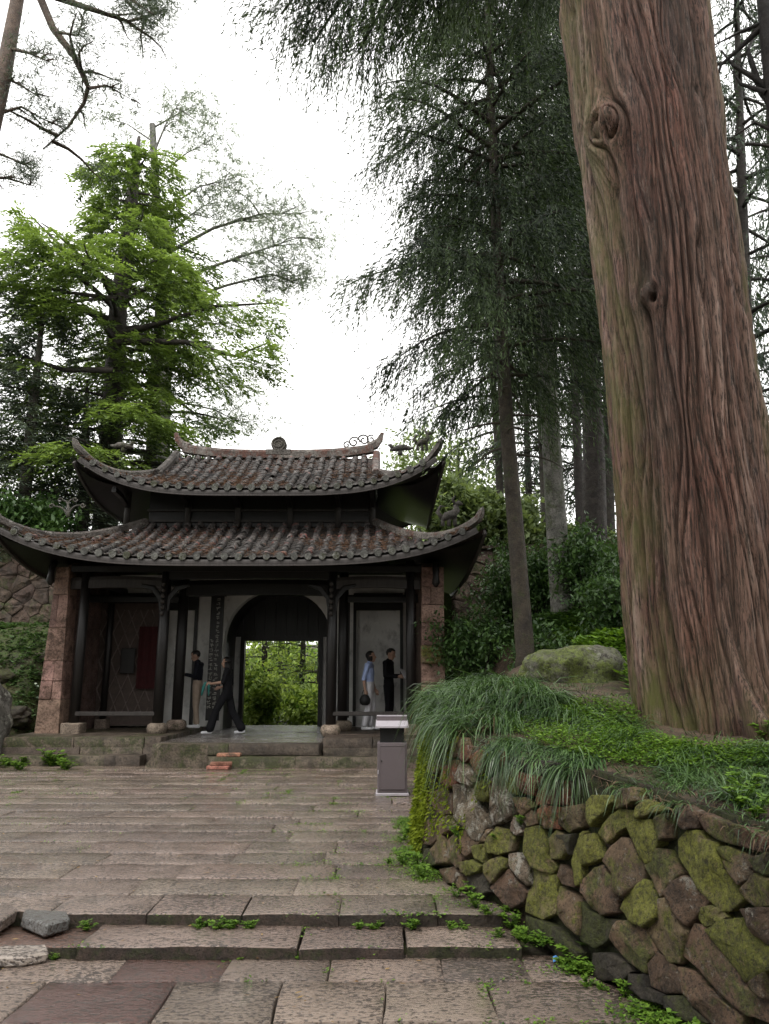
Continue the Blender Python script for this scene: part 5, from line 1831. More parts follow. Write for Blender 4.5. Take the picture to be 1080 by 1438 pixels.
cedar("conifer with mossy limbs partly hidden behind the giant trunk", [(1062, 900), (1052, 560), (1044, 330), (1036, 60)], 13.5, .17, 7.2, 19, 50, lambda f: 2.8 * (1 - .5 * f), 30, 9, dl=.16, dw=.024, J=10, bark=M_BARKD, twigs=14, mat=M_CEDARG)
cedar("far conifer standing above the wall beyond the giant trunk", [(1105, 790), (1090, 500), (1080, 200)], 22, .2, 8, 24, 40, lambda f: 3.0 * (1 - .5 * f), 11, 10, dl=.32, dw=.05, bark=M_BARKD, twigs=10, mat=M_CEDARG)
cedar("far conifer of the grove behind the giant trunk", [(950, 780), (945, 500), (940, 200)], 25, .2, 8, 24, 30, lambda f: 3.2 * (1 - .5 * f), 9, 19, dl=.34, dw=.055, bark=M_BARKD, twigs=10, mat=M_CEDARG)
# bare-limbed tree at the right edge
rng = RG(12)
tk = [at_y(1145, 1000, 8.6), at_y(1128, 500, 8.6), at_y(1080, 60, 8.6), at_y(1062, -120, 8.6)]
tk[0].z = terr_z(tk[0].x, 8.6) - .2
lp = []
for pts in ([(1098, 190), (1060, 172), (1018, 200)], [(1078, 30), (1040, 45), (1000, 65)], [(1078, 30), (1045, 62), (1012, 92), (1002, 130)], [(1100, 140), (1060, 110), (1030, 92), (1012, 70)], [(1100, 165), (1070, 130), (1050, 70), (1060, 50)], [(1075, 130), (1040, 118), (1025, 95)], [(1110, 100), (1085, 60), (1040, 95)]):
    lp.append(np.array([list(at_y(u, v, 8.6 + .12 * k)) for k, (u, v) in enumerate(pts)]))
make_tree("bare_tree", "tree with bare dark crooked limbs at the giant trunk's far side", tk, [.16, .14, .11, .08], lp, None, None, M_BARKD, lr=.6)

# ------------------------------------------------------------------ trees to the left, behind the gatehouse
rng = RG(21)
tk = trunk_line([(150, 720), (160, 560), (166, 430), (180, 330), (190, 240)], 24, 21.0)
tk[0].z = 4.6
paths = limbs_on(tk, 7.6, 20.6, 84, lambda f: 4.7 * max(.28, 1 - ((f - .28) / .86) ** 2) * (.7 + .3 * math.sin(f * 13 + 1)), .30, .30, rng)
paths += [np.array([list(at_y(u, v, 24 + dy)) for u, v in pp]) for dy, pp in ((-1.2, [(165, 470), (220, 455), (300, 430), (392, 425)]), (-2, [(160, 520), (90, 520), (30, 500), (-10, 455)]), (-1.5, [(165, 560), (200, 585), (235, 590), (265, 600)]), (-1.8, [(165, 480), (260, 480), (330, 500), (380, 480)]), (-2.5, [(160, 400), (90, 350), (40, 300)]), (-2.5, [(165, 420), (90, 410), (30, 395)]))]
make_tree("yew_tree", "big tree with bright yellow-green new shoots rising behind the gatehouse's left eave", tk, [.42, .36, .3, .24, .17, .06], paths,
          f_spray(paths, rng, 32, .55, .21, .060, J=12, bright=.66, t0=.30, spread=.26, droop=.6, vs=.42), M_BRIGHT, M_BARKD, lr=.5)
rng = RG(22)
tk = trunk_line([(214, 700), (217, 560), (225, 430), (232, 320)], 26.5, 20)
tk[0].z = 3.5
paths = limbs_on(tk, 8.5, 19.5, 34, lambda f: 3.4 * (1 - .5 * f), .1, .35, rng)
make_tree("fir_tree", "slim dark conifer just behind the bright green tree", tk, [.24, .22, .19, .15, .05], paths, f_spray(paths, rng, 10, .7, .3, .07, J=10, bright=.16), M_BRIGHT, M_BARKD, lr=.5)

def pine(label, trunk, tr, limbs, seed, per_m, dl, dw, mat=M_PINE, bark=M_BARKP, J=9, cl=.3, t0=.4, rad=.15, name="pine_tree", group=None, lr=.5):
    rng = RG(seed)
    sub = []
    for P in limbs:
        L = float(np.linalg.norm(P[-1] - P[0]))
        for k in range(int(3 + L * 1.3)):
            t = np.array([rng.uniform(.3, 1)])
            p, d = path_at(P, t)
            a = math.atan2(d[0, 1], d[0, 0]) + rng.normal(0, .9)
            sub.append(limb_path(p[0], a, L * rng.uniform(.18, .38), L * rng.uniform(-.02, .12), L * .06, n=5, rng=rng, wig=.15))
    fol = f_tuft(list(limbs) + sub, rng, per_m, rad, dl, dw, J=J, t0=t0, cl=cl)
    return make_tree(name, label, trunk, tr, list(limbs) + sub, fol, mat, bark, group, lr=lr)
rng = RG(31)
# grey pine beyond: wide crown right of the bright tree
tk = trunk_line([(238, 700), (232, 480), (222, 330), (214, 175)], 33, 28.5)
tk[0].z = 1.5
lm = [np.array([list(at_y(u, v, 33 + dy)) for u, v in pp]) for dy, pp in ((0, [(214, 180), (250, 160), (290, 140)]), (1, [(218, 250), (262, 215), (300, 195)]), (-1, [(222, 300), (280, 262), (330, 250)]), (1, [(226, 360), (300, 320), (370, 300), (425, 300)]), (-1, [(228, 400), (310, 370), (370, 350), (430, 330)]), (0, [(230, 430), (320, 400), (380, 385), (415, 395)]), (0, [(216, 200), (180, 175), (150, 165)]), (2, [(232, 520), (300, 520), (345, 540)]), (-1, [(232, 560), (300, 575), (350, 600)]), (1, [(234, 600), (290, 600), (330, 610)]), (-1, [(216, 215), (235, 170), (262, 130)]), (1, [(226, 340), (270, 300), (310, 275)]), (0, [(232, 470), (290, 455), (350, 450)]))]
pine("tall grey-green pine with an airy crown rising beyond the bright green tree", tk, [.4, .3, .24, .16, .06], lm, 31, 17, .30, .034, J=8, cl=.8, bark=M_BARKG, mat=M_PINEP, lr=.3)
# pine at the upper left, nearer than the gatehouse, with open crooked limbs
tk = [at_y(-95, 560, 12.5), at_y(-40, 300, 12.5), at_y(4, 110, 12.5), at_y(26, -10, 12.5), at_y(48, -160, 12.5)]
tk[0] = Vector((tk[0].x - .6, 12.5, -.1))
lm = [np.array([list(at_y(u, v, 12.5 + dy * k)) for k, (u, v) in enumerate(pp)]) for dy, pp in ((.15, [(46, -30), (75, 40), (105, 80), (124, 122), (118, 145), (96, 178), (60, 210)]), (-.2, [(6, 66), (40, 74), (72, 88)]), (.3, [(124, 124), (150, 120), (185, 140)]), (.2, [(-30, 205), (10, 220), (48, 238)]), (.3, [(30, -20), (120, 10), (180, 30), (235, 15)]), (-.2, [(45, -60), (110, -30), (170, -10), (215, 20)]), (.1, [(-10, 100), (30, 120), (60, 140)]), (.25, [(48, -100), (140, -60), (230, -20)]), (.2, [(-20, 165), (30, 150), (75, 175)]), (-.2, [(80, 45), (110, 50), (118, 20)]), (.2, [(-40, 250), (10, 250), (50, 262)]))]
pine("leaning pine with open crooked dark limbs against the sky, left of the courtyard", tk, [.2, .18, .15, .12, .08], lm, 32, 34, .16, .013, J=9, cl=.22, t0=.3, lr=.48)
# dark conifers low on the left
for i, (pix, Y, z0, zt, n, L, sd, lab, mt, bz) in enumerate((
        ([(30, 760), (40, 640), (48, 560)], 21.5, 5.0, 13.5, 34, 2.6, 41, "grey-green conifer behind the gatehouse's lower left roof tip", M_DARKF, 4.7),
        ([(-40, 760), (-30, 600), (-20, 500)], 22, 5.0, 15.5, 34, 3.0, 42, "dark conifer beyond the rubble wall and the big grey boulder", M_DARKF, 4.7),
        ([(118, 760), (118, 690), (120, 620)], 23, 4.9, 11.0, 26, 2.2, 43, "small dark conifer filling the gap between the two left roof tips", M_DARKF, 4.7))):
    rng = RG(sd)
    tk = trunk_line(pix, Y, zt)
    tk[0].z = bz - .2
    paths = limbs_on(tk, z0, zt - .2, n, (lambda L: (lambda f: L * (1.05 - .75 * f)))(L), .12, .35, rng)
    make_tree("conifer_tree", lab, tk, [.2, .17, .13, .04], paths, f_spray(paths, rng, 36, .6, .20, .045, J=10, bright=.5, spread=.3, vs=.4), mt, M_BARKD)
# paler broadleaf trees glimpsed between the roof and the conifers
for i, (u, vb, Y, zt, n, L, sd, lab) in enumerate(((640, 760, 29, 10.6, 26, 2.6, 51, "pale green broadleaf tree between the gatehouse's right roof tips and the conifers"), (590, 740, 36, 13.5, 26, 3.2, 52, "pale broadleaf tree far behind the gatehouse's upper right eave"), (690, 770, 33, 9.5, 24, 3.0, 53, "pale leafy tree behind the drooping conifer's trunk"))):
    rng = RG(sd)
    b = at_y(u, vb, Y)
    tk = [Vector((b.x, Y, 1.0)), Vector((b.x, Y, b.z)), Vector((b.x + .2, Y, zt))]
    paths = limbs_on(tk, b.z - 1.5, zt - .3, n, (lambda L: (lambda f: L * (1 - .5 * f)))(L), .5, .2, rng)
    make_tree("leafy_tree", lab, tk, [.2, .15, .05], paths, f_broad(paths, rng, 13, .45, .26, .12, J=7, bright=.65), M_LIGHT, M_BARKD)
# the valley seen through the doorway
for i, (u, v, Y, zt, n, L, sd, kind, lab) in enumerate((
        (365, 1000, 27, 5.6, 22, 2.0, 61, 'b', "leafy tree seen through the doorway on the side of the woman in black"),
        (420, 1000, 29, 6.4, 26, 2.2, 62, 's', "feathery conifer filling the middle of the doorway view"),
        (445, 985, 26.5, 4.8, 22, 1.5, 63, 's', "conifer bough tree seen through the doorway by its right jamb"),
        (390, 960, 36, 9.5, 26, 3.4, 64, 'b', "pale tree farthest behind, seen through the doorway"),
        (330, 960, 33, 8.5, 26, 3.0, 65, 'b', "far pale leafy tree half hidden by the doorway's left jamb"),
        (460, 960, 35, 9.0, 26, 3.2, 66, 'b', "far pale leafy tree half hidden by the doorway's right jamb"))):
    rng = RG(sd)
    b = at_y(u, v, Y)
    zb = .25 - .10 * (Y - 20.4) - .4
    tk = [Vector((b.x, Y, zb)), Vector((b.x + .1, Y, (zb + zt) / 2)), Vector((b.x, Y, zt))]
    paths = limbs_on(tk, zb + .5, zt - .2, n, (lambda L: (lambda f: L * (1 - .5 * f)))(L), .3, .35, rng)
    fol = f_broad(paths, rng, 12, .3, .2, .10, J=6, bright=.9) if kind == 'b' else f_spray(paths, rng, 13, .5, .18, .045, J=10, bright=.7)
    make_tree("valley_tree", lab, tk, [.14, .1, .03], paths, fol, M_BAMB if kind == 'b' else M_VCON, M_BARKD)

# wooded hill closing the valley
rng = RG(70)
hill("far_hill", -40, 30, 44, 90, lambda X, Y: -2.2 + 7.0 * sm((Y - 44) / 30) + .4 * nz(X, Y, .15, 15), 40, 30, M_SLOPE)
nh = 2600
X, Y = rng.uniform(-20, 8, nh), rng.uniform(40, 66, nh)
Z = -2.4 + 7.0 * sm((Y - 44) / 30) + rng.uniform(0, 2.2, nh)
parts = []
tn_ = np.clip(.5 + .5 * fbm(np.stack([X * .5, Y * .5, Z * .5], -1), 4, 2) + rng.normal(0, .1, nh), 0, 1)
for j in range(9):
    P = np.stack([X, Y, Z], 1) + rng.normal(0, .4, (nh, 3))
    D = rng.normal(0, 1, (nh, 3))
    V, Q = diamonds(P, D, rng.uniform(.3, .6, nh), rng.uniform(.15, .3, nh), rng)
    parts.append((V, Q, np.clip(tn_ + rng.normal(0, .1, nh), 0, 1)))
V, Q, T = cat(parts)
tag(mk_np("hill_wood", V, Q, M_BAMB, None, tint=T), "far leafy wood on the hill across the valley, seen through the doorway", "wood", None, "stuff")

# ------------------------------------------------------------------ shrubs
def shrub(label, p, h, rad, seed, mat=M_SHRUB, n=16, dl=.105, dw=.046, dens=50, group=None, bright=.5, name="shrub"):
    rng = RG(seed)
    th_ = empty(name, tuple(p), label, "shrub", group)
    mb = MB()
    paths = []
    for k in range(n):
        az = rng.uniform(0, 6.28)
        tilt = rng.uniform(.1, 1.0)
        L = h * rng.uniform(.6, 1.05)
        P = limb_path((p[0] + rng.normal(0, .06), p[1] + rng.normal(0, .06), p[2] - .05), az, rad * tilt, L * 1.1, L * .2 * tilt, n=6, rng=rng, wig=.1)
        paths.append(P)
        mb.tube([Vector(q) for q in P], [.014 - .010 * k2 / 5 for k2 in range(6)], 4, cap=False)
    mb.build("stem", M_BARKD, th_, True)
    V, Q, T = f_broad(paths, rng, dens, .10 + .06 * rad, dl * 1.08, dw * 1.08, J=5, t0=.25, bright=bright)
    mk_np("foliage", V, Q, mat, th_, tint=T)
    return th_
SG = "shrubs on the slope below the rubble wall"
k = 0
for (u, v, Y, h, rad) in ((668, 900, 15.0, 1.7, .9), (705, 800, 16.8, 1.9, 1.0), (762, 850, 15.8, 1.8, .9), (820, 868, 14.5, 1.6, .9), (850, 850, 15.5, 1.6, .9), (868, 880, 13.0, 1.3, .8), (800, 830, 17.2, 1.4, .9), (680, 930, 12.8, 1.0, .7), (762, 905, 13.2, .8, .7), (880, 830, 17, 1.5, 1.0)):
    p = at_y(u, v, Y)
    z = terr_z(p.x, Y)
    shrub("dark glossy-leaved shrub on the slope below the rubble wall", (p.x, Y, z), h, rad, 100 + k, group=SG, dens=38, bright=.45)
    k += 1
for (u, v, Y, h, rad, lab) in ((645, 745, 20.6, 2.2, 1.3, "pale green shrub overhanging the rubble wall beside the roof tip"), (700, 755, 21, 1.9, 1.3, "pale green bush on top of the rubble wall behind the conifer trunk"), (770, 765, 22, 1.3, 1.2, "fresh green bush on the wall top by the slender conifer"), (835, 765, 23, 1.2, 1.3, "low green bush on the wall top behind the thick dark trunk")):
    p = at_y(u, v, Y)
    shrub(lab, (p.x, Y, 4.7), h, rad, 130 + k, M_LIGHT, 18, .2, .1, 50, bright=.5)
    k += 1
for (u, v, Y, h, rad, lab, mt) in ((50, 720, 20.4, 1.6, 1.2, "dark bush on top of the rubble wall below the left roof tip", M_SHRUB), (5, 790, 20.2, 1.2, 1.0, "fresh green bush hanging over the rubble wall's top", M_LIGHT)):
    p = at_y(u, v, Y)
    shrub(lab, (p.x, Y, 4.7), h, rad, 140 + k, mt, 18, .18, .09, 50)
    k += 1
for (x, y, h, rad, lab) in ((-3.75, 23.3, 2.0, .6, "bright leafy shrub just outside the doorway behind the woman in black"), (-2.2, 24.5, 1.5, 1.1, "low bright bush in the middle of the doorway view"), (-1.4, 23.5, 1.2, .9, "low bush outside the doorway near its right jamb"), (-4.6, 25.5, 1.8, 1.2, "tall bright bush farther out through the doorway")):
    shrub(lab, (x, y, .25 - .1 * (y - 20.4) - .1), h, rad, 150 + k, M_BAMB, 18, .17, .09, 46, bright=.75)
    k += 1

# ------------------------------------------------------------------ boulders
def boulder(name, label, c, r, seed, mat, amp=.10, squash=2.4):
    n, m = 72, 44
    t, p = np.meshgrid(np.linspace(0, 2 * math.pi, n, endpoint=False), np.linspace(.02, math.pi - .02, m), indexing='ij')
    D = np.stack([np.cos(t) * np.sin(p), np.sin(t) * np.sin(p), np.cos(p)], -1)
    k = (np.abs(D) ** squash).sum(-1) ** (-1 / squash)
    s = k * (1 + amp * fbm(D * 1.5 + seed, seed, 4))
    V = D * s[..., None] * np.array(r)
    V += D * (fbm(D * 9 + seed, seed + 3, 3) * .012)[..., None]
    o = mk_np(name, (V + np.array(c)).reshape(-1, 3), grid_faces(n, m, True)[:, ::-1], mat, None, True)
    return tag(o, label, "boulder")
pb0 = at_y(808, 948, 8.7)
zb = terr_z(pb0.x, 8.7)
boulder("boulder", "rounded grey boulder with a cap of moss behind the sedge grass, beside the giant tree", (pb0.x + .02, 8.75, zb - .02), (.62, .5, .43), 4, M_BOULDM, .2, 2.1)
boulder("boulder", "big lichen-grey boulder standing against the gatehouse's left pier", (-8.05, 14.5, .55), (1.05, .75, 1.1), 7, M_BOULD, .14)
pq_ = at_z(62, 1062, .02)
boulder("small_rock", "low dark rock among weeds at the foot of the left pier", (pq_.x, pq_.y, .05), (.42, .25, .13), 9, M_ST['d'], .25)
p = at_z(12, 1052, .05)
boulder("small_rock", "pale pinkish stone below the big grey boulder", (p.x, 14.0, .05), (.25, .2, .13), 12, M_ST['w'], .2)
qa, qb = at_y(591, 932, 15.3), at_y(622, 906, 15.3)
MB().box(qa.x, qb.x, 15.29, 15.385, qa.z, qb.z).build("mossy_block", M_ST['m'], GATE, False, .02)
# undergrowth on the rest of the slope
for i, (x, y, h, rad, lab) in enumerate(((4.6, 8.2, 1.0, .7, "low shrub on the slope just beyond the giant trunk"), (6.2, 9.6, 1.3, .9, "shrub on the slope between the giant trunk and the bare-limbed tree"), (5.2, 12.2, 1.5, 1.0, "bushy shrub on the slope at the foot of the mossy-limbed conifer"), (8.0, 13.0, 1.6, 1.1, "broad shrub high on the slope beyond the giant trunk"), (7.2, 16.4, 1.7, 1.1, "tall shrub below the rubble wall beyond the giant trunk"))):
    shrub(lab, (x, y, terr_z(x, y)), h, rad, 180 + i, dens=40, bright=.5)

for i, (x, y, r, lab) in enumerate(((-7.9, 16.2, .35, "dark mossy rock low on the bank behind the big grey boulder"), (-8.9, 17.1, .42, "broad dark rock half way up the mossy bank"), (-7.7, 17.9, .3, "small dark rock high on the bank beside the gatehouse's end wall"), (-9.8, 18.2, .4, "dark rock near the top of the mossy bank under the rubble wall"))):
    z = -0.1 + 2.9 * float(sm(np.array((y - 14.6) / 4.6))) * float(sm(np.array((-6.9 - x) / 1.0)))
    boulder("bank_rock", lab, (x, y, z + .02), (r * 1.5, r, r * .6), 30 + i, M_ST['d'], .25)

# ------------------------------------------------------------------ sedge, ground cover and moss (uncountable)
def scatter_region(poly_px, n, rng, test=None):
    """points on the terrace inside a pixel outline"""
    us, vs_ = [p[0] for p in poly_px], [p[1] for p in poly_px]
    out = []
    tries = 0
    while len(out) < n and tries < n * 12:
        tries += 1
        u, v = rng.uniform(min(us), max(us)), rng.uniform(min(vs_), max(vs_))
        ins = False
        for i in range(len(poly_px)):
            (xa, ya), (xb, yb) = poly_px[i], poly_px[i - 1]
            if (ya > v) != (yb > v) and u < (xb - xa) * (v - ya) / (yb - ya) + xa:
                ins = not ins
        if not ins:
            continue
        p = on_terrace(u, v)
        if p is not None and (test is None or test(p)):
            out.append(list(p))
    return np.array(out)
def edge_points(y0, y1, n, rng, d0, d1):
    """points on the terrace within d0..d1 of the wall's upper edge"""
    y = rng.uniform(y0, y1, n)
    d = rng.uniform(d0, d1, n)
    nx = np.interp(y, wy, nrm_in[:, 0])
    ny = np.interp(y, wy, nrm_in[:, 1])
    x0 = np.interp(y, wy, WG[:, -1, 0])
    yb = np.interp(y, wy, WG[:, -1, 1])
    X, Y = x0 + nx * d, yb + ny * d
    Z = np.array([terr_z(a, b) for a, b in zip(X, Y)])
    ok = Z > .3
    return np.stack([X, Y, Z], 1)[ok], np.stack([-nx, -ny, nx * 0], 1)[ok]
def tufted(P, rng, k, spread):
    """gather points into tufts"""
    if len(P) == 0:
        return P
    c = P[rng.randint(0, len(P), max(1, len(P) // k))]
    idx = rng.randint(0, len(c), len(P))
    Q = c[idx] + rng.normal(0, spread, (len(P), 3)) * np.array([[1, 1, .1]])
    return Q, idx, c
def sedge(name, label, P, OUT, L, W, seed, up=.75, fall=1.0, spread=.045, k=42, mat=M_GRASS, outw=.8):
    rng = RG(seed)
    Q, idx, c = tufted(P, rng, k, spread)
    az = rng.uniform(0, 2 * math.pi, len(c))[idx] + rng.normal(0, .75, len(Q))
    O = np.stack([np.cos(az), np.sin(az), az * 0], 1) + OUT[:len(Q)] * outw
    Ls = L * rng.uniform(.55, 1.2, len(Q)) * rng.uniform(.75, 1.2, len(c))[idx]
    V, F = blades(Q, O, Ls, W * rng.uniform(.7, 1.3, len(Q)), rng, up, fall)
    tn = np.repeat(np.clip(rng.uniform(0, .8, len(Q)) + rng.normal(0, .15, len(c))[idx], 0, 1), 3)
    o = mk_np(name, V, F, mat, None, True, tn)
    return tag(o, label, "grass", None, "stuff")
rng = RG(71)
P1, O1 = edge_points(5.95, 8.3, 11000, rng, .0, .9)
sedge("sedge_grass", "long dark sedge grass arching over the corner of the retaining wall", P1, O1, .52, .008, 1, up=.85, fall=1.25)
P1, O1 = edge_points(5.9, 8.2, 700, rng, .0, .8)
sedge("dead_sedge", "dead straw-coloured blades among the sedge on the wall's corner", P1, O1, .45, .007, 12, up=.7, fall=1.2, mat=M_LITTER, k=9)
P1, O1 = edge_points(4.85, 5.55, 2400, rng, -.02, .28)
sedge("sedge_grass", "dark sedge tuft hanging down the middle of the retaining wall", P1, O1, .34, .007, 2, up=.5, fall=1.15, outw=1.1)
P1 = scatter_region([(925, 1070), (980, 1050), (1100, 1050), (1110, 1125), (1040, 1130), (960, 1105)], 2600, rng)
O1 = np.tile([[-.8, -.4, 0]], (len(P1), 1))
sedge("sedge_grass", "dark sedge tufts at the giant tree's foot above the mossy stones", P1, O1, .26, .0065, 3, up=.7, fall=1.0)
P1 = scatter_region([(620, 945), (700, 935), (840, 1000), (900, 1020), (880, 1060), (790, 1020), (650, 960)], 2200, rng)
sedge("sedge_grass", "sedge grass spreading on the terrace in front of the boulder", P1, np.tile([[-.5, -.7, 0]], (len(P1), 1)), .32, .007, 4, up=.8, fall=1.1)

P1, O1 = edge_points(2.6, 6.0, 1500, rng, -.06, .22)
sedge("dry_litter", "dry needles and roots on the soil bank along the wall's upper edge", P1, O1, .10, .004, 6, up=.3, fall=.9, mat=M_LITTER, k=6, spread=.08)
P1, O1 = edge_points(3.2, 5.9, 900, rng, -.02, .2)
sedge("sedge_grass", "thin short grass along the wall's upper edge above the big mossy stones", P1, O1, .2, .0055, 7, up=.6, fall=1.0)
gy = rng.uniform(3.3, 8.2, 5200)
gx2 = np.interp(gy, top_y, top_x) + .08 + rng.beta(1.0, 1.6, 5200) * 2.2
okm = np.hypot(gx2 - gx[0], gy - GY) > .72
P1 = np.array([[a, b, terr_z(a, b)] for a, b in zip(gx2[okm], gy[okm])])
P1 = P1[P1[:, 2] > .3]
sedge("short_grass", "short patchy grass over the terrace soil between the sedge tufts", P1, np.tile([[-.3, -.3, 0]], (len(P1), 1)), .11, .005, 8, up=.9, fall=.7, k=14, spread=.05, mat=M_GRASS)
sedge("dry_litter", "dry brown needles scattered over the terrace soil", P1[::2], np.tile([[0.0, 0, 0]], (len(P1[::2]), 1)), .09, .004, 9, up=.15, fall=.2, k=2, spread=.1, mat=M_LITTER)
def ground_cover(name, label, P, size, seed, mat=M_WEED, h=.10, J=5, cat_="plants"):
    rng = RG(seed)
    N = len(P)
    parts = []
    tn = rng.uniform(.1, .9, N)
    for j in range(J):
        az = rng.uniform(0, 6.28, N)
        hh = rng.uniform(.1, 1, N) * h
        D = np.stack([np.cos(az), np.sin(az), rng.uniform(-.2, .5, N)], 1)
        c = P + np.stack([rng.normal(0, .025, N), rng.normal(0, .025, N), hh], 1)
        side = np.cross(D, np.array([[0, 0, 1.0]]) + rng.normal(0, .3, (N, 3)))
        V, Q = diamonds(c, D, size * rng.uniform(.6, 1.4, N), size * .6 * rng.uniform(.7, 1.3, N), rng, side, .1)
        parts.append((V, Q, np.clip(tn + rng.normal(0, .15, N), 0, 1)))
    V, Q, T = cat(parts)
    o = mk_np(name, V, Q, mat, None, tint=T)
    return tag(o, label, cat_, None, "stuff")
P1 = scatter_region([(770, 985), (880, 985), (930, 1040), (1000, 1055), (1080, 1040), (1090, 1080), (940, 1075), (860, 1050), (790, 1010)], 1500, rng, lambda p: math.hypot(p.x - gx[0], p.y - GY) > .62)
ground_cover("ground_cover", "bright green low plants on the terrace round the giant tree's foot", P1[fbm(P1 * 2.5, 8, 2) > -.15], .026, 5, h=.06)
P1 = scatter_region([(690, 1015), (800, 995), (900, 1030), (1000, 1062), (980, 1085), (860, 1075), (770, 1055)], 1700, rng, lambda p: math.hypot(p.x - gx[0], p.y - GY) > .6)
ground_cover("ground_cover", "fresh green low plants covering the soil between the sedge tufts and the giant trunk", P1, .024, 11, h=.06)
P1 = scatter_region([(760, 880), (900, 840), (900, 985), (870, 940), (780, 900)], 2200, rng)
ground_cover("ground_cover", "green ferny ground cover on the slope behind the boulder", P1, .09, 6, h=.16)
P1 = scatter_region([(600, 930), (760, 900), (900, 860), (900, 820), (640, 880)], 1800, rng)
ground_cover("ground_cover", "dark green low growth between the shrubs on the slope", P1, .11, 7, M_SHRUB, h=.2)
X, Y = rng.uniform(3.2, 11, 3200), rng.uniform(5, 18.5, 3200)
P1 = np.array([[a, b, terr_z(a, b)] for a, b in zip(X, Y)])
P1 = P1[fbm(P1 * .8, 31, 2) > -.25]
ground_cover("ground_cover", "patchy low green growth on the slope beyond the giant trunk", P1, .08, 10, M_SHRUB, h=.12)
# leaves and tufts growing on the left slope
X, Y = rng.uniform(-12.5, -7.3, 3000), rng.uniform(15.2, 19.3, 3000)
Z = -0.1 + 2.9 * sm((Y - 14.6) / 4.6) * sm((-6.9 - X) / 1.0)
ground_cover("ground_cover", "mossy low growth on the bank beneath the rubble wall by the left pier", np.stack([X, Y, Z + .01], 1), .09, 8, M_GRASS, h=.10)

# hanging moss on the corner of the retaining wall
def wall_moss(n, seed, y0, y1, h0, h1, size, label, mask=None):
    rng = RG(seed)
    P, N = [], []
    while len(P) < n:
        y, h = rng.uniform(y0, y1), rng.uniform(h0, h1)
        p = wall_pt(y, h)
        if mask is not None and fbm(np.array([[p[0] * 4, p[1] * 4, p[2] * 2.2]]), seed, 2)[0] < mask:
            continue
        P.append(p)
        N.append((-np.interp(y, wy, nrm_in[:, 0]), -np.interp(y, wy, nrm_in[:, 1]), .15))
    P, N = np.array(P), np.array(N)
    P = P + N * (.03 + rng.uniform(0, .03, (n, 1)))
    D = N * .5 + rng.normal(0, .45, (n, 3)) + np.array([[0, 0, -.7]])
    V, Q = diamonds(P, D, size * rng.uniform(.5, 1.5, n), size * .35 * rng.uniform(.6, 1.4, n), rng)
    o = mk_np("hanging_moss", V, Q, M_MOSS, None, tint=np.clip(rng.beta(1.4, 1.6, n), 0, 1))
    return tag(o, label, "moss", None, "stuff")
wall_moss(4200, 81, 6.7, 8.6, .12, 1.0, .05, "yellow-green moss draping the far corner of the retaining wall", -.02)
wall_moss(900, 82, 5.4, 6.9, .1, 1.0, .035, "thin moss in the joints of the red and white wall stones", .12)

# moss and grass in the paving joints
rng = RG(91)
jp = []
for o in list(PAVE.children) + list(LOWP.children) + list(STEPS.children):
    vs2 = o.bound_box
    x0, x1_, y0, y1 = vs2[0][0], vs2[6][0], vs2[0][1], vs2[6][1]
    z = vs2[6][2]
    for (ax, ay, bx, by) in ((x0, y0, x1_, y0), (x0, y0, x0, y1)):
        mid = ((ax + bx) / 2, (ay + by) / 2)
        f = fbm(np.array([[mid[0] * .45, mid[1] * .45, 3.3]]), 17, 2)[0]
        left = mid[0] < -4.2 and mid[1] > 9
        dens = 80 * max(0, f - .02) + (22 if left else 0) + (20 if mid[0] > wall_x(mid[1]) - 1.0 else 0)
        n = int(dens * math.hypot(bx - ax, by - ay) * rng.uniform(0, 1))
        c = rng.uniform(0, 1)
        for _ in range(n):
            t = np.clip(c + rng.normal(0, .22), 0, 1)
            jp.append((ax + (bx - ax) * t + rng.normal(0, .01), ay + (by - ay) * t + rng.normal(0, .01), z - .012))
ground_cover("joint_moss", "small grass and moss growing in the paving joints", np.array(jp), .020, 9, M_WEED, h=.015, J=4, cat_="moss")

# ------------------------------------------------------------------ weeds: countable clumps
def weed_proto(seed, n=9, size=.06, h=.12):
    rng = RG(seed)
    e = empty("weed", (0, 0, 0))
    mb = MB()
    S, D = [], []
    for k in range(n):
        az, hh = rng.uniform(0, 6.28), h * rng.uniform(.5, 1.1)
        r = rng.uniform(.2, .9) * h
        P = [Vector((math.cos(az) * r * t, math.sin(az) * r * t, hh * (1.4 * t - .4 * t * t) - .01)) for t in (0, .35, .7, 1)]
        mb.tube(P, [.003, .0026, .002, .001], 4, cap=False)
        for t, p in zip((.5, .7, .9, 1), (P[1], P[2], P[3], P[3])):
            for q in range(3):
                a2 = az + rng.normal(0, 1.2)
                S.append(list(p))
                D.append((math.cos(a2), math.sin(a2), rng.uniform(-.2, .4)))
    mb.build("stem", M_WEED, e, True)
    S, D = np.array(S), np.array(D)
    V, Q = diamonds(S, D, size * rng.uniform(.6, 1.3, len(S)), size * .5 * rng.uniform(.8, 1.3, len(S)), rng, np.cross(D, [[0, 0, 1.0]] + rng.normal(0, .25, (len(S), 3))), .1)
    mk_np("leaves", V, Q, M_WEED, e, tint=np.clip(rng.uniform(.2, 1, len(Q)), 0, 1))
    return e
protos = [weed_proto(s, n, sz, h) for s, n, sz, h in ((1, 8, .026, .055), (2, 14, .024, .07), (3, 10, .032, .10), (4, 18, .022, .06))]
used = [False] * len(protos)
def plant(p, kind, sc, rz, label, group):
    if not used[kind]:
        o = protos[kind]
        used[kind] = True
        o.location, o.rotation_euler, o.scale = p, (0, 0, rz), (sc, sc, sc)
        o["label"] = label
    else:
        o = copy_thing(protos[kind], p, rz, sc, label)
    o["category"], o["group"] = "weed", group
rw = random.Random(8)
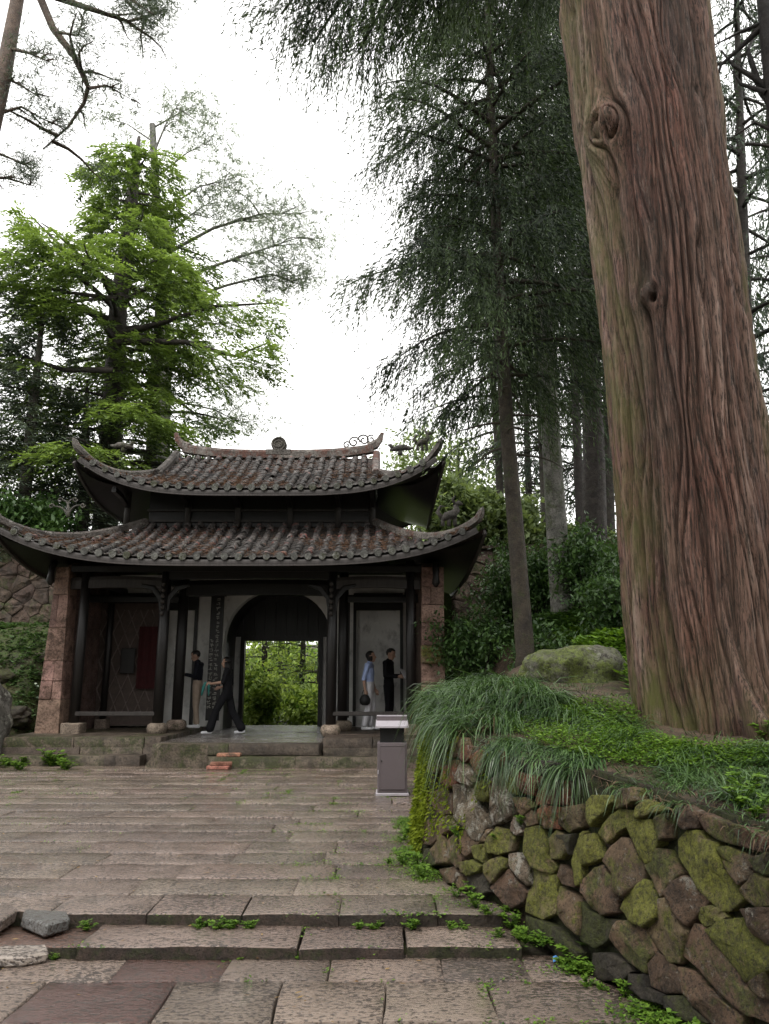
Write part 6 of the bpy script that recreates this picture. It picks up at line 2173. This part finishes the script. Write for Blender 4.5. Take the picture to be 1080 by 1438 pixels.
for (u, v) in ((127, 1301), (286, 1299), (311, 1297), (328, 1298), (352, 1302), (505, 1300), (528, 1302), (578, 1298), (632, 1300), (648, 1299)):
    p = at_z(u, v, -.074)
    plant((p.x, 5.14, -.076), rw.randint(0, 3), rw.uniform(.7, 1.1), rw.uniform(0, 6), "small green weed sprouting at the foot of the upper step", "weeds along the upper step")
for (u, v) in ((258, 1344), (342, 1345), (418, 1344), (508, 1344), (76, 1345)):
    p = at_z(u, v, -.14)
    plant((p.x, p.y - .02, -.145), rw.randint(0, 3), rw.uniform(.5, .8), rw.uniform(0, 6), "small green weed sprouting at the foot of the lower step", "weeds along the lower step")
y = 3.75
while y < 8.2:
    for k in range(int((3 if y < 5.6 else 1.6) * (.34 + .9 * (math.sin(y * 4.2) > .0)))):
        yy = y + rw.uniform(-.12, .12)
        x = wall_x(yy) - abs(rw.gauss(.02, .12)) + .02
        z = -.14 if yy < 4.8 else (-.072 if yy < 5.18 else 0)
        plant((x, yy, z - .004), rw.randint(0, 3), rw.uniform(.6, 1.25), rw.uniform(0, 6), "leafy green weed growing along the foot of the retaining wall", "weeds along the retaining wall")
    y += .13
for k in range(16):
    p = at_z(rw.uniform(-10, 100), rw.uniform(1052, 1085), 0)
    plant((p.x, min(p.y, 13.95), -.004), rw.randint(1, 3), rw.uniform(1.6, 3.4), rw.uniform(0, 6), "leafy weed clump near the foot of the gatehouse's left pier", "weeds by the left pier")
for (u, v) in ((600, 1083), (642, 1162), (648, 1170), (700, 1175), (735, 1150), (728, 1020), (733, 1045)):
    loc, nn, i, d = wall_bvh.ray_cast(Vector((0, 0, ZC)), ray(u, v).normalized(), 40)
    if loc:
        plant(loc + Vector((-.02, -.02, -.03)), rw.randint(0, 2), rw.uniform(.6, .9), rw.uniform(0, 6), "little green plant rooted in a joint of the retaining wall", "plants rooted in the retaining wall")
for (u, v) in ((850, 1175), (1062, 1150), (1075, 1040), (1068, 1020), (1050, 1120), (1040, 1135)):
    p = on_terrace(u, v)
    if p:
        plant(p, 2, rw.uniform(.9, 1.4), rw.uniform(0, 6), "leafy green plant near the giant tree's foot on the terrace", "plants by the giant tree")

rng = RG(97)
yb_ = rng.uniform(3.5, 8.6, 3600)
xb_ = np.interp(yb_, wy, wx) - np.abs(rng.normal(0, .13, 3600)) + .03
zb_ = np.where(yb_ < 4.8, -.14, np.where(yb_ < 5.2, -.072, 0.0))
P1 = np.stack([xb_, yb_, zb_], 1)
P1 = P1[fbm(P1 * 3.2, 12, 2) > -.12]
ground_cover("wall_foot_weeds", "fine low weeds and moss at the foot of the retaining wall", P1, .020, 98, h=.035, J=4)
# ------------------------------------------------------------------ litter bin
M_BIN = m_plain("brown_grey_painted_steel", (0.115, 0.095, 0.10), .42, .5, .06, 3)
M_BINL = m_plain("pale_lilac_steel", (0.40, 0.37, 0.40), .35, .5, .05, 3)
M_BLK = m_plain("black_void_paint", (0.012, 0.012, 0.012), .6)
bx, by = at_z(551, 1118, 0).x, at_z(551, 1118, 0).y + .2
BIN = empty("litter_bin", (bx, by, 0), "brown steel litter bin with open neck and sloping lid at the wall's corner", "litter bin")
sc_ = by / FPX * 1.0
w = 20 * sc_ * .98
MB().box(bx - w - .02, bx + w + .02, by - .2, by + .2, .0, .035).build("plinth", M_BINL, BIN, False, .005)
MB().box(bx - w, bx + w, by - .18, by + .18, .035, .655).build("cabinet", M_BIN, BIN, False, .008)
dr_ = MB().box(bx - w + .02, bx + w - .02, by - .192, by - .181, .07, .63).build("door", M_BIN, BIN, False, .004)
fr = MB()
for (a0, a1, b0, b1) in ((-w + .03, w - .03, .615, .622), (-w + .03, w - .03, .085, .092), (-w + .03, -w + .037, .085, .622), (w - .037, w - .03, .085, .622)):
    fr.box(bx + a0, bx + a1, by - .197, by - .1925, b0, b1)
fr.build("door_bead", M_BIN, dr_)
MB().tube([(bx - w + .055, by - .192, .43), (bx - w + .055, by - .206, .43)], .009, 10).build("lock", M_BLK, dr_)
MB().tube([(bx - w + .012, by - .181, .31), (bx - w + .012, by - .205, .31), (bx - w + .012, by - .205, .27)], .007, 8).build("latch", M_BINL, BIN)
MB().box(bx - w * .82, bx + w * .82, by - .13, by + .15, .656, .85).build("neck", M_BLK, BIN)
lid = MB()
V = [(-1.12, -.24, .845), (1.12, -.24, .845), (1.12, .2, .93), (-1.12, .2, .93), (-1.12, -.24, .865), (1.12, -.24, .865), (1.05, .12, .925), (-1.05, .12, .925)]
lid.add([(bx + x * w, by + y, z) for x, y, z in V], [(0, 3, 2, 1), (4, 5, 6, 7), (0, 1, 5, 4), (1, 2, 6, 5), (3, 0, 4, 7), (2, 3, 7, 6)])
lid.build("lid", M_BINL, BIN)
MB().box(bx - w * 1.06, bx + w * 1.06, by + .1, by + .2, .915, .975).build("lid_ridge", M_BIN, BIN, False, .006)
MB().box(bx - w * 1.06, bx + w * 1.06, by + .095, by + .205, .976, .99).build("lid_cap", M_BINL, BIN, False, .003)
# a scrap of blue wrapper by the wall
p = at_z(782, 1353, -.138)
tag(mk("wrapper", [(p.x - .02, p.y, -.132), (p.x + .02, p.y + .01, -.12), (p.x + .03, p.y + .035, -.125), (p.x - .015, p.y + .03, -.112), (p.x, p.y + .015, -.10)], [(0, 1, 4), (1, 2, 4), (2, 3, 4), (3, 0, 4)], m_plain("blue_plastic", (0.08, 0.25, 0.6), .3)), "scrap of blue plastic wrapper among weeds at the retaining wall's foot", "litter")
# fallen leaves on the paving
M_DLEAF = m_leaf("fallen_leaf", (0.10, 0.05, 0.02), (0.30, 0.20, 0.08), .1, .8, .2)
rng = RG(95)
n = 900
X, Y = rng.uniform(-8, .2, n), rng.uniform(3.6, 13.8, n)
Z = np.where(Y < 4.8, -.128, np.where(Y < 5.2, -.06, .012))
az = rng.uniform(0, 6.28, n)
D = np.stack([np.cos(az), np.sin(az), rng.uniform(-.02, .12, n)], 1)
V, Q = diamonds(np.stack([X, Y, Z], 1), D, rng.uniform(.015, .05, n), rng.uniform(.004, .018, n), rng, np.cross(D, [[0, 0, 1.0]]))
tag(mk_np("fallen_leaves", V, Q, M_DLEAF, None, tint=rng.uniform(0, 1, n)), "scattered fallen needles and leaf scraps on the paving", "leaves", None, "stuff")

# ------------------------------------------------------------------ unseen conifer foliage added behind and beside the viewer to block frontal sky light
rng = RG(201)
wp = []
M_WOODL = m_leaf("blocker_needles", (0.02, 0.035, 0.02), (0.08, 0.12, 0.06), .2, .6, .2)
for (x, y, h) in ((-11, -5, 15), (-6, -8, 17), (-1, -9, 16), (4, -8, 17), (9, -5, 16), (13, 0, 15), (-14, 1, 14), (-16, 7, 14), (-13, -9, 18), (1, -13, 19), (8, -11, 18), (-5, -13, 19)):
    tk = [Vector((x, y, -.3)), Vector((x, y, h))]
    wp += limbs_on(tk, 2.0, h - .5, 26, lambda f: 3.4 * (1 - .75 * f), .1, .35, rng)
V, Q, T = f_cedar(wp, rng, 7, 1.1, .8, .28, J=5)
tag(mk_np("blocker_trees", V, Q, M_WOODL, None, tint=T), "unseen mass of conifer foliage added round the viewer to hold back frontal sky light", "blocker_trees", None, "stuff")

# ------------------------------------------------------------------ people
M_SKIN = m_plain("skin", (0.42, 0.26, 0.19), .55, .4, .08)
M_HAIR = m_plain("black_hair", (0.012, 0.010, 0.009), .45)
M_BLACK = m_plain("black_cloth", (0.012, 0.012, 0.014), .85, .2)
M_NAVY = m_plain("dark_navy_cloth", (0.014, 0.015, 0.022), .85, .2)
M_KHAKI = m_plain("khaki_cloth", (0.42, 0.33, 0.26), .85, .2, .12)
M_BLUE = m_plain("light_blue_cloth", (0.40, 0.50, 0.78), .8, .2, .1)
M_GREYW = m_plain("pale_grey_cloth", (0.66, 0.65, 0.68), .85, .2, .1)
M_SHOE = m_plain("white_shoe", (0.82, 0.82, 0.84), .6, .3, .05)
M_PAPER = m_plain("white_paper", (0.75, 0.75, 0.78), .8, .2, .03)
M_SCARF = m_plain("teal_cloth", (0.05, 0.20, 0.18), .7, .2)

def ell(p, q, ra, rb, front, n=14, m=9, flat=1.0):
    """capsule from p to q with radii ra..rb; 'flat' squashes it along 'front'"""
    p, q = Vector(p), Vector(q)
    d = (q - p)
    L = d.length
    d = d / L if L > 1e-6 else Vector((0, 0, 1))
    f = Vector(front) - d * Vector(front).dot(d)
    f = f.normalized() if f.length > 1e-3 else d.orthogonal().normalized()
    s = d.cross(f)
    V, F = [], []
    prof = []
    for k in range(m):                        # lower cap, upper cap
        a = -math.pi / 2 + math.pi / 2 * k / (m - 1)
        prof.append((p + d * (ra * math.sin(a)), ra * math.cos(a)))
    for k in range(m):
        a = math.pi / 2 * k / (m - 1)
        prof.append((q + d * (rb * math.sin(a)), rb * math.cos(a)))
    for c, r in prof:
        r = max(r, .0008)
        for k in range(n):
            t = 2 * math.pi * k / n
            V.append(c + f * (math.cos(t) * r * flat) + s * (math.sin(t) * r))
    for i in range(len(prof) - 1):
        for k in range(n):
            k2 = (k + 1) % n
            F.append((i * n + k, i * n + k2, (i + 1) * n + k2, (i + 1) * n + k))
    F.append(tuple(range(n - 1, -1, -1)))
    F.append(tuple((len(prof) - 1) * n + k for k in range(n)))
    return V, F

def person(label, loc, heading, H, J, cloth, hair_style, hand_curl=.5, wide=1.0):
    """J: joints in body space (x to the person's left, y backwards so the face looks to -y, z up) for a height of 1.70"""
    k = H / 1.70
    fr = (0, -1, 0)
    segs = []      # (p, q, ra, rb, flat, material index)
    SK, TOP, BOT, SHO = 0, 1, 2, 3
    def S(a, b, ra, rb, mi, flat=1.0, front=fr):
        segs.append((Vector(a), Vector(b), ra, rb, flat, mi, front))
    pel, chest, neck, head = Vector(J['pelvis']), Vector(J['chest']), Vector(J['neck']), Vector(J['head'])
    # torso
    S(pel + Vector((0, 0, -.03)), pel + Vector((0, 0, .10)), .155 * wide, .145 * wide, BOT, .72)
    S(pel + Vector((0, 0, .12)), chest, .145 * wide, .165 * wide, TOP, .66)
    S(chest, chest + (neck - chest) * .62, .168 * wide, .13, TOP, .62)
    for sd, nm in ((1, 'l'), (-1, 'r')):
        sh, el, wr = Vector(J['sho_' + nm]), Vector(J['elb_' + nm]), Vector(J['wri_' + nm])
        S(chest + (neck - chest) * .55, sh, .085, .068, TOP)
        slv = cloth.get('sleeve', 1.0)
        S(sh, el, .062, .05, TOP)
        if slv >= 1:
            S(el, el + (wr - el) * .92, .048, .040, TOP)
        else:
            S(el, wr, .040, .028, SK)
        fd = (wr - el).normalized()
        # palm and five fingers, slightly curled
        palm = wr + fd * .085
        S(wr, palm, .029, .034, SK, .6, J.get('palm_' + nm, (1, 0, 0)))
        sdv = Vector(J.get('palm_' + nm, (1, 0, 0))).cross(fd).normalized()
        nv = fd.cross(sdv).normalized()
        for i, (o, ln) in enumerate(((-.027, .062), (-.009, .072), (.009, .068), (.027, .052))):
            b = palm + sdv * o
            m1 = b + fd * ln * .6 + nv * ln * hand_curl * .35
            e = m1 + fd * ln * .35 + nv * ln * hand_curl * .7
            S(b, m1, .0095, .009, SK)
            S(m1, e, .009, .0075, SK)
        tb = wr + fd * .03 - sdv * .028
        S(tb, tb + fd * .04 - sdv * .022, .011, .010, SK)
        S(tb + fd * .04 - sdv * .022, tb + fd * .068 - sdv * .020 + nv * .012, .010, .008, SK)
        hp, kn, an = Vector(J['hip_' + nm]), Vector(J['kne_' + nm]), Vector(J['ank_' + nm])
        lw = cloth.get('leg', 1.0)
        S(hp, kn, .092, .066 * lw, BOT)
        S(kn, an + (kn - an) * .10, .066 * lw, .052 * lw * cloth.get('hem', 1.0), BOT)
        toe = Vector(J['toe_' + nm])
        ft = (toe - an)
        heel = an - Vector((ft.x, ft.y, 0)).normalized() * .035
        S(heel + Vector((0, 0, -.045)), an + Vector((0, 0, -.02)), .037, .036, SHO)
        S(heel + Vector((0, 0, -.052)), toe, .033, .030, SHO)
    # neck, skull, jaw, nose, ears
    S(neck + Vector((0, 0, -.03)), head + Vector((0, .015, -.07)), .055, .052, SK)
    hd = Vector(J.get('look', (0, -1, 0))).normalized()
    up = (head - neck).normalized()
    up = (up - hd * up.dot(hd)).normalized()
    sx = hd.cross(up)
    S(head + up * .015 - hd * .02, head + up * .045 - hd * .012, .088, .088, SK, 1.1, hd)
    S(head - up * .075 + hd * .028, head - up * .01 + hd * .02, .052, .066, SK)
    S(head + up * .012 + hd * .088, head - up * .028 + hd * .106, .008, .014, SK)
    S(head - up * .058 + hd * .082 - sx * .015, head - up * .058 + hd * .082 + sx * .015, .009, .009, SK)
    for s2 in (-1, 1):
        S(head + sx * s2 * .078 - up * .018, head + sx * s2 * .084 + up * .02, .014, .018, SK)
    mb = MB()
    for (p, q, ra, rb, fl, mi, f0) in segs:
        V, F = ell(p, q, ra, rb, f0, flat=fl)
        mb.add(V, F)
    th_ = empty("person", (0, 0, 0), label, "person")
    mats = [M_SKIN, cloth['top'], cloth['bot'], cloth['shoe']]
    o = mb.build("body", mats, None)
    md = o.modifiers.new("rm", 'REMESH')
    md.mode, md.voxel_size = 'VOXEL', .0105
    ms = o.modifiers.new("sm", 'SMOOTH')
    ms.factor, ms.iterations = .5, 2
    dc = o.modifiers.new("dc", 'DECIMATE')
    dc.ratio = .35
    dg = bpy.context.evaluated_depsgraph_get()
    me = bpy.data.meshes.new_from_object(o.evaluated_get(dg))
    o.modifiers.clear()
    old = o.data
    o.data = me
    bpy.data.meshes.remove(old)
    me.materials.clear()
    for m in mats:
        me.materials.append(m)
    # clothing regions by nearest segment
    n = len(me.polygons)
    C = np.empty(n * 3)
    me.polygons.foreach_get("center", C)
    C = C.reshape(-1, 3)
    best, mi_ = np.full(n, 1e9), np.zeros(n, int)
    for (p, q, ra, rb, fl, mi, f0) in segs:
        a, b = np.array(p), np.array(q)
        d = b - a
        t = np.clip(((C - a) @ d) / max(1e-9, d @ d), 0, 1)
        dist = np.linalg.norm(C - (a + t[:, None] * d), axis=1) - (ra + (rb - ra) * t)
        w = dist < best
        best[w], mi_[w] = dist[w], mi
    me.polygons.foreach_set("material_index", mi_.astype(np.int32))
    me.polygons.foreach_set("use_smooth", [True] * n)
    o.parent = th_
    # hair
    hb = MB()
    def cap_(c, r, sq, zmin):
        V, F = [], []
        N1, N2 = 18, 12
        for i in range(N2):
            p = math.pi * i / (N2 - 1)
            for j in range(N1):
                t = 2 * math.pi * j / N1
                v = hd * (math.cos(t) * math.sin(p) * r * sq) + sx * (math.sin(t) * math.sin(p) * r) + up * (math.cos(p) * r)
                low = v.dot(up) < zmin and v.dot(hd) > -.02
                if v.dot(hd) > .05 and v.dot(up) < .045:
                    v *= .8
                elif low:
                    v *= .82
                V.append(c + v * (1 + .03 * math.sin(j * 5 + i * 3)))
        for i in range(N2 - 1):
            for j in range(N1):
                j2 = (j + 1) % N1
                F.append((i * N1 + j, i * N1 + j2, (i + 1) * N1 + j2, (i + 1) * N1 + j))
        hb.add(V, F)
    cap_(head + up * .035 - hd * .018, .102, 1.12, -.01)
    if hair_style == 'long':
        for t in range(7):
            a = math.pi * (t / 6 - .5)
            s0 = head - hd * (.075 * math.cos(a) + .01) + sx * (.085 * math.sin(a)) + up * .02
            hb.tube([s0, s0 - up * .10 - hd * .012, s0 - up * .22 - hd * .02, s0 - up * .33 - hd * .01], [.035, .042, .036, .012], 7)
    elif hair_style == 'bob':
        for t in range(7):
            a = math.pi * (t / 6 - .5)
            s0 = head - hd * (.075 * math.cos(a)) + sx * (.082 * math.sin(a)) + up * .02
            hb.tube([s0, s0 - up * .06, s0 - up * .11], [.034, .034, .014], 7)
    ho = hb.build("hair", M_HAIR, None, True)
    ho.parent = th_
    th_.location, th_.rotation_euler, th_.scale = loc, (0, 0, heading), (k, k, k)
    Mw = Matrix.Translation(Vector(loc)) @ Matrix.Rotation(heading, 4, 'Z') @ Matrix.Scale(k, 4)
    return th_, Mw

STAND = dict(pelvis=(0, 0, .93), chest=(0, 0, 1.24), neck=(0, .01, 1.45), head=(0, -.02, 1.585),
             sho_l=(.18, .01, 1.39), sho_r=(-.18, .01, 1.39), elb_l=(.23, .03, 1.10), elb_r=(-.23, .03, 1.10), wri_l=(.24, -.03, .86), wri_r=(-.24, -.03, .86),
             hip_l=(.09, 0, .90), hip_r=(-.09, 0, .90), kne_l=(.10, -.02, .49), kne_r=(-.10, -.02, .49), ank_l=(.10, .02, .085), ank_r=(-.10, .02, .085),
             toe_l=(.12, -.15, .032), toe_r=(-.12, -.15, .032))
def face_left(): return R(-90)          # body -y turned to the world's -x
def spot(u, v, z, zfloor=None):
    return at_z(u, v, z)
# man in khaki trousers looking down at his phone, facing the left bay
J = dict(STAND)
J.update(pelvis=(0, .0, .93), chest=(0, .0, 1.25), neck=(0, -.02, 1.45), head=(0, -.085, 1.575), look=(0, -1, -.45), elb_l=(.22, -.02, 1.12), elb_r=(-.22, -.02, 1.12), wri_l=(.08, -.27, 1.17), wri_r=(-.07, -.26, 1.16), kne_l=(.1, .0, .49), kne_r=(-.09, -.03, .49), ank_l=(.1, .06, .085), ank_r=(-.1, -.03, .085), toe_l=(.11, -.11, .032), toe_r=(-.11, -.20, .032), palm_l=(1, 0, 0), palm_r=(-1, 0, 0))
p = at_y(279, 1021, 17.6)
man, Mm = person("man in dark jacket, khaki trousers and white shoes looking down at his phone", (p.x, 17.3, .452), R(-90), 1.68, J, dict(top=M_NAVY, bot=M_KHAKI, shoe=M_SHOE), 'short')
q = Mm @ Vector((.01, -.37, 1.19))
ph = MB().box(-.04, .04, -.005, .005, -.075, .075).build("phone", M_BLK, None, False, .004)
ph.location, ph.rotation_euler = q, (R(-40), R(0), R(-90))
tag(ph, "black phone held by the man in khaki trousers", "phone")
# woman in black walking, arm forward
J = dict(STAND)
J.update(pelvis=(0, 0, .90), chest=(0, -.02, 1.22), neck=(0, -.02, 1.43), head=(0, -.05, 1.565), hip_l=(.09, -.02, .87), hip_r=(-.09, .02, .87), kne_l=(.09, -.22, .50), kne_r=(-.09, .12, .48), ank_l=(.09, -.34, .095), ank_r=(-.09, .36, .10), toe_l=(.10, -.50, .035), toe_r=(-.10, .20, .032),
         elb_l=(.22, -.06, 1.13), wri_l=(.17, -.32, 1.10), elb_r=(-.22, .05, 1.10), wri_r=(-.19, -.18, 1.02))
p = at_y(321, 1031, 16.9)
wom, Mw_ = person("woman with long black hair in black clothes striding across the passage, forearm held out", (p.x, 16.55, .372), R(-90), 1.60, J, dict(top=M_BLACK, bot=M_BLACK, shoe=M_SHOE, sleeve=.5, leg=1.25, hem=1.5), 'long')
q = Mw_ @ Vector((.17, -.42, 1.05))
sb = MB()
rr3 = random.Random(4)
for k in range(6):
    a = rr3.uniform(-.05, .05)
    sb.tube([q + Vector((a, rr3.uniform(-.03, .03), .08)), q + Vector((a * 1.5 - .03, 0, -.02)), q + Vector((a * 2 - .05, rr3.uniform(-.03, .03), -.2))], [.015, .028, .01], 6)
tag(sb.build("scarf", M_SCARF, None, True), "crumpled teal cloth held in the striding woman's outstretched hand", "cloth")
# woman in light blue shirt
J = dict(STAND)
J.update(head=(0, -.04, 1.59), look=(.15, -1, .12), elb_r=(-.23, .08, 1.10), wri_r=(-.22, .05, .87), elb_l=(.24, .02, 1.1), wri_l=(.22, -.08, .88), kne_l=(.09, -.06, .49), ank_l=(.09, .0, .085), toe_l=(.12, -.18, .032), kne_r=(-.09, .0, .49), ank_r=(-.09, .10, .085), toe_r=(-.11, -.07, .032))
p = at_y(519, 1020, 17.2)
wb, Mb = person("woman with short dark hair in light blue shirt and pale trousers standing by the couplet", (p.x, 16.95, .432), R(78), 1.66, J, dict(top=M_BLUE, bot=M_GREYW, shoe=M_SHOE, sleeve=.5, leg=1.15, hem=1.2), 'bob')
q = Mb @ Vector((-.22, .05, .74))
bg = MB().lathe((0, 0, -.2), [(.06, 0), (.11, .04), (.12, .12), (.08, .2), (.02, .23)], 12)
hd_ = [(.06 * math.cos(t), 0, .02 + .10 * math.sin(t)) for t in [math.pi * k / 10 for k in range(11)]]
bgo = bg.build("handbag", M_BLK, None, True)
bgo.location, bgo.scale = q, (1, .7, 1)
hnd = MB().tube(hd_, .008, 6).build("handle", M_BLK, bgo, True)
tag(bgo, "small black handbag hanging from the blue-shirted woman's hand", "bag")
# man in dark clothes reading a paper
J = dict(STAND)
J.update(head=(0, -.06, 1.58), look=(0, -1, -.3), elb_l=(.22, .0, 1.12), wri_l=(.10, -.26, 1.12), elb_r=(-.22, .0, 1.12), wri_r=(-.10, -.24, 1.10))
p = at_y(546, 1019, 17.4)
md_, Md = person("man in black clothes reading a white sheet of paper in the dim right bay", (p.x, 17.35, .432), R(70), 1.74, J, dict(top=M_BLACK, bot=M_BLACK, shoe=M_BLACK), 'short')
q = Md @ Vector((0, -.36, 1.16))
pa = MB().box(-.10, .10, -.002, .002, -.14, .14).build("paper_sheet", M_PAPER, None)
pa.location, pa.rotation_euler = q, (R(-38), R(8), R(52))
tag(pa, "white sheet of paper held by the man in black", "paper")
